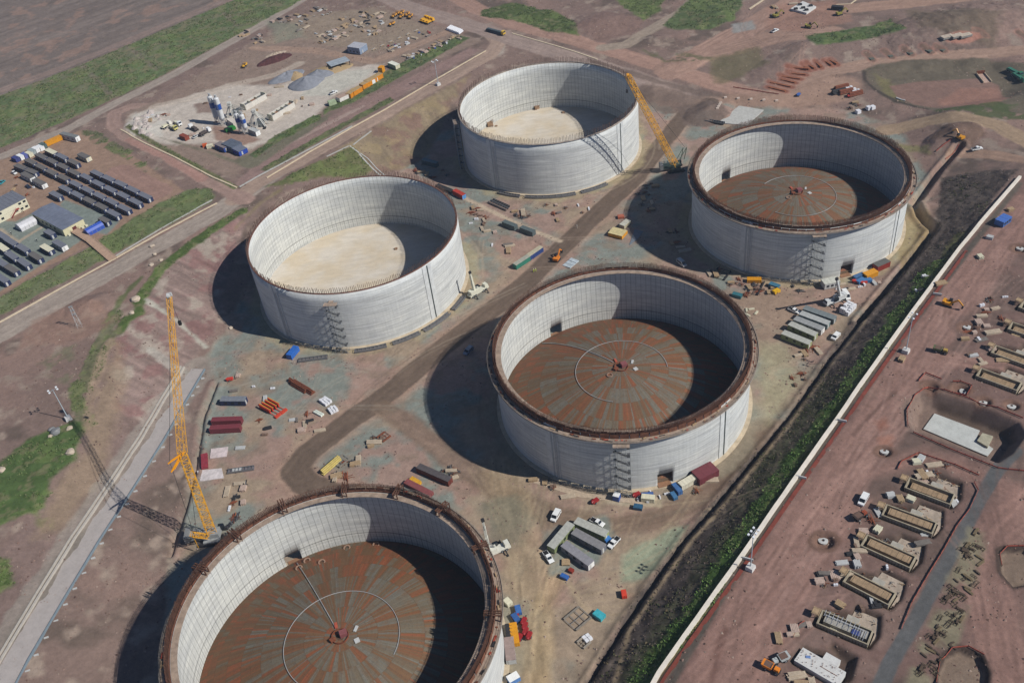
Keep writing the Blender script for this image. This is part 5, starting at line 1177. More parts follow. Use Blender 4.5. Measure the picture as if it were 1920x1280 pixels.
# ---- stockpiles in the upper yard
def pile(name, px, py, rx, ry, h, rz, c, label, cat='stockpile', group=None, seed=0, rough=.35):
    x, y, z = gp(px, py, h*.4); t = MB(); n, k = 40, 12; rg = random.Random(seed); ph = [rg.uniform(0, 6.28) for _ in range(6)]
    vs = [(0, 0, h)]
    for i in range(1, k+1):
        q = i/k
        for j in range(n):
            a = 2*math.pi*j/n; rr = q*(1+.12*math.sin(2*a+ph[0])+.08*math.sin(3*a+ph[1])); zz = h*(1-q)**.85*(1+.12*math.sin(3*a+ph[2]))+rg.uniform(-1, 1)*rough*.5*(1-q*.5)
            if i == k: zz = -.6
            vs.append((rx*rr*math.cos(a), ry*rr*math.sin(a), zz))
    fs = [(0, 1+j, 1+(j+1) % n) for j in range(n)]
    for i in range(k-1):
        for j in range(n): fs.append((1+i*n+j, 1+(i+1)*n+j, 1+(i+1)*n+(j+1) % n, 1+i*n+(j+1) % n))
    t.add(vs, fs); o = t.build(name, c, None, smooth=True); o.location = (x, y, z); o.rotation_euler = (0, 0, rz); return tag(o, label, cat, group)
GRAV = mat((128, 130, 136), .95, .25, .5, dk=.1); SAND = mat((164, 140, 104), .95, .2, .5, dk=.1)
pile('gravel_pile', 538, 141, 12, 7, 3.6, .5, GRAV, 'grey gravel stockpile, leftmost of three behind the batching plant', seed=1)
pile('gravel_pile', 573, 152, 12, 9, 4.6, .2, GRAV, 'grey gravel stockpile, largest and nearest of three', seed=2)
pile('gravel_pile', 597, 137, 9, 7, 3.6, .2, GRAV, 'grey gravel stockpile, rearmost of three beside the sand', seed=3)
pile('sand_pile', 620, 128, 13, 8, 2.6, .2, SAND, 'tan sand heap between the gravel and the open shed', seed=4)
pile('sand_pile', 553, 140, 6, 7, 2.6, .2, SAND, 'tan sand heap wedged between two gravel heaps', seed=6)
pile('scrap_pile', 514, 110, 14, 6, 1.6, .7, mat((84, 46, 44), .95, .5, 1), 'dark red heap of scrap steel in the upper yard', 'scrap heap', seed=5, rough=1.2)
pile('rubble_pile', 517, 101, 7, 3, 1.2, .4, mat((178, 160, 140), .95, .4, 1), 'pale heap of broken timber above the scrap steel', 'rubble heap', seed=8, rough=1)
rk = random.Random(12)
for i in range(26):
    px_ = rk.uniform(246, 315); py_ = 208+rk.uniform(0, 1)*45
    if abs((px_-280)/36)+abs((py_-232)/26) > 1.1: continue
    pile('rubble_pile', px_, py_, rk.uniform(1.5, 3), rk.uniform(1.2, 2.4), rk.uniform(.8, 1.8), rk.uniform(0, 3), mat((188, 176, 168), .95, .3, 1), 'small heap of pale waste concrete at the batching plant', 'rubble heap', 'heaps of waste concrete', seed=20+i, rough=.6)
def shed():
    x, y, z = gp(634, 116, 3.5); t = thing('open_shed', 'low open shed with a pale grey flat roof behind the sand heap', 'shed', (x, y, z), .45)
    m = MB(); m.box(0, 0, 3.5, 13, 8, .3); m.build('roof', mat((158, 166, 170), .6), t)
    for X in (-6, 0, 6):
        for Y in (-3.6, 3.6): m = MB(); m.box(X, Y, 0, .35, .35, 3.5); m.build('post', DARK, t)
    m = MB(); m.box(0, 3.6, 0, 12.6, .15, 3.4); m.build('back_wall', GREY, t)
shed()
cl('gyh', mk_cabin(10, 8, 4.5, mat((132, 146, 164), .6), mat((176, 176, 180), .6)), (660, 88), (680, 91), 'grey workshop with a pale roof in the upper yard')
cl('wgc', mk_cont(8, 3.4, 2.6, mat((146, 168, 136), .6), mat((224, 224, 206)), CREAM), (728, 115), (748, 123), 'pale green container with a white roof near the grass verge')
cl('ogc', mk_cont(4.5, 3, 2.5, mat((172, 186, 148), .6)), (615, 190), (628, 186), 'small pale green cabin, lowest of the row of orange containers')
cl('owc', mk_cont(7.5, 4, 2.6, mat((226, 220, 210), .6), mat((176, 150, 132))), (634, 182), (650, 174), 'white-sided container with a dull roof in the row of orange containers')
for i, (a, b, l) in enumerate((((655, 173), (662, 168), 'first'), ((663, 169), (671, 164), 'second'), ((679, 157), (691, 151), 'third'), ((688, 151), (700, 145), 'fourth'), ((700, 144), (711, 138), 'fifth'))):
    cab('oc', mk_cont(7.5, 3.6, 3, mat((216, 136, 22), .5), mat((178, 150, 104))), 3, a, b, '%s orange container counted from the lower left of the row by the grass verge' % l, 'row of orange containers')
cl('ogw', mk_cont(5, .6, 2.4, WHITE), (697, 150), (706, 145), 'white panel leaning on the orange containers')
cl('ogm', mk_cont(3.4, 3, 3.6, mat((222, 150, 24), .5)), (713, 129), (716, 126), 'orange plant hopper at the top end of the container row')
def scatter_small(name, cat, spots, mk, label, group, h=.6):
    for i, (x_, y_) in enumerate(spots):
        x, y, z = gp(x_, y_, h*.5); put(name, mk, label, (x, y, z), rk.uniform(0, 3.1), group)
# ---- plant and machines
def mk_digger(c):
    def f():
        t = thing('excavator', '', 'excavator', (0, 0, 0))
        for s in (-1, 1): m = MB(); m.extr([(-1.8, .35), (-1.4, 0), (1.4, 0), (1.8, .35), (1.5, .8), (-1.5, .8)], s*1.1-.28, s*1.1+.28); m.build('track', DARK, t)
        m = MB(); m.box(-.4, 0, .9, 3.2, 2.4, 1.0); m.box(-1.6, 0, 1.0, 1.0, 2.4, 1.2); m.build('body', c, t)
        m = MB(); m.box(.6, .7, 1.9, 1.3, 1.0, 1.1, top=.9); m.build('cab', glass(), t)
        m = MB(); m.bar((1.0, -.3, 1.6), (3.4, -.3, 4.0), .4, h=.6); m.bar((3.4, -.3, 4.0), (5.4, -.3, 2.0), .35, h=.45); m.build('boom', c, t)
        m = MB(); m.extr([(5.2, 2.1), (5.8, 1.9), (5.6, .9), (4.9, .8)], -.8, .2); m.build('bucket', DARK, t)
        return t
    return f
def mk_dumper(c, bed=None):
    def f():
        t = thing('dumper', '', 'dumper', (0, 0, 0))
        m = MB(); m.box(0, 0, .7, 4.6, 1.5, .35); m.build('chassis', DARK, t)
        m = MB(); m.extr([(.2, 1.1), (2.4, 1.1), (2.9, 2.1), (-.2, 2.0)], -1.1, 1.1); m.build('skip', bed or c, t)
        m = MB(); m.box(1.3, 0, 2.02, 2.4, 1.9, .06); m.build('load', mat((110, 84, 70)), t)
        m = MB(); m.box(-1.3, 0, 1.0, 1.5, 1.4, .9, top=.9); m.build('engine_cover', c, t)
        m = MB()
        for s in (-.6, .6): m.bar((-.5, s, 1.6), (-.5, s, 2.8), .08)
        m.bar((-.5, -.6, 2.8), (-.5, .6, 2.8), .08); m.build('roll_bar', DARK, t)
        wheels(t, (-1.5, 1.5), 2.2, .6, .5); return t
    return f
def mk_truck(c, bedc, L=9):
    def f():
        t = thing('lorry', '', 'lorry', (0, 0, 0)); h = L/2
        m = MB(); m.box(0, 0, .75, L, 1.2, .3); m.build('chassis', DARK, t)
        m = MB(); m.extr([(h-2, .8), (h, .8), (h, 2.0), (h-.3, 2.9), (h-2, 2.9)], -1.15, 1.15); m.build('cab', c, t)
        m = MB(); m.extr([(h+.01, 2.0), (h-.28, 2.8), (h-.24, 2.84), (h+.06, 2.02)], -1.0, 1.0); m.build('windscreen', glass(), t)
        m = MB(); m.box(-1.1, 0, 1.15, L-2.6, 2.4, .25); m.box(-1.1, 0, 1.4, L-4, 1.8, .7); m.build('load_bed', bedc, t)
        wheels(t, (-h+1, -h+2.3, h-1.4), 2.4, .5, .4); return t
    return f
def mk_drum(c):
    def f():
        t = thing('towed_pump', '', 'pump', (0, 0, 0)); m = MB(); m.box(0, 0, .5, 2.6, 1.4, .9, top=.9); m.cyl((-1.6, 0, 1.0), (-.9, 0, 1.0), .5); m.build('housing', c, t)
        m = MB(); m.bar((1.3, 0, .5), (2.6, 0, .4), .12); m.build('tow_bar', DARK, t); wheels(t, (-.3,), 1.7, .4); return t
    return f
veh('digy', mk_digger(YEL), (1778, 569), (1788, 572), 'yellow excavator on the pink ground left of the far foundations')
veh('digy', mk_digger(YEL), (1800, 258), (1790, 250), 'yellow excavator working at the head of the open trench')
veh('dum', mk_dumper(mat((170, 140, 60)), mat((90, 96, 60))), (1765, 657), (1757, 655), 'dark green dumper on the open pink ground')
veh('dumr', mk_dumper(mat((150, 70, 40)), mat((60, 44, 36))), (1614, 966), (1607, 970), 'rusty brown dumper below the white minivan')
veh('dumg', mk_dumper(mat((180, 184, 180))), (1461, 1236), (1468, 1233), 'grey dumper beside the white slab at the bottom')
veh('dumo', mk_dumper(mat((226, 130, 20))), (1448, 1252), (1440, 1248), 'orange dumper at the bottom edge of the pink ground')
veh('digo', mk_digger(mat((222, 128, 30))), (1044, 485), (1050, 476), 'orange excavator beside the haul road behind the middle tank')
veh('pr', mk_drum(RED), (967, 1152), (972, 1146), 'red towed pump, uppermost of the cluster by the nearest tank', 'red pumps')
for i, (p, q) in enumerate((((982, 1163), 'right of the yellow container'), ((985, 1182), 'lower middle of the cluster'), ((992, 1190), 'rightmost of the cluster'), ((974, 1194), 'lower left of the cluster'), ((984, 1172), 'centre of the cluster'))):
    veh('pr', mk_drum(RED), p, (p[0]+3, p[1]-7), 'red towed pump %s' % q, 'red pumps')
veh('pr', mk_drum(RED), (1116, 938), (1122, 934), 'red towed pump on the concrete apron of the middle tank')
veh('pr', mk_drum(RED), (1194, 926), (1199, 924), 'red machine right of the stair foot at the middle tank')
veh('pr2', mk_drum(mat((196, 56, 40))), (431, 710), (437, 709), 'red machine alone on the gravel near the ramp end')
veh('pr2', mk_drum(mat((196, 56, 40))), (1605, 527), (1612, 528), 'orange-red machine left of a pair below the blue skips')
veh('pr2', mk_drum(mat((196, 56, 40))), (1620, 528), (1626, 527), 'orange-red machine right of a pair below the blue skips')
veh('por', mk_cont(2.4, 1.6, 1.6, mat((212, 62, 36))), (1170, 1113), (1171, 1118), 'orange-red box at the trench edge by the embankment')
veh('trc', mk_drum(mat((52, 92, 160))), (1497, 177), (1503, 172), 'blue tractor on the dirt road corner at the upper right')
veh('lor', mk_truck(mat((216, 176, 60)), mat((70, 84, 88)), 16), (929, 60), (947, 65), 'long flatbed lorry with a yellow cab on the upper road')
veh('dt', mk_truck(mat((226, 166, 30)), mat((226, 166, 30)), 7), (795, 37), (800, 34), 'yellow lorry, left of three parked in the upper yard', 'yellow lorries'); veh('dt', mk_truck(YEL, YEL, 7), (800, 39), (806, 36), 'yellow lorry, middle of three parked in the upper yard', 'yellow lorries'); veh('dt', mk_truck(YEL, YEL, 7), (806, 41), (812, 38), 'yellow lorry, right of three parked in the upper yard', 'yellow lorries')
for p in ((738, 31), (744, 27), (752, 32), (753, 25), (763, 28), (769, 32)): veh('dumy', mk_dumper(mat((214, 152, 56))), p, (p[0]+3, p[1]-3), 'small yellow dumper in the group parked in the upper yard', 'small yellow dumpers in the upper yard')
veh('dumy', mk_dumper(mat((214, 152, 56))), (734, 46), (738, 44), 'yellow dumper parked alone below the group in the upper yard')
veh('dumz', mk_dumper(mat((226, 170, 40))), (458, 124), (462, 120), 'yellow dumper alone at the left of the upper yard')
for i, (p, q, c) in enumerate((((312, 236), (318, 233), mat((226, 220, 206))), ((325, 240), (331, 243), mat((210, 200, 120))), ((333, 232), (339, 235), WHITE))):
    veh('mx%d' % i, mk_truck(c, CREAM, 7), p, q, ('white mixer lorry, left of three by the waste concrete', 'yellowish mixer lorry, middle of three by the waste concrete', 'white mixer lorry, right of three by the waste concrete')[i])
for i, (p, q) in enumerate((((363, 241), (357, 238)), ((384, 249), (390, 246)))): veh('tk%d' % i, mk_truck(WHITE, mat((80, 70, 66)), 8), p, q, ('white-cabbed lorry with a dark load, left of two below the silos', 'white-cabbed lorry with a dark load, right of two below the silos')[i])
veh('exg', mk_truck(mat((40, 110, 80)), mat((46, 112, 90)), 11), (1902, 136), (1915, 142), 'green lorry by the pond at the right edge, upper of two'); veh('exg', mk_truck(mat((40, 110, 80)), mat((46, 112, 90)), 11), (1910, 146), (1922, 152), 'green lorry by the pond at the right edge, lower of two')
veh('dg4', mk_digger(mat((150, 140, 60))), (1574, 26), (1582, 24), 'excavator by the dark box beside the white foundation at the top right'); veh('dg4', mk_digger(mat((150, 140, 60))), (1455, 30), (1462, 28), 'excavator left of the white foundation at the top right'); veh('dg4', mk_digger(mat((150, 140, 60))), (1516, 50), (1524, 51), 'excavator on the red earth below the white foundation')
# ------------------------------------------------------------------ lighting masts
def mast(px, py, h, label, blk=True, n=4, face=0):
    x, y, z = gp(px, py); t = thing('lighting_mast', label, 'lighting mast', (x, y, z), face, 'lighting masts')
    m = MB(); m.box(0, 0, 0, 2.4, 2.4, 1.5, top=.9); m.build('concrete_block', mat((206, 202, 196), .8, .15), t)
    m = MB(); m.cyl((0, 0, 1.5), (0, 0, h), .2, .12, 8); m.build('pole', mat((176, 186, 190), .4, .1, dk=0), t)
    m = MB(); m.bar((-1.6, 0, h), (1.6, 0, h), .16); m.bar((0, -1, h), (0, 1, h), .12); m.build('cross_arm', GALV, t)
    for i in range(n):
        X = -1.5+3.0*(i % (n//2))/(n//2-1) if n > 3 else -1.5+1.5*i; m = MB(); m.box(X, .8 if i < n//2 else -.8, h-.1, .7, .55, .35); m.build('floodlight', mat((226, 230, 232), .3, .05, dk=0), t)
mast(1407, 1066, 17, 'lighting mast on a white block right of the long white wall, lower one', n=6, face=.8); mast(1698, 660, 17, 'lighting mast on a white block right of the long white wall, upper one', n=4, face=.8)
mast(129, 786, 15.5, 'lighting mast on a white block beside the bright green grass on the left', n=4, face=.6); mast(822, 160, 15, 'lighting mast on a white block by the dirt road above the farthest tank', n=4, face=.5)
def light_tower():
    x, y, z = gp(150, 612); t = thing('lattice_mast', 'thin lattice light tower with lamp racks on the bare ground left of the grass strip', 'lattice mast', (x, y, z), .3)
    m = MB(); m.lattice((0, 0, 0), (0, 0, 11), 2.0, 6, .07, .9); m.build('lattice_frame', PALE, t)
    for k, z_ in enumerate((6.5, 8.6, 10.6)): m = MB(); m.box(0, 0, z_, 1.8, .2, .6); m.build('lamp_rack', GALV, t)
light_tower()
# ------------------------------------------------------------------ walls, kerbs, ramp, bridge
def strip_mesh(name, P, wd, h, m_, label=None, cat=None, kind=None, lift=0.0, raw3=False, step=6.0, group=None):
    pts = []
    W = [Vector(gp(*p)) for p in P] if not raw3 else [Vector(p) for p in P]
    for a, b in zip(W[:-1], W[1:]):
        n = max(1, int((b-a).length/step))
        for k in range(n): q = a.lerp(b, k/n); pts.append(q)
    pts.append(W[-1]); c = sum(pts, Vector())/len(pts); m = MB(); vs = []
    for i, p in enumerate(pts):
        d = (pts[min(i+1, len(pts)-1)]-pts[max(i-1, 0)]); d.z = 0; d.normalize(); n = Vector((-d.y, d.x, 0))*wd/2
        z = (zf(p.x, p.y) if not raw3 else p.z)+lift
        for q, zz in ((p-n, z-.8), (p+n, z-.8), (p+n, z+h), (p-n, z+h)): vs.append((q.x-c.x, q.y-c.y, zz-c.z))
    fs = []
    for i in range(len(pts)-1):
        for k in range(4): fs.append((i*4+k, (i+1)*4+k, (i+1)*4+(k+1) % 4, i*4+(k+1) % 4))
    e = (len(pts)-1)*4; fs += [(0, 1, 2, 3), (e+3, e+2, e+1, e)]; m.add(vs, fs); o = m.build(name, m_); o.location = c
    return tag(o, label, cat, group, kind)
wallc = mat((226, 216, 200), .85, .12, .3, dk=.15)
strip_mesh('retaining_wall', [(1198, 1330), (1236, 1262), (1368, 1076), (1500, 886), (1600, 742), (1708, 590), (1800, 466), (1912, 334)], 1.2, 1.2, wallc, 'long straight pale concrete wall between the dark embankment and the pink ground', 'wall')
strip_mesh('drain_channel', [(1212, 1330), (1249, 1268), (1381, 1082), (1513, 892), (1613, 748), (1721, 594), (1813, 470)], 1.3, .12, mat((124, 58, 44), .9, .3, .4), 'narrow red-stained concrete drain along the foot of the long white wall', 'drain')
for i, p in enumerate(((1502, 897), (1402, 1050), (1578, 791), (1757, 554))):
    x, y, z = gp(*p); m = MB(); m.box(0, 0, 0, 3.2, .35, .9); o = m.build('wall_outlet', PALE); o.location = (x, y, z+.3); o.rotation_euler = (0, 0, -.5); tag(o, ('concrete outlet across the drain near the white minivan', 'concrete outlet across the drain by the lower lighting mast', 'concrete outlet across the drain midway along the wall', 'concrete outlet across the drain toward the far end of the wall')[i], 'drain outlet')
kb = mat((206, 188, 158), .85, .15, .4)
strip_mesh('kerb', [(-30, 620), (0, 604), (110, 543), (212, 487), (300, 437), (407, 381)], 1.0, .28, kb, 'pale concrete kerb along the lower side of the compound grass bank', 'kerb')
strip_mesh('kerb', [(214, 482), (300, 430), (398, 375)], .7, .25, CONC, 'second thinner kerb behind the pale one right of the footbridge', 'kerb')
strip_mesh('kerb', [(449, 351), (480, 333), (580, 280), (660, 237)], .9, .3, CONC, 'concrete channel edge on the verge above the junction', 'kerb'); strip_mesh('kerb', [(500, 334), (572, 291), (576, 288), (660, 240), (720, 207), (820, 148), (911, 96)], .7, .4, kb, 'long cream barrier along the dirt road above the bare tanks', 'kerb')
strip_mesh('kerb', [(226, 243), (270, 268), (330, 296), (400, 333), (444, 352)], .9, .3, kb, 'cream kerb curving round the corner of the batching plant verge', 'kerb'); strip_mesh('kerb', [(960, 63), (1040, 86), (1120, 112)], .8, .3, kb, 'cream kerb between the two roads behind the farthest tank', 'kerb')
strip_mesh('drain_channel', [(612, 294), (654, 274)], .7, .2, CONC, 'concrete gutter on the grass slope above the bare left tank', 'drain'); strip_mesh('drain_channel', [(656, 274), (672, 286), (676, 292), (700, 318), (716, 332)], .8, .25, CONC, 'stepped concrete drain running down the slope between the bare tanks, left side', 'drain'); strip_mesh('drain_channel', [(662, 272), (696, 246)], .7, .2, CONC, 'concrete gutter climbing from the slope drain to the dirt road', 'drain')
strip_mesh('drain_channel', [(676, 288), (690, 298), (706, 316), (722, 330)], .6, .25, CONC, 'stepped concrete drain running down the slope between the bare tanks, right side', 'drain')
strip_mesh('kerb', [(1405, 18), (1450, -12)], 1.2, .4, kb, 'white kerb climbing to the top edge at the upper right', 'kerb'); strip_mesh('kerb', [(1568, 10), (1595, 8), (1612, -4)], .7, .4, kb, 'curved pale kerb at the top edge near the white foundation', 'kerb')
# concrete ramp with kerbs, falling to the bowl
rampP = [(-30, 1345), (30, 1235), (100, 1118), (165, 1012), (225, 922), (290, 822), (330, 752), (366, 692)]
strip_mesh('concrete_ramp', rampP, 7.6, .12, mat((172, 163, 156), .9, .12, .3), kind='structure', lift=.1, label='pale concrete ramp road down into the bowl')
def offs(P, d):
    W = [Vector(gp(*p)) for p in P]; out = []
    for i, p in enumerate(W):
        q = W[min(i+1, len(W)-1)]-W[max(i-1, 0)]; q.z = 0; q.normalize(); v = p+Vector((-q.y, q.x, 0))*d; v.z = zf(v.x, v.y); out.append(v)
    return out
strip_mesh('kerb', offs(rampP, 4.6), .7, .5, mat((182, 174, 162), .85, .15), 'pale double kerb along the upper side of the concrete ramp', 'kerb', lift=.1, raw3=True); strip_mesh('kerb', offs(rampP, 6.0), .5, .5, mat((182, 174, 162), .85, .15), 'thin outer kerb uphill of the concrete ramp', 'kerb', raw3=True)
strip_mesh('kerb', offs(rampP, -4.4), .35, .8, mat((120, 134, 142), .7, .15), 'blue-grey parapet along the lower side of the concrete ramp', 'kerb', lift=.1, raw3=True)
W = offs(rampP, -5.6)
for i in range(26):
    k = i/26*(len(W)-1.01); a = W[int(k)].lerp(W[int(k)+1], k % 1); m = MB(); m.box(0, 0, -.3, 1.4, .5, .7, .3); o = m.build('ramp_buttress', PALE); o.location = a; tag(o, 'small pale concrete stub along the lower side of the ramp', 'concrete stub', 'stubs along the ramp')
def bridge():
    A = gp(138, 432); B = gp(170, 452); C_ = gp(212, 487); t = thing('footbridge', 'tan timber footbridge from the hall down over the grass bank', 'footbridge', (A[0], A[1], A[2]), 0)
    for nm, p, q in (('upper_deck', A, B), ('lower_deck', B, C_)):
        m = MB(); a_ = Vector((p[0]-A[0], p[1]-A[1], p[2]-A[2]+.9)); b_ = Vector((q[0]-A[0], q[1]-A[1], q[2]-A[2]+(.9 if q is B else .5))); m.bar(a_, b_, 4.2, h=.2); o = m.build(nm, mat((176, 146, 122), .9, .2), t)
        m = MB(); d = (b_-a_).normalized(); n = Vector((-d.y, d.x, 0)).normalized()*2.05
        for s in (-1, 1):
            m.bar(a_+n*s+Vector((0, 0, 1)), b_+n*s+Vector((0, 0, 1)), .08)
            for k in range(9): q_ = a_.lerp(b_, k/8)+n*s; m.bar(q_, q_+Vector((0, 0, 1)), .07); m.bar(q_, q_-Vector((0, 0, 1)), .15)
        m.build('handrail', TIMB, t)
bridge()
# ------------------------------------------------------------------ foundations on the right
FC = mat((164, 152, 128), .9, .35, .5); FD = mat((120, 108, 90), .9, .3); FWH = mat((206, 204, 198), .85, .12, .4)
FL = ['white cast foundation slab, lowest of the row on the pink ground', 'foundation trough with exposed steel bars above the white slab', 'foundation trough with a tan top, third from the bottom of the row', 'foundation trough with a tan top, fourth from the bottom of the row',
      'foundation trough with a tan top, fifth from the bottom beside the grey path', 'foundation trough with deep timber sides, topmost beside the grey path', 'deep foundation trough, nearest above the big pit', 'deep foundation trough, second above the big pit', 'deep foundation trough, third above the big pit at the right edge', 'deep foundation trough, farthest at the right edge']
for i, (A, B, d, n, L, s) in enumerate(FW):
    c = (A+B)/2; z = 13.0-1.5; t = thing('foundation', FL[i], 'foundation', (c[0], c[1], z), math.atan2(d[1], d[0]), 'foundations on the pink ground')
    W = 5.0; H = 2.5
    if s == 'slab':
        m = MB(); m.box(0, 0, 0, L, W, 2.3); m.box(L*.12, W/2+1.2, 0, 4.2, 2.5, 2.3); m.build('slab', FWH, t)
        m = MB(); rg = random.Random(5)
        for k in range(40): X, Y = rg.uniform(-L/2+.5, L/2-.5), rg.uniform(-W/2+.4, W/2-.4); m.box(X, Y, 2.3, .12, .12, .35)
        m.build('starter_bars', RUST, t)
        m = MB(); m.box(L*.2, 0, 2.3, L*.4, .12, .1); m.box(-L*.3, .6, 2.3, 1.3, .8, .15, .5, 1); m.build('tools', [RUST, mat((110, 140, 190))], t)
    else:
        m = MB(); m.box(0, -W/2, 0, L, .35, H); m.box(L/2-.17, 0, 0, .35, W-.4, H-.02); m.box(0, W/2, 0, L, .35, H-.3); m.box(-L/2+.17, 0, 0, .35, W-.4, H-.05); m.build('wall_strip', FC, t)
        m = MB(); m.box(.3, .55, 0, L-2.2, W-2.4, 1.9 if s != 'deep' else 1.2); m.build('slab', mat((168, 142, 112), .9, .35, .6) if s != 'rebar' else mat((178, 172, 158), .9, .3), t)
        m = MB(); 
        for k in range(5): m.box(.3, .55-(W-2.6)/2+(k+.5)*(W-2.6)/5, 1.9 if s != 'deep' else 1.2, L-2.6, .08, .06)
        for k in range(8): m.box(-L/2+2+k*(L-3.5)/7, .55, 1.98 if s != 'deep' else 1.28, .1, W-2.6, .05)
        m.build('formwork_boards', TIMB if s != 'rebar' else mat((128, 132, 140)), t)
        m = MB(); m.box(L*.08, W/2+1.3, 0, 3.4, 2.1, 1.8); m.build('side_block', mat((168, 162, 148), .9, .25), t)
        m = MB(); m.prism([(L/2+.4, -1.8), (L/2+1.6, 1.5), (L/2+.2, 8.3), (L/2-6.6, 8.3), (L/2-7, 3.2), (L/2+.4, 3.2)], -.2, .35 if i % 2 else .7); m.build('apron_slab', mat((172, 156, 138), .9, .35, .4), t)
        m = MB(); rg2 = random.Random(i)
        for k in range(26):
            X, Y = (rg2.uniform(-L/2, L/2-7.5), rg2.uniform(W/2+.4, W/2+2.5)) if k % 2 else (rg2.uniform(L/2-6, L/2+.5), rg2.uniform(3.5, 8))
            m.bar((X, Y, .7), (X+rg2.uniform(-1.4, 1.4), Y+rg2.uniform(-.8, .8), rg2.uniform(.7, 1.3)), rg2.uniform(.08, .2), k % 3)
        tag(m.build('loose_shuttering', [TIMB, RUST, GREY], t), kind='stuff')
        m = MB()
        for k in range(16): X = -L/2+.5+k*(L-1)/15; m.box(X, -W/2-.24, 0, .14, .14, H-.1); m.box(X, W/2+.24, 0, .14, .14, H-.4)
        m.build('soldier_post', mat((112, 94, 74), .9), t)
        m = MB(); m.lattice(Vector((-L/2-1.2, .5, 0)), Vector((-L/2-1.2, .5, 3.6)), 1.9, 3, .12); m.box(-L/2-1.2, .5, 3.4, 2.2, 2.4, .12); m.build('access_scaffold', TIMB, t)
        if s == 'rebar':
            m = MB()
            for k in range(9): m.bar((-L/2+1+k*1.2, W/2-1.6, 2.2), (-L/2+1+k*1.2, W/2+.5, 2.2), .12)
            for k in range(5): m.bar((L/2-4.5+k*.7, -W/2+.6, 2.2), (L/2-4.5+k*.7, W/2-.8, 2.2), .1)
            m.bar((-L/2+1, W/2-1.2, 2.25), (L/2-2, W/2-1.2, 2.25), .14); m.build('reinforcement', mat((176, 180, 186), .5), t)
            m = MB(); m.box(L/2-4, -.2, 2.0, 2.2, 1.6, .2); m.build('blue_shutter', mat((44, 60, 120)), t)
# big pit: blinding slab on its floor
zb = 13.0-5.5
def pz(P, z): return [tuple(un(p[0], p[1], z)) for p in P]
Pb = pz([(1752, 776), (1837, 808), (1831, 821), (1862, 842), (1851, 856), (1731, 805)], zb); c = np.mean(Pb, 0)
m = MB(); m.prism([tuple(np.array(p)-c) for p in Pb], 0, .35); o = m.build('blinding_slab', mat((188, 190, 184), .85, .15, .3)); o.location = (c[0], c[1], zb); tag(o, 'white concrete slab on the floor of the big open pit', 'slab')
Pb = pz([(1842, 812), (1862, 818), (1852, 838), (1832, 826)], zb+1); c = np.mean(Pb, 0)
m = MB(); m.prism([tuple(np.array(p)-c) for p in Pb], 0, 1.2); o = m.build('concrete_plinth', mat((170, 164, 140), .9)); o.location = (c[0], c[1], zb); tag(o, 'tan concrete plinth at the right end of the white pit slab', 'plinth')
# white foundation top right, pond inlet, three pale caps
def slabobj(name, P, z0, h, m_, label, cat):
    W = [np.array(gp(*p)) for p in P]; c = np.mean(W, 0); m = MB(); m.prism([tuple((w_-c)[:2]) for w_ in W], z0, h); o = m.build(name, m_); o.location = (c[0], c[1], c[2]); return tag(o, label, cat)
slabobj('foundation', [(1482, 20), (1505, 6), (1530, 16), (1512, 28)], -.3, 1.2, FWH, 'white square foundation with dark pockets at the top right', 'foundation')
for i, p in enumerate(((1492, 18), (1500, 10), (1512, 20), (1520, 12), (1506, 16))):
    x, y, z = gp(p[0], p[1], 1.2); m = MB(); m.box(0, 0, 0, 2.2, 1.6, 1.0); o = m.build('column_stub', DARK); o.location = (x, y, z+1.2); tag(o, 'dark column stub standing on the white square foundation', 'column stub', 'stubs on the white foundation')
for i, (p, q) in enumerate((((1770, 66), (1784, 60)), ((1788, 64), (1802, 59)), ((1806, 62), (1816, 58)))):
    cl('cap', mk_cont(7, 3.5, 1.4, mat((150, 148, 140)), mat((196, 180, 160))), p, q, '%s pale concrete cap in the pink pit at the top right' % ('left', 'middle', 'right')[i] if i else 'left-hand pale concrete cap in the pink pit at the top right')
cl('dbx', mk_cont(7, 3, 2.4, DARK), (1563, 10), (1578, 11), 'dark box cabin on the red earth at the top edge')
def inlet():
    x, y, z = gp(1841, 143); t = thing('pond_inlet', 'pale concrete inlet chute at the far side of the settling pond', 'pond inlet', (x, y, z), -.1)
    m = MB(); m.box(0, -3, -.2, 4, 11, .4); m.build('chute_floor', mat((186, 156, 138)), t)
    for s in (-1, 1): m = MB(); m.box(s*2.1, -3, -.2, .3, 11, 1.2); m.build('side_wall', KERB, t)
    m = MB(); m.box(0, 2.6, -.2, 4.4, .4, 2.2); m.build('head_wall', RUST, t)
inlet()
strip_mesh('outlet_pipe', [(1680, 184), (1690, 188), (1697, 189)], .6, .5, PALE, 'short white pipe lying at the near edge of the pond', 'pipe')
slabobj('blinding_slab', [(1346, 232), (1386, 198), (1432, 207), (1400, 236)], -.3, .3, mat((184, 182, 174), .85, .2), 'white concrete slab beside the earth mound above the right-hand tank', 'slab')
slabobj('concrete_slab', [(396, 842), (428, 838), (425, 856), (394, 860)], -.2, .3, mat((206, 190, 186), .85, .3, .6), 'pink-white slab of stacked panels, upper of two by the trench', 'slab')
slabobj('concrete_slab', [(370, 884), (416, 878), (420, 896), (376, 902)], -.2, .3, mat((206, 196, 192), .85, .3, .6), 'pink-white slab of stacked panels, lower of two by the trench', 'slab')
slabobj('concrete_slab', [(1000, 905), (1085, 932), (1200, 945), (1230, 938), (1235, 932), (1100, 925), (1010, 897)], -.3, .12, mat((184, 164, 140), .9, .3), 'pale concrete apron along the front foot of the middle tank', 'apron') 
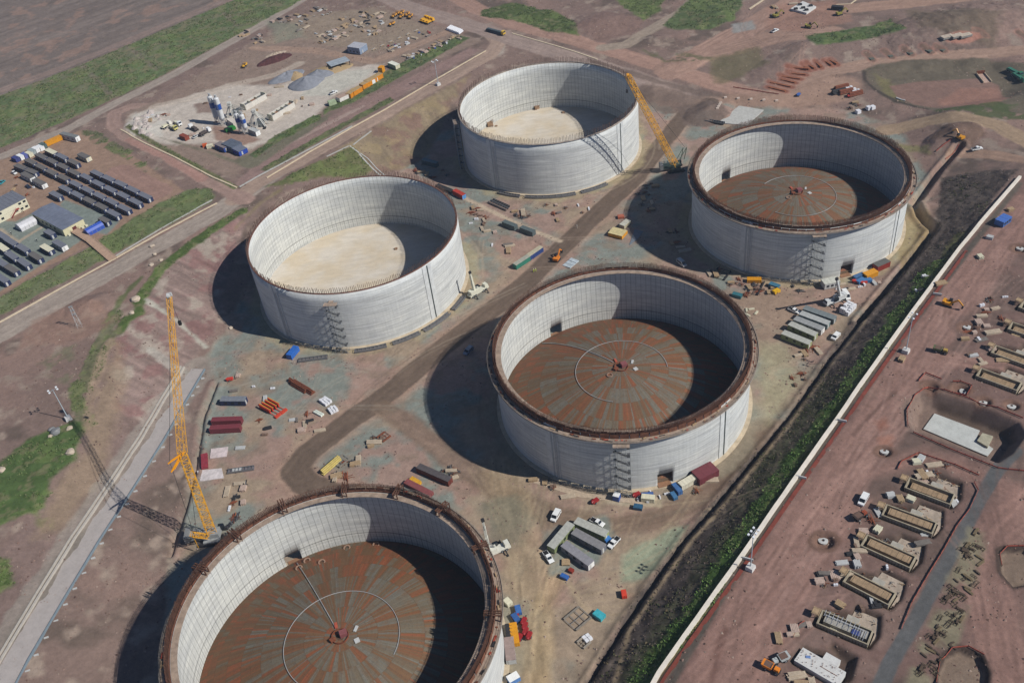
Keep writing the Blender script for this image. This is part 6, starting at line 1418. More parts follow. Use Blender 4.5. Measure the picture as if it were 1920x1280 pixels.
slabobj('concrete_slab', [(1180, 460), (1190, 430), (1206, 434), (1196, 448)], -.3, .15, mat((112, 120, 128)), 'grey plate beside the yellow boxes left of the right-hand tank', 'plate')
# formwork lying round the bare tanks
def lying(ti, a0, a1, label, r0=RO+2.3, w_=1.9, c=None):
    cx, cy = TK[ti]; t = thing('curved_walkway_section', label, 'formwork', (cx, cy, 0), 0, 'curved formwork sections round the bare tanks')
    m = MB(); ring_mesh(m, r0, r0+w_, .1, .35, 12, a0, a1); m.build('deck', c or mat((112, 106, 104), .8, .3), t)
    m = MB(); ring_mesh(m, r0, r0+.15, .36, 1.1, 12, a0, a1); ring_mesh(m, r0+w_-.15, r0+w_, .36, 1.1, 12, a0, a1)
    for k in range(9):
        a = R(a0+(a1-a0)*k/8); m.bar(((r0+.1)*math.cos(a), (r0+.1)*math.sin(a), 1.0), ((r0+w_-.1)*math.cos(a), (r0+w_-.1)*math.sin(a), 1.0), .12)
    m.build('side_frame', STEEL, t)
def angp(ti, px, py): g = gp(px, py); return math.degrees(math.atan2(g[1]-TK[ti][1], g[0]-TK[ti][0]))
for ti, a, b, l in ((1, (665, 664), (726, 652), 'first section from the stair foot along the bare left tank'), (1, (738, 648), (788, 626), 'second section from the stair foot along the bare left tank'), (1, (794, 620), (844, 589), 'third section from the stair foot along the bare left tank'), (1, (850, 582), (876, 558), 'fourth section beside the cream mobile crane'),
                   (0, (935, 361), (975, 369), 'left section at the foot of the farthest tank'), (0, (985, 370), (1080, 366), 'middle section at the foot of the farthest tank'), (0, (1090, 362), (1140, 347), 'right section at the foot of the farthest tank')):
    lying(ti, angp(ti, *a), angp(ti, *b), 'curved steel walkway, '+l, r0=RO+(2.3 if ti else 1.8))
def straight(px, py, L, rz, label, c=None):
    x, y, z = gp(px, py); t = thing('steel_walkway', label, 'formwork', (x, y, z), rz)
    m = MB(); m.box(0, 0, .1, L, 1.9, .25); m.build('deck', c or mat((112, 106, 104), .8, .3), t)
    m = MB()
    for s in (-1, 1): m.box(0, s*.9, .36, L, .12, .7)
    for k in range(8): m.box(-L/2+.5+k*(L-1)/7, 0, .9, .12, 1.7, .12)
    m.build('side_frame', STEEL, t)
straight(587, 674, 12.5, 0.0, 'straight steel walkway lying below the blue container'); straight(934, 387, 13, yaw((910, 378), (955, 398)), 'steel truss lying between the bare tanks', mat((130, 110, 96))); straight(938, 383, 12, yaw((910, 378), (955, 398)), 'second dark steel truss just behind the first between the bare tanks', DARK)
straight(452, 882, 10, 0.02, 'flat grey steel panel lying beside the haul road bend', mat((110, 104, 108))) ; straight(1340, 230, 11, yaw((1320, 226), (1360, 236)), 'dark cylinder cage lying by the earth mound', DARK)
def frame(px, py, w_, l_, rz, label, c=None):
    x, y, z = gp(px, py); t = thing('skid_frame', label, 'steel frame', (x, y, z+.3), rz)
    for s in (-1, 1): m = MB(); m.bar((-l_/2, s*w_/2, .2), (l_/2, s*w_/2, .2), .5); m.build('edge_beam', c or mat((132, 124, 112)), t)
    m = MB()
    for k in range(4): m.bar((-l_/2+k*l_/3, -w_/2, .15), (-l_/2+k*l_/3, w_/2, .15), .16)
    m.bar((-l_/2, 0, .15), (l_/2, 0, .15), .12); m.build('cross_bar', c or GREY, t)
frame(1083, 1160, 5.5, 6.5, yaw((1060, 1162), (1084, 1142)), 'open square steel frame lying on the gravel near the embankment')
frame(1095, 1205, 2.8, 3, yaw((1060, 1162), (1084, 1142)), 'small faint steel frame below the square one', mat((150, 140, 126))); 
frame(640, 865, 4, 5, yaw((600, 885), (640, 855)), 'timber-edged steel frame beside the yellow beams'); frame(720, 820, 3.5, 4, yaw((600, 885), (640, 855)), 'rusty frame below the branch of the haul road', RUST)
frame(1352, 515, 6, 7, .9, 'dark mesh panel in the steel yard behind the middle tank', DARK); frame(1418, 540, 4, 10, 1.0, 'long dark reinforcement cage in the steel yard behind the middle tank', DARK)
# ------------------------------------------------------------------ stacks, bundles and oddments
def mk_stack(c, L=3, W=1.4, H=.8, name='timber_stack', cat='timber stack', rows=3):
    def f():
        m = MB(); n = 5
        for k in range(rows):
            for i in range(n): m.box(rk.uniform(-.15, .15), -W/2+(i+.5)*W/n, k*H/rows, L+rk.uniform(-.4, .2), W/n*.85, H/rows*.85)
        o = m.build(name, c); o.data.name = name; return tag(o, '', cat)
    return f
def mk_pipes(c, L=6, r=.3, n=4, name='pipe_bundle'):
    def f():
        m = MB()
        for k in range(3):
            for i in range(n-k): m.cyl((-L/2+rk.uniform(-.3, .3), (i-(n-k-1)/2)*r*2.05, r+k*r*1.75), (L/2, (i-(n-k-1)/2)*r*2.05, r+k*r*1.75), r, n=8)
        return tag(m.build(name, c), '', 'pipe bundle')
    return f
def mk_heap(cs, name='rebar_heap', cat='steel heap', L=4, n=16):
    def f():
        m = MB()
        for i in range(n):
            a = rk.gauss(0, .12)+(1.57 if i % 5 == 0 else 0); x, y = rk.uniform(-.8, .8), rk.uniform(-.9, .9); l = rk.uniform(.3, 1)*L*.36; z = rk.uniform(.08, .6)
            m.bar((x-l*math.cos(a), y-l*math.sin(a), z), (x+l*math.cos(a), y+l*math.sin(a), z+rk.uniform(-.1, .2)), rk.uniform(.08, .2), i % len(cs))
        return tag(m.build(name, cs), '', cat)
    return f
def mk_cage(L):
    def f():
        m = MB(); c = [mat((112, 102, 76), .9, .3), mat((82, 66, 50), .9, .3)]
        for j in (-.5, .5): m.bar((-L/2, j, .2), (L/2, j, .25), .12, 1)
        for i in range(int(L/.9)+1): X = -L/2+i*.9; m.bar((X, -.5-.4*(i % 2), .3), (X+.1, .5+.5*((i+1) % 2), .3), .1, i % 2)
        if L > 3: m.box(0, 0, .1, L*.5, .7, .5, .2, 1)
        return tag(m.build('rebar_cage', c), '', 'rebar cage')
    return f
def mk_bags(c, n=3, m_=2, s=1.0, h=1.5, name='wrapped_pallets', cat='pallets'):
    def f():
        m = MB()
        for i in range(n):
            for j in range(m_): m.box((i-(n-1)/2)*(s+.12), (j-(m_-1)/2)*(s+.12), 0, s, s, h*rk.uniform(.7, 1.05), rk.uniform(-.06, .06), top=.93)
        return tag(m.build(name, c), '', cat)
    return f
WB = mat((222, 222, 224), .6, .08, dk=.08); PINKW = mat((190, 166, 150), .85, .3, 1)
T1_ = [('ts%d' % i, mk_stack(c, L, W, H, 'timber_stack' if i < 2 else ('board_stack' if i < 4 else 'panel_stack'))) for i, (c, L, W, H) in enumerate(((TIMB, 4.2, 2, 1), (mat((188, 170, 146), .85, .3), 5.5, 2, .8), (PINKW, 3.2, 2.4, 1), (mat((120, 112, 104), .85, .3), 4.5, 1.6, .8), (PALE, 3.6, 1.6, .7), (DARK, 3.4, 1.6, .7)))]
def clutter(area, n, items, label, cat_, group, minr=0, seed=0, rzc=None):
    """countable oddments spread through an area of the yard, each an object"""
    rg = random.Random(seed); W = [g[:2] for g in [gp(*p) for p in area]]; k = 0; xs = [p[0] for p in W]; ys = [p[1] for p in W]; done = []
    while k < n and len(done) < n*30:
        x, y = rg.uniform(min(xs), max(xs)), rg.uniform(min(ys), max(ys)); done.append(0)
        ins_ = bool(inpoly(np.array([x]), np.array([y]), W)[0])
        if not ins_: continue
        key, mk = items[rg.randrange(len(items))]
        o = put(key, mk, label, (x, y, zf(x, y)), (rzc if rzc is not None else 0)+rg.choice((0, 1.57))+rg.uniform(-.2, .2), group); o['category'] = cat_; s = rg.uniform(.55, 1.1); o.scale = (s, s, rg.uniform(.7, 1.2)); k += 1
yr = yaw((480, 290), (655, 195))
HP = [('hp0', mk_heap([TIMB, PALE, GREY], 'timber_stack', 'timber stack')), ('hp1', mk_heap([mat((186, 150, 120)), TIMB, DARK], 'timber_stack', 'timber stack', 5))]
for ar, n, sd_, l in (([(555, 30), (600, 12), (625, 22), (570, 50)], 12, 1, 'timber and form panels stacked at the far left corner of the upper yard'), ([(505, 40), (540, 30), (550, 40), (510, 50)], 7, 2, 'timber stacks in the small group at the upper yard fence line'),
                      ([(635, 38), (680, 20), (720, 20), (730, 45), (650, 55)], 26, 3, 'stack among the dense timber stores at the top of the upper yard'), ([(590, 62), (650, 52), (665, 62), (600, 85)], 22, 4, 'stack among the timber stores in the centre of the upper yard'),
                      ([(660, 62), (700, 50), (730, 48), (700, 68)], 9, 5, 'stack in the right-hand timber group of the upper yard'), ([(550, 48), (575, 42), (580, 55), (552, 62)], 5, 6, 'stack in the small timber group left of centre in the upper yard'),
                      ([(475, 72), (490, 62), (495, 80), (480, 85)], 6, 7, 'pale stack at the left fence of the upper yard'), ([(725, 90), (800, 62), (805, 68), (730, 98)], 12, 8, 'crate or drum in the long row beside the yard track'),
                      ([(755, 108), (850, 68), (880, 58), (870, 72), (765, 112)], 22, 9, 'crate or pallet in the row along the grass verge of the upper yard'), ([(448, 60), (475, 55), (478, 65), (450, 75)], 5, 10, 'pale stack beside the upper road')):
    clutter(ar, int(n*1.5), T1_+HP, l, 'timber stack', 'upper yard: '+l, seed=sd_, rzc=yr)
BD = [('bd0', mk_bags(WB, 2, 1, .9, .8, 'drum_pallet')), ('bd1', mk_bags(mat((60, 88, 150)), 1, 1, 1.4, .9, 'crate', 'crate')), ('bd2', mk_bags(RED, 1, 1, 1.3, 1, 'crate', 'crate')), ('bd3', mk_bags(WB, 3, 1, .7, .7, 'drum_pallet'))]
clutter([(725, 88), (800, 56), (808, 62), (735, 98)], 12, BD, 'white drums or crates in the line beside the yard track', 'crates', 'drums beside the yard track', seed=31); clutter([(760, 106), (840, 74), (850, 80), (770, 114)], 14, BD, 'white drums or crates by the grass verge', 'crates', 'drums by the grass verge', seed=32)
for i in range(9): one('wp', mk_pipes(WB, 5, .45, 2, 'white_pipe'), .5, (842+i*2.6, 53+i*1.0), yaw((842, 55), (865, 62))-1.57+.3, 'white pipe in the bundle row at the end of the upper yard', 'white pipes at the end of the upper yard')
for i in range(6): one('cone', mk_heap([TIMB, PALE], 'timber_stack', 'timber stack'), .5, (702+i*16, 92-i*7), yr, 'long board laid end to end beside the yard track', 'boards laid beside the yard track')
one('rb', mk_pipes(RUST, 9, .35, 5, 'beam_bundle'), .6, (563, 724), yaw((540, 712), (588, 740)), 'bundle of rusty steel beams on the gravel above the orange formwork'); one('rb2', mk_pipes(RUST, 6, .3, 4, 'beam_bundle'), .6, (552, 717), yaw((540, 712), (588, 740)), 'shorter rusty beam bundle overlapping the long one'); one('rb2', mk_pipes(RUST, 6, .3, 4, 'beam_bundle'), .6, (578, 731), yaw((540, 712), (588, 740)), 'short rusty beam bundle at the lower end of the long one')
one('yb', mk_pipes(mat((190, 170, 96), .8), 9, .35, 4, 'beam_bundle'), .4, (620, 873), yaw((604, 886), (634, 860)), 'bundle of yellow timber beams inside the haul road bend')
def shutters(px, py, a, lab):
    x, y, z = gp(px, py); t = thing('formwork_shutter', lab, 'formwork', (x, y, z), a, 'orange formwork shutters')
    m = MB(); m.box(-1, 0, .3, 6.5, .5, 1.8); m.build('panel', mat((196, 58, 34)), t)
    m = MB(); m.box(-1, .35, 1.9, 6.8, .35, .2); m.build('yellow_edge', mat((214, 160, 60)), t)
    m = MB(); m.bar((2, 0, .5), (5.5, 0, .4), .2); m.box(5.8, 0, 0, 1.2, 1.5, .8); m.build('prop', mat((200, 66, 40)), t)
sa = yaw((495, 760), (535, 782)); shutters(512, 764, sa, 'orange-red formwork shutter with a yellow edge, upper of the two pairs'); shutters(506, 768, sa, 'orange-red formwork shutter, second from the top'); shutters(501, 772, sa, 'orange-red formwork shutter, third from the top'); shutters(517, 760, sa, 'orange-red formwork shutter at the very top of the group')
one('wb1', mk_bags(WB, 4, 3), .8, (610, 751), yaw((600, 745), (622, 760)), 'white wrapped pallets, largest block near the orange shutters'); one('wb2', mk_bags(WB, 3, 3), .8, (624, 767), .5, 'white wrapped pallets in the lower right block near the haul road'); one('wb3', mk_bags(mat((214, 220, 206)), 5, 2, .8, .9), .8, (597, 773), yaw((585, 768), (612, 782)), 'row of white bags on green mats near the orange shutters')
one('wb4', mk_bags(WB, 2, 1, .9, .6), .4, (511, 727), 0, 'two white bags left of the rusty beams')
one('wbr', mk_bags(WB, 5, 3, 1.25, 2.6), 1.2, (1590, 578), yaw((1582, 590), (1602, 570)), 'tall stack of white wrapped pallets beside the white mobile crane')
one('wbs', mk_bags(WB, 2, 2, 1.2, .9), .5, (1101, 1195), .5, 'small white cube of bags on the gravel near the embankment')
for p, key, l in (((775, 897), 'sk', 'yellow skip on pale ground between the two rusty containers'),): cl(key, mk_cont(4.4, 2.2, 1.5, mat((214, 160, 40), .5)), (772, 893), (781, 898), l)
RH = T1_[:2]+[('bxs', mk_bags(mat((120, 96, 80), .9, .3), 2, 1, 1.1, .9, 'crate', 'crate')), ('rh0', mk_heap([RUST, DARK, TIMB, GREY], 'rebar_heap', 'rebar heap', 4)), ('rh1', mk_heap([RUST, mat((150, 84, 54))], 'rebar_heap', 'rebar heap', 6)), ('rh2', mk_heap([DARK, STEEL], 'rebar_heap', 'rebar heap', 5))]
for ar, n, sd_, l in (([(640, 870), (700, 815), (725, 815), (660, 880)], 9, 41, 'rusty steel oddment laid out inside the haul road bend'), ([(815, 870), (860, 880), (865, 910), (845, 905)], 9, 42, 'rusty formwork piece scattered beside the dark-roofed red container'), ([(625, 885), (665, 870), (665, 895), (630, 900)], 6, 43, 'rusty box or plate below the yellow beams'),
                      ([(1320, 510), (1350, 505), (1440, 545), (1440, 556), (1400, 556), (1360, 535)], 22, 44, 'steel or timber pile in the steel yard behind the middle tank'), ([(1440, 535), (1500, 535), (1500, 556), (1440, 556)], 8, 45, 'oddment on the ground below the blue skips'),
                      ([(870, 385), (900, 390), (925, 405), (905, 415), (875, 405)], 9, 46, 'steel oddment right of the bare left tank'), ([(955, 395), (990, 400), (1000, 412), (960, 408)], 8, 47, 'steel oddment in front of the farthest tank'),
                      ([(1190, 335), (1230, 345), (1240, 400), (1200, 400)], 14, 48, 'dark oddment lying in the shadow of the right-hand tank'), ([(1250, 420), (1290, 440), (1290, 480), (1262, 470)], 9, 49, 'pallet lying in the deep shadow of the right-hand tank'),
                      ([(775, 318), (830, 318), (845, 335), (790, 335)], 8, 50, 'rust red steel piece behind the bare left tank'), ([(1480, 660), (1530, 640), (1535, 660), (1500, 690)], 7, 51, 'steel oddment near the trench on the tan ground'),
                      ([(1485, 700), (1515, 700), (1505, 725), (1485, 725)], 5, 52, 'dark plate in the small grid of plates near the trench'), ([(440, 900), (460, 880), (470, 980), (430, 990)], 5, 53, 'dark steel beam lying beside the yellow crane'),
                      ([(1250, 945), (1330, 900), (1345, 905), (1280, 945)], 3, 54, 'thin pipe laid on the ground beside the blue skips'), ([(985, 888), (1020, 900), (1080, 930), (1060, 935), (1000, 905)], 6, 55, 'plank or bar on the apron of the middle tank')):
    clutter(ar, n, RH, l, 'steel oddment', l, seed=sd_)
OB = [('ob%d' % i, mk_cage(L)) for i, L in enumerate((2.0, 2.8, 3.6))]+[('obt', mk_stack(mat((120, 104, 76), .9, .3), 3, .8, .5)), ('obs', mk_stack(mat((84, 70, 56), .9, .3), 2.2, .6, .4))]
clutter([(1825, 985), (1845, 1005), (1838, 1060), (1810, 1170), (1760, 1270), (1700, 1275), (1730, 1210), (1785, 1100)], 64, OB, 'brown reinforcement cage among those laid out beside the grey path', 'rebar cage', 'reinforcement cages beside the grey path', seed=60, rzc=.6)
clutter([(1450, 1200), (1500, 1150), (1530, 1165), (1500, 1215)], 7, T1_[:4], 'timber stack left of the white foundation slab', 'timber stack', 'timber beside the white slab', seed=61)
clutter([(1490, 1262), (1530, 1285), (1470, 1290)], 4, T1_[:2], 'timber stack at the bottom edge by the white slab', 'timber stack', 'timber at the bottom edge', seed=62)
for i, (p, l) in enumerate((((1646, 991), 'between the fourth and fifth foundations'), ((1607, 1056), 'between the third and fourth foundations'), ((1575, 1132), 'between the second and third foundations'), ((1718, 864), 'above the topmost foundation beside the path'), ((1727, 858), 'just right of the box above the topmost foundation'), ((1688, 934), 'left of a pair below the topmost foundation'), ((1708, 934), 'in the middle below the topmost foundation'), ((1670, 927), 'leftmost below the topmost foundation'), ((1691, 672), 'beside the upper lighting mast'), ((1838, 480), 'by the white wall above the upper mast'), ((1856, 444), 'by the white wall below the blue hut'), ((1895, 392), 'beyond the blue hut'), ((1560, 1185), 'left of the second foundation'))):
    one('pl%d' % (i % 3), mk_stack((CREAM, PALE, TIMB)[i % 3], 2.6, 2.0, 1.3), .8, p, .7+i*.8, 'pale timber stack '+l)
for i in range(4): one('ar%d' % (i % 2), mk_stack(CREAM, 2.4, .8, .5), .3, ((1400, 581), (1409, 579), (1418, 586), (1402, 590))[i], (1.4, 0, .8, 2.2)[i], 'cream concrete block of the ring of four right of the middle tank', 'ring of four blocks')
one('yk', mk_cont(7.5, 5.5, 2.0, mat((220, 152, 40), .5), mat((206, 190, 140))), 2, (1158, 434), yaw((1140, 432), (1172, 440)), 'yellow-sided block of stacked boxes left of the right-hand tank'); one('yk2', mk_cont(5.5, 3, 2.0, mat((190, 180, 150), .5), mat((196, 192, 176))), 2, (1172, 417), yaw((1165, 424), (1180, 412)), 'cream box stacked behind the yellow-sided block'); one('yk3', mk_cont(3, 2.4, 1.2, mat((176, 96, 70), .5)), 1, (1164, 405), 0, 'small brick red box beyond the yellow-sided block')
one('tp', mk_bags(mat((176, 186, 190)), 3, 2, 2.2, .5, 'panel_stack', 'panels'), .3, (1070, 493), .8, 'pale sheet panels beside the haul road')
for i, (p, c_) in enumerate((((1578, 164), RUST), ((1586, 172), RUST), ((1594, 180), DARK), ((1604, 176), RUST), ((1573, 172), DARK))): one('pr%d' % i, mk_pipes(c_, 8, .4, 4, 'pipe_stack'), .6, p, .2, 'dark stack of steel in the yard beyond the right-hand tank', 'dark steel stacks beyond the right-hand tank')
for i in range(4): one('wc%d' % (i % 2), mk_bags(WB, 3, 1, 1.4, 1.2, 'concrete_rings', 'concrete rings'), .5, (1584+i*7, 162+i*3), .3, 'white drums in the row beside the dark steel stacks', 'white drums beside the dark steel stacks')
for i, p in enumerate(((1609, 209), (1629, 202), (1636, 201))): one('wd', mk_bags(WB, 1, 1, 2.4, 1.8, 'water_tank', 'tank'), 1, p, .3, ('white cylinder tank, lowest of three beyond the right-hand tank', 'white tank, middle of three beyond the right-hand tank', 'white tank, rightmost of three beyond the right-hand tank')[i])
clutter([(1585, 195), (1600, 190), (1612, 200), (1590, 206)], 6, RH, 'grey steel bundle near the white tanks beyond the right-hand tank', 'steel oddment', 'grey bundles near the white tanks', seed=70)
clutter([(1445, 5), (1475, 0), (1490, 10), (1445, 35)], 6, T1_, 'stack on the red earth left of the white foundation', 'timber stack', 'stacks left of the white foundation', seed=71)
for a, b in BAY[:6]+BAY[6:]:
    loc, rz, L = seg(a, b, 0); m = MB(); m.box(0, 0, -.4, L*.92, 1.3, .9); o = m.build('footing_beam', mat((140, 84, 54), .9, .4)); o.location = loc; o.rotation_euler = (0, 0, rz); tag(o, 'rust brown footing beam among the rows at the upper right', 'footing', 'footing beams at the upper right')
for a, b in BAY2[:5]:
    loc, rz, L = seg(a, b, 0); m = MB(); m.box(0, 0, -1.0, L*.9, 2.4, .8); o = m.build('footing_pad', mat((88, 94, 84), .9, .3)); o.location = loc; o.rotation_euler = (0, 0, rz); tag(o, 'grey-green footing pad in the line above the curved dirt road', 'footing', 'footing pads above the curved road')
for i in range(9):
    x, y, z = gp(1345+i*2, 204-i*3.2) if i < 4 else gp(1360+(i-4)*24, 184+(i-4)*1.5); m = MB(); m.box(0, 0, 0, 1.6, .8, .8); o = m.build('barrier_block', mat((214, 196, 180))); o.location = (x, y, z); tag(o, 'small pale barrier block by the dirt track above the white slab', 'barrier', 'barrier blocks above the white slab')
# boulders on the banks
for i, (px_, py_, s) in enumerate(((254, 562, 2.2), (247, 587, 1.2), (290, 477, 1.0), (284, 497, 1.2), (285, 462, 1.3), (302, 488, 1), (132, 848, 1.7), (131, 803, 1.3), (94, 818, .9), (3, 882, 1.5), (433, 615, 1.1), (105, 810, 2.0), (98, 806, 1.4))):
    x, y, z = gp(px_, py_); bm = bmesh.new(); bmesh.ops.create_icosphere(bm, subdivisions=2, radius=s); rg = random.Random(i)
    for v in bm.verts: v.co *= 1+rg.uniform(-.2, .2); v.co.z *= .6
    me = bpy.data.meshes.new('boulder'); bm.to_mesh(me); bm.free(); me.materials.append(mat((184, 168, 148), .95, .3) if i < 11 else GREY); o = bpy.data.objects.new('boulder', me); COL.objects.link(o); o.location = (x, y, z+s*.2); tag(o, 'pale boulder lying on the grassy bank at the left', 'boulder', 'boulders on the left bank')
# orange barrier mesh round the pits
def barrier(P, label, z_=1.0, raw=False):
    W = [Vector(gp(*p)) for p in P] if not raw else P; c = W[0]; m = MB(); pts = []
    for a, b in zip(W[:-1], W[1:]):
        n = max(1, int((b-a).length/2.5))
        for k in range(n): q = a.lerp(b, k/n); q.z = zf(q.x, q.y); pts.append(q-c)
    q = W[-1].copy(); q.z = zf(q.x, q.y); pts.append(q-c)
    for a, b in zip(pts[:-1], pts[1:]):
        m.bar(a+Vector((0, 0, .55)), b+Vector((0, 0, .5)), .1, h=.5); m.bar(a, a+Vector((0, 0, 1.1)), .1, 1)
    o = m.build('barrier_mesh', [mat((166, 80, 62), .9, .3), DARK]); o.location = c; tag(o, label, 'barrier fence')
barrier([(1702, 800), (1700, 770), (1715, 742), (1740, 728), (1800, 742), (1870, 765), (1918, 785)], 'orange barrier mesh along the top of the big pit'); barrier([(1712, 812), (1780, 842), (1870, 878), (1930, 885)], 'orange barrier mesh along the lower rim of the big pit')
barrier([(1683, 880), (1690, 866), (1722, 850), (1790, 872), (1835, 892)], 'orange barrier mesh arching above the topmost foundation'); barrier([(1826, 905), (1834, 920), (1818, 955), (1795, 985), (1770, 1030), (1742, 1075), (1710, 1130), (1690, 1180)], 'orange barrier mesh beside the grey path, left side')
barrier([(1722, 715), (1735, 700), (1765, 712)], 'short orange barrier mesh round a small pit'); barrier([(1786, 716), (1800, 716), (1822, 724), (1812, 742), (1790, 738)], 'orange barrier mesh round the second small pit')
barrier([(1487, 1195), (1498, 1172), (1508, 1165)], 'orange barrier mesh by the track left of the foundations'); barrier([(1755, 1282), (1762, 1240), (1785, 1215), (1815, 1212), (1845, 1228)], 'orange barrier mesh round the round pit at the bottom'); barrier([(1878, 1062), (1874, 1040), (1888, 1025), (1930, 1024)], 'orange barrier mesh round the round pit at the right edge')
barrier([(1755, 285), (1770, 272), (1785, 262)], 'orange barrier mesh along the left of the open trench'); barrier([(1772, 300), (1786, 290), (1798, 272)], 'orange barrier mesh along the right of the open trench'); barrier([(1375, 165), (1420, 172), (1460, 178)], 'orange barrier mesh beside the pink road at the upper middle')
# small round manholes
for i, (p, l) in enumerate((((1658, 846), 'on the pink ground left of the topmost foundation'), ((1543, 1014), 'left of the third foundation on the pink ground'), ((1812, 613), 'below the stacked timber near the upper mast'), ((1912, 466), 'at the right edge near the white wall end'), ((1807, 735), 'in the second small pit above the big pit'), ((1842, 755), 'in the third small pit above the big pit'), ((1896, 762), 'in the fourth small pit above the big pit'))):
    x, y, z = gp(*p); m = MB(); m.lathe([(1.5, -.3), (1.5, .5), (.5, .55), (.5, .1)], 20); o = m.build('manhole', PALE); o.location = (x, y, z); tag(o, 'round pale concrete manhole '+l, 'manhole')
MISC = T1_+[('rh0', None), ('rh1', None), ('bd3', None), ('bxs', None), ('bd0', None)]
for ar, n, sd_, l in (([(1530, 1090), (1600, 1000), (1700, 880), (1790, 860), (1700, 950), (1640, 1010), (1560, 1130)], 34, 81, 'timber or steel oddment lying among the foundations on the pink ground'), ([(1600, 1130), (1660, 1060), (1760, 940), (1810, 930), (1700, 1060), (1640, 1160)], 22, 82, 'board or shutter left along the inner side of the foundations'),
                      ([(1790, 620), (1850, 560), (1900, 540), (1910, 680), (1830, 690)], 26, 83, 'oddment among the far foundations at the right edge'), ([(1700, 560), (1760, 480), (1800, 500), (1750, 600)], 5, 84, 'stack beside the upper part of the long white wall'),
                      ([(870, 400), (960, 430), (1040, 470), (960, 480), (880, 440)], 12, 85, 'oddment on the tan earth between the bare tanks'), ([(1000, 380), (1100, 370), (1120, 395), (1020, 430)], 9, 86, 'oddment on the earth in front of the farthest tank'),
                      ([(415, 690), (480, 680), (520, 720), (500, 840), (420, 850)], 12, 87, 'oddment on the gravel around the maroon containers'), ([(560, 740), (640, 780), (600, 820), (520, 800)], 8, 88, 'oddment on the gravel below the orange formwork'),
                      ([(1195, 520+400), (1260, 925), (1250, 940), (1190, 940)], 8, 89, 'oddment at the foot of the middle tank beside the blue skips'), ([(1545, 530), (1640, 520), (1660, 540), (1590, 560)], 9, 90, 'oddment near the doorway of the right-hand tank'),
                      ([(400, 870), (440, 860), (470, 960), (410, 1000)], 8, 91, 'beam or board near the foot of the yellow crane'), ([(1650, 600), (1640, 640), (1560, 700), (1540, 690)], 0, 92, 'x'),
                      ([(245, 215), (420, 170), (560, 160), (600, 190), (500, 262), (330, 262)], 26, 93, 'oddment on the pale dust of the batching plant'), ([(20, 330), (110, 310), (60, 380), (20, 370)], 6, 94, 'oddment in the cabin compound')):
    its = [(k, m_) for k, m_ in MISC if k in PROTO]
    if n: clutter(ar, n, its, l, 'site oddment', l, seed=sd_)
# ------------------------------------------------------------------ people
def person(px, py, rz, label, c):
    x, y, z = gp(px, py)
    me = bpy.data.meshes.new('person'); J = [(0, 0, .95), (0, 0, 1.2), (0, 0, 1.42), (0, 0, 1.52), (0, .02, 1.66), (.1, 0, .9), (.12, .02, .5), (.13, 0, .06), (.14, .14, .03), (-.1, 0, .9), (-.12, -.05, .5), (-.13, -.12, .06), (-.14, .02, .03), (.2, 0, 1.4), (.27, .02, 1.12), (.26, .14, .9), (-.2, 0, 1.4), (-.28, .0, 1.12), (-.27, .1, .88)]
    E = [(0, 1), (1, 2), (2, 3), (3, 4), (0, 5), (5, 6), (6, 7), (7, 8), (0, 9), (9, 10), (10, 11), (11, 12), (2, 13), (13, 14), (14, 15), (2, 16), (16, 17), (17, 18)]
    rr = [.16, .15, .16, .07, .11, .1, .08, .06, .05, .1, .08, .06, .05, .08, .06, .05, .08, .06, .05]
    me.from_pydata(J, E, []); o = bpy.data.objects.new('person', me); COL.objects.link(o); md = o.modifiers.new('skin', 'SKIN')
    for i, v in enumerate(me.skin_vertices[0].data): v.radius = (rr[i], rr[i]*.85)
    me.skin_vertices[0].data[0].use_root = True; o.modifiers.new('s', 'SUBSURF').levels = 1
    me.materials.append(mat(c, .8, .1, dk=0)); o.location = (x, y, z); o.rotation_euler = (0, 0, rz)
    m = MB(); m.lathe([(.15, 1.68), (.14, 1.74), (.08, 1.82), (.01, 1.84)], 10, (0, .02)); m.build('hard_hat', WHITE, o)
    return tag(o, label, 'person')
for i, (p, c, l) in enumerate((((1001, 510), (190, 210, 40), 'person in a yellow-green jacket standing by the haul road, left of two'), ((1005, 509), (196, 214, 50), 'person in a yellow-green jacket standing by the haul road, right of two'), ((1082, 428), (200, 190, 170), 'person in pale clothes on the earth left of the haul road'), ((22, 440), (30, 34, 40), 'person in dark clothes on the grey gravel left of the marquee shadow'), ((70, 453), (30, 34, 44), 'person in dark clothes standing on the gravel below the hall'), ((44, 398), (80, 40, 34), 'person in dark red clothes near the left corner of the hall'))):
    person(p[0], p[1], i*1.1, l, c)
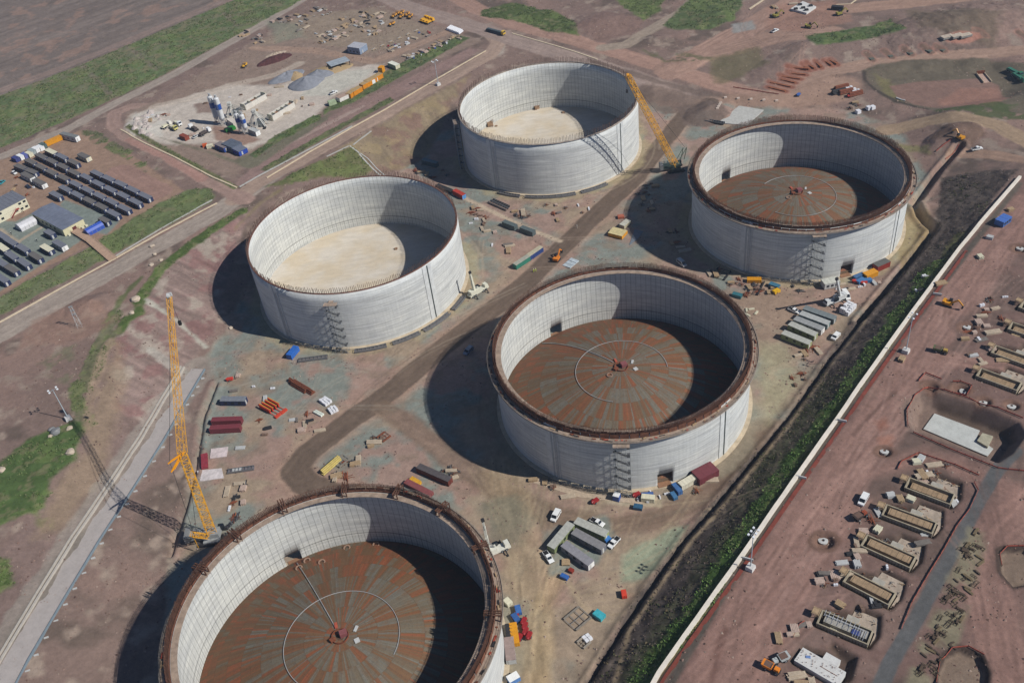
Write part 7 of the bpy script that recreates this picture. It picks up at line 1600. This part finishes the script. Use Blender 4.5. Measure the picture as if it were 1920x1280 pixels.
# ------------------------------------------------------------------ rough grass and scrub standing on the banks
rs = np.random.RandomState(9)
def tufts(name, label, mask, dens, s0, s1, cols, seed):
    jj, ii = np.nonzero(mask & vis); n = int(len(jj)*dens); k = rs.choice(len(jj), n, replace=True); x = X0+(ii[k]+rs.rand(n))*GS; y = Y0+(jj[k]+rs.rand(n))*GS
    z = samp(Z, x, y, X0, Y0, GS); s = rs.uniform(s0, s1, n); V = []; per = 4
    a = rs.rand(n, per)*6.283; b = rs.rand(n, per)*.9+.3; l = s[:, None]*rs.uniform(.5, 1, (n, per))
    cx = x[:, None]+rs.normal(0, .3, (n, per))*s[:, None]; cy = y[:, None]+rs.normal(0, .3, (n, per))*s[:, None]; cz = z[:, None]-.05+rs.rand(n, per)*s[:, None]*.25
    dx, dy = np.cos(a), np.sin(a); w_ = l*.45
    P0 = np.stack([cx-dy*w_, cy+dx*w_, cz], -1); P1 = np.stack([cx+dy*w_, cy-dx*w_, cz], -1); P2 = np.stack([cx+dx*l*np.cos(b)*.8, cy+dy*l*np.cos(b)*.8, cz+l*np.sin(b)], -1)
    V = np.stack([P0, P1, P2], 2).reshape(-1, 3); m_ = n*per
    me = bpy.data.meshes.new(name); me.vertices.add(len(V)); me.vertices.foreach_set('co', V.astype(np.float32).ravel()); me.loops.add(m_*3); me.loops.foreach_set('vertex_index', np.arange(m_*3, dtype=np.int32))
    me.polygons.add(m_); me.polygons.foreach_set('loop_start', np.arange(0, m_*3, 3, dtype=np.int32)); me.polygons.foreach_set('loop_total', np.full(m_, 3, np.int32))
    at = me.color_attributes.new('col', 'FLOAT_COLOR', 'POINT'); cc = np.array([lin(c) for c in cols])[rs.randint(0, len(cols), n)]*rs.uniform(.75, 1.25, (n, 1)); at.data.foreach_set('color', np.repeat(np.concatenate([cc, np.ones((n, 1))], 1), per*3, 0).astype(np.float32).ravel())
    T = NT(name+'_leaf'); ca = T.n('ShaderNodeVertexColor'); ca.layer_name = 'col'; T.l(ca.outputs[0], T.b.inputs['Base Color']); T.b.inputs['Roughness'].default_value = .8; me.materials.append(T.m); me.update(calc_edges=True)
    o = bpy.data.objects.new(name, me); COL.objects.link(o); tag(o, label, 'scrub', kind='stuff')
gm = ZN == zone('grass'); cl_ = fbm(GX, GY, 5, 3, 6)
tufts('scrub', 'leafy scrub and rough grass growing on the banks of the site', gm & (cl_ > .47), .34, .35, .85, [(86, 102, 52), (78, 94, 46), (98, 110, 62), (106, 112, 72)], 1)
stripm = gm & (dline(GX, GY, G2(GR))[0] < 4.2+5*WX)
tufts('scrub', 'bright green bushes along the head of the dark embankment', stripm, .5, .35, .85, [(80, 110, 42), (70, 98, 38), (92, 118, 54), (62, 86, 36)], 3)
tufts('weeds', 'sparse dry weeds on the dark embankment', (ZN == zone('embankment')) & (fbm(GX, GY, 8, 3, 2) > .52), .3, .3, .8, [(70, 74, 38), (96, 84, 60), (60, 62, 34)], 2)

# loose stones over the worked earth
def stones(name, label, mask, n, s0, s1, cols, seed):
    rg = np.random.RandomState(seed); jj, ii = np.nonzero(mask & vis); k = rg.choice(len(jj), n); x = X0+(ii[k]+rg.rand(n))*GS; y = Y0+(jj[k]+rg.rand(n))*GS; z = samp(Z, x, y, X0, Y0, GS)
    s = s0+(s1-s0)*rg.rand(n)**3; a = rg.rand(n)*6.28; base = np.array([(1, 0, 0), (-.4, .9, 0), (-.6, -.8, 0), (.1, .05, .8)]); V = np.zeros((n, 4, 3)); c, q = np.cos(a), np.sin(a); j_ = rg.uniform(.7, 1.3, (n, 4))
    for i in range(4): bx, by, bz = base[i]; V[:, i, 0] = x+s*(bx*c-by*q)*j_[:, i]; V[:, i, 1] = y+s*(bx*q+by*c)*j_[:, i]; V[:, i, 2] = z+s*bz*j_[:, i]-(.06 if i < 3 else 0)
    F_ = (np.arange(n)[:, None, None]*4+np.array([(0, 1, 3), (1, 2, 3), (2, 0, 3)])[None]).reshape(-1); me = bpy.data.meshes.new(name); me.vertices.add(n*4); me.vertices.foreach_set('co', V.astype(np.float32).ravel())
    me.loops.add(n*9); me.loops.foreach_set('vertex_index', F_.astype(np.int32)); me.polygons.add(n*3); me.polygons.foreach_set('loop_start', np.arange(0, n*9, 3, dtype=np.int32)); me.polygons.foreach_set('loop_total', np.full(n*3, 3, np.int32))
    at = me.color_attributes.new('col', 'FLOAT_COLOR', 'POINT'); cc = np.array([lin(c_) for c_ in cols])[rg.randint(0, len(cols), n)]*rg.uniform(.7, 1.2, (n, 1)); at.data.foreach_set('color', np.repeat(np.concatenate([cc, np.ones((n, 1))], 1), 4, 0).astype(np.float32).ravel())
    me.materials.append(EARTH); me.update(calc_edges=True); o = bpy.data.objects.new(name, me); COL.objects.link(o); tag(o, label, 'stones', kind='stuff')
nt_ = np.ones(GX.shape, bool)
for cx, cy in TK: nt_ &= np.hypot(GX-cx, GY-cy) > 50
fld = inpoly(GX, GY, [tuple(un(a, b, 12)) for a, b in ((-60, 205), (0, 180), (130, 131), (237, 86), (375, 28), (455, -6), (600, -60), (-200, -80))])
gr_ = (ZN == zone('ground')) & nt_ & ~fld; cl2 = fbm(GX, GY, 11, 4, 0)
stones('stones', 'loose stones and clods scattered over the worked earth', gr_ & (cl2 > .5), 46000, .1, .6, [(142, 118, 106), (106, 84, 76), (152, 134, 122), (122, 98, 88)], 4)
stones('clods', 'dark clods of earth on the embankment', (ZN == zone('embankment')), 9000, .12, .5, [(88, 76, 70), (60, 52, 50), (102, 90, 84)], 5)
# ------------------------------------------------------------------ thin summer haze
T = NT('thin_haze'); T.t.nodes.remove(T.b); pv = T.n('ShaderNodeVolumePrincipled'); pv.inputs['Density'].default_value = .00012; pv.inputs['Color'].default_value = (.72, .84, 1, 1); pv.inputs['Anisotropy'].default_value = 0.2
T.l(pv.outputs[0], [n_ for n_ in T.t.nodes if n_.type == 'OUTPUT_MATERIAL'][0].inputs['Volume'])
m = MB(); m.box(0, 1000, -60, 13000, 13600, 60+275); o = m.build('haze', T.m); tag(o, kind='stuff')
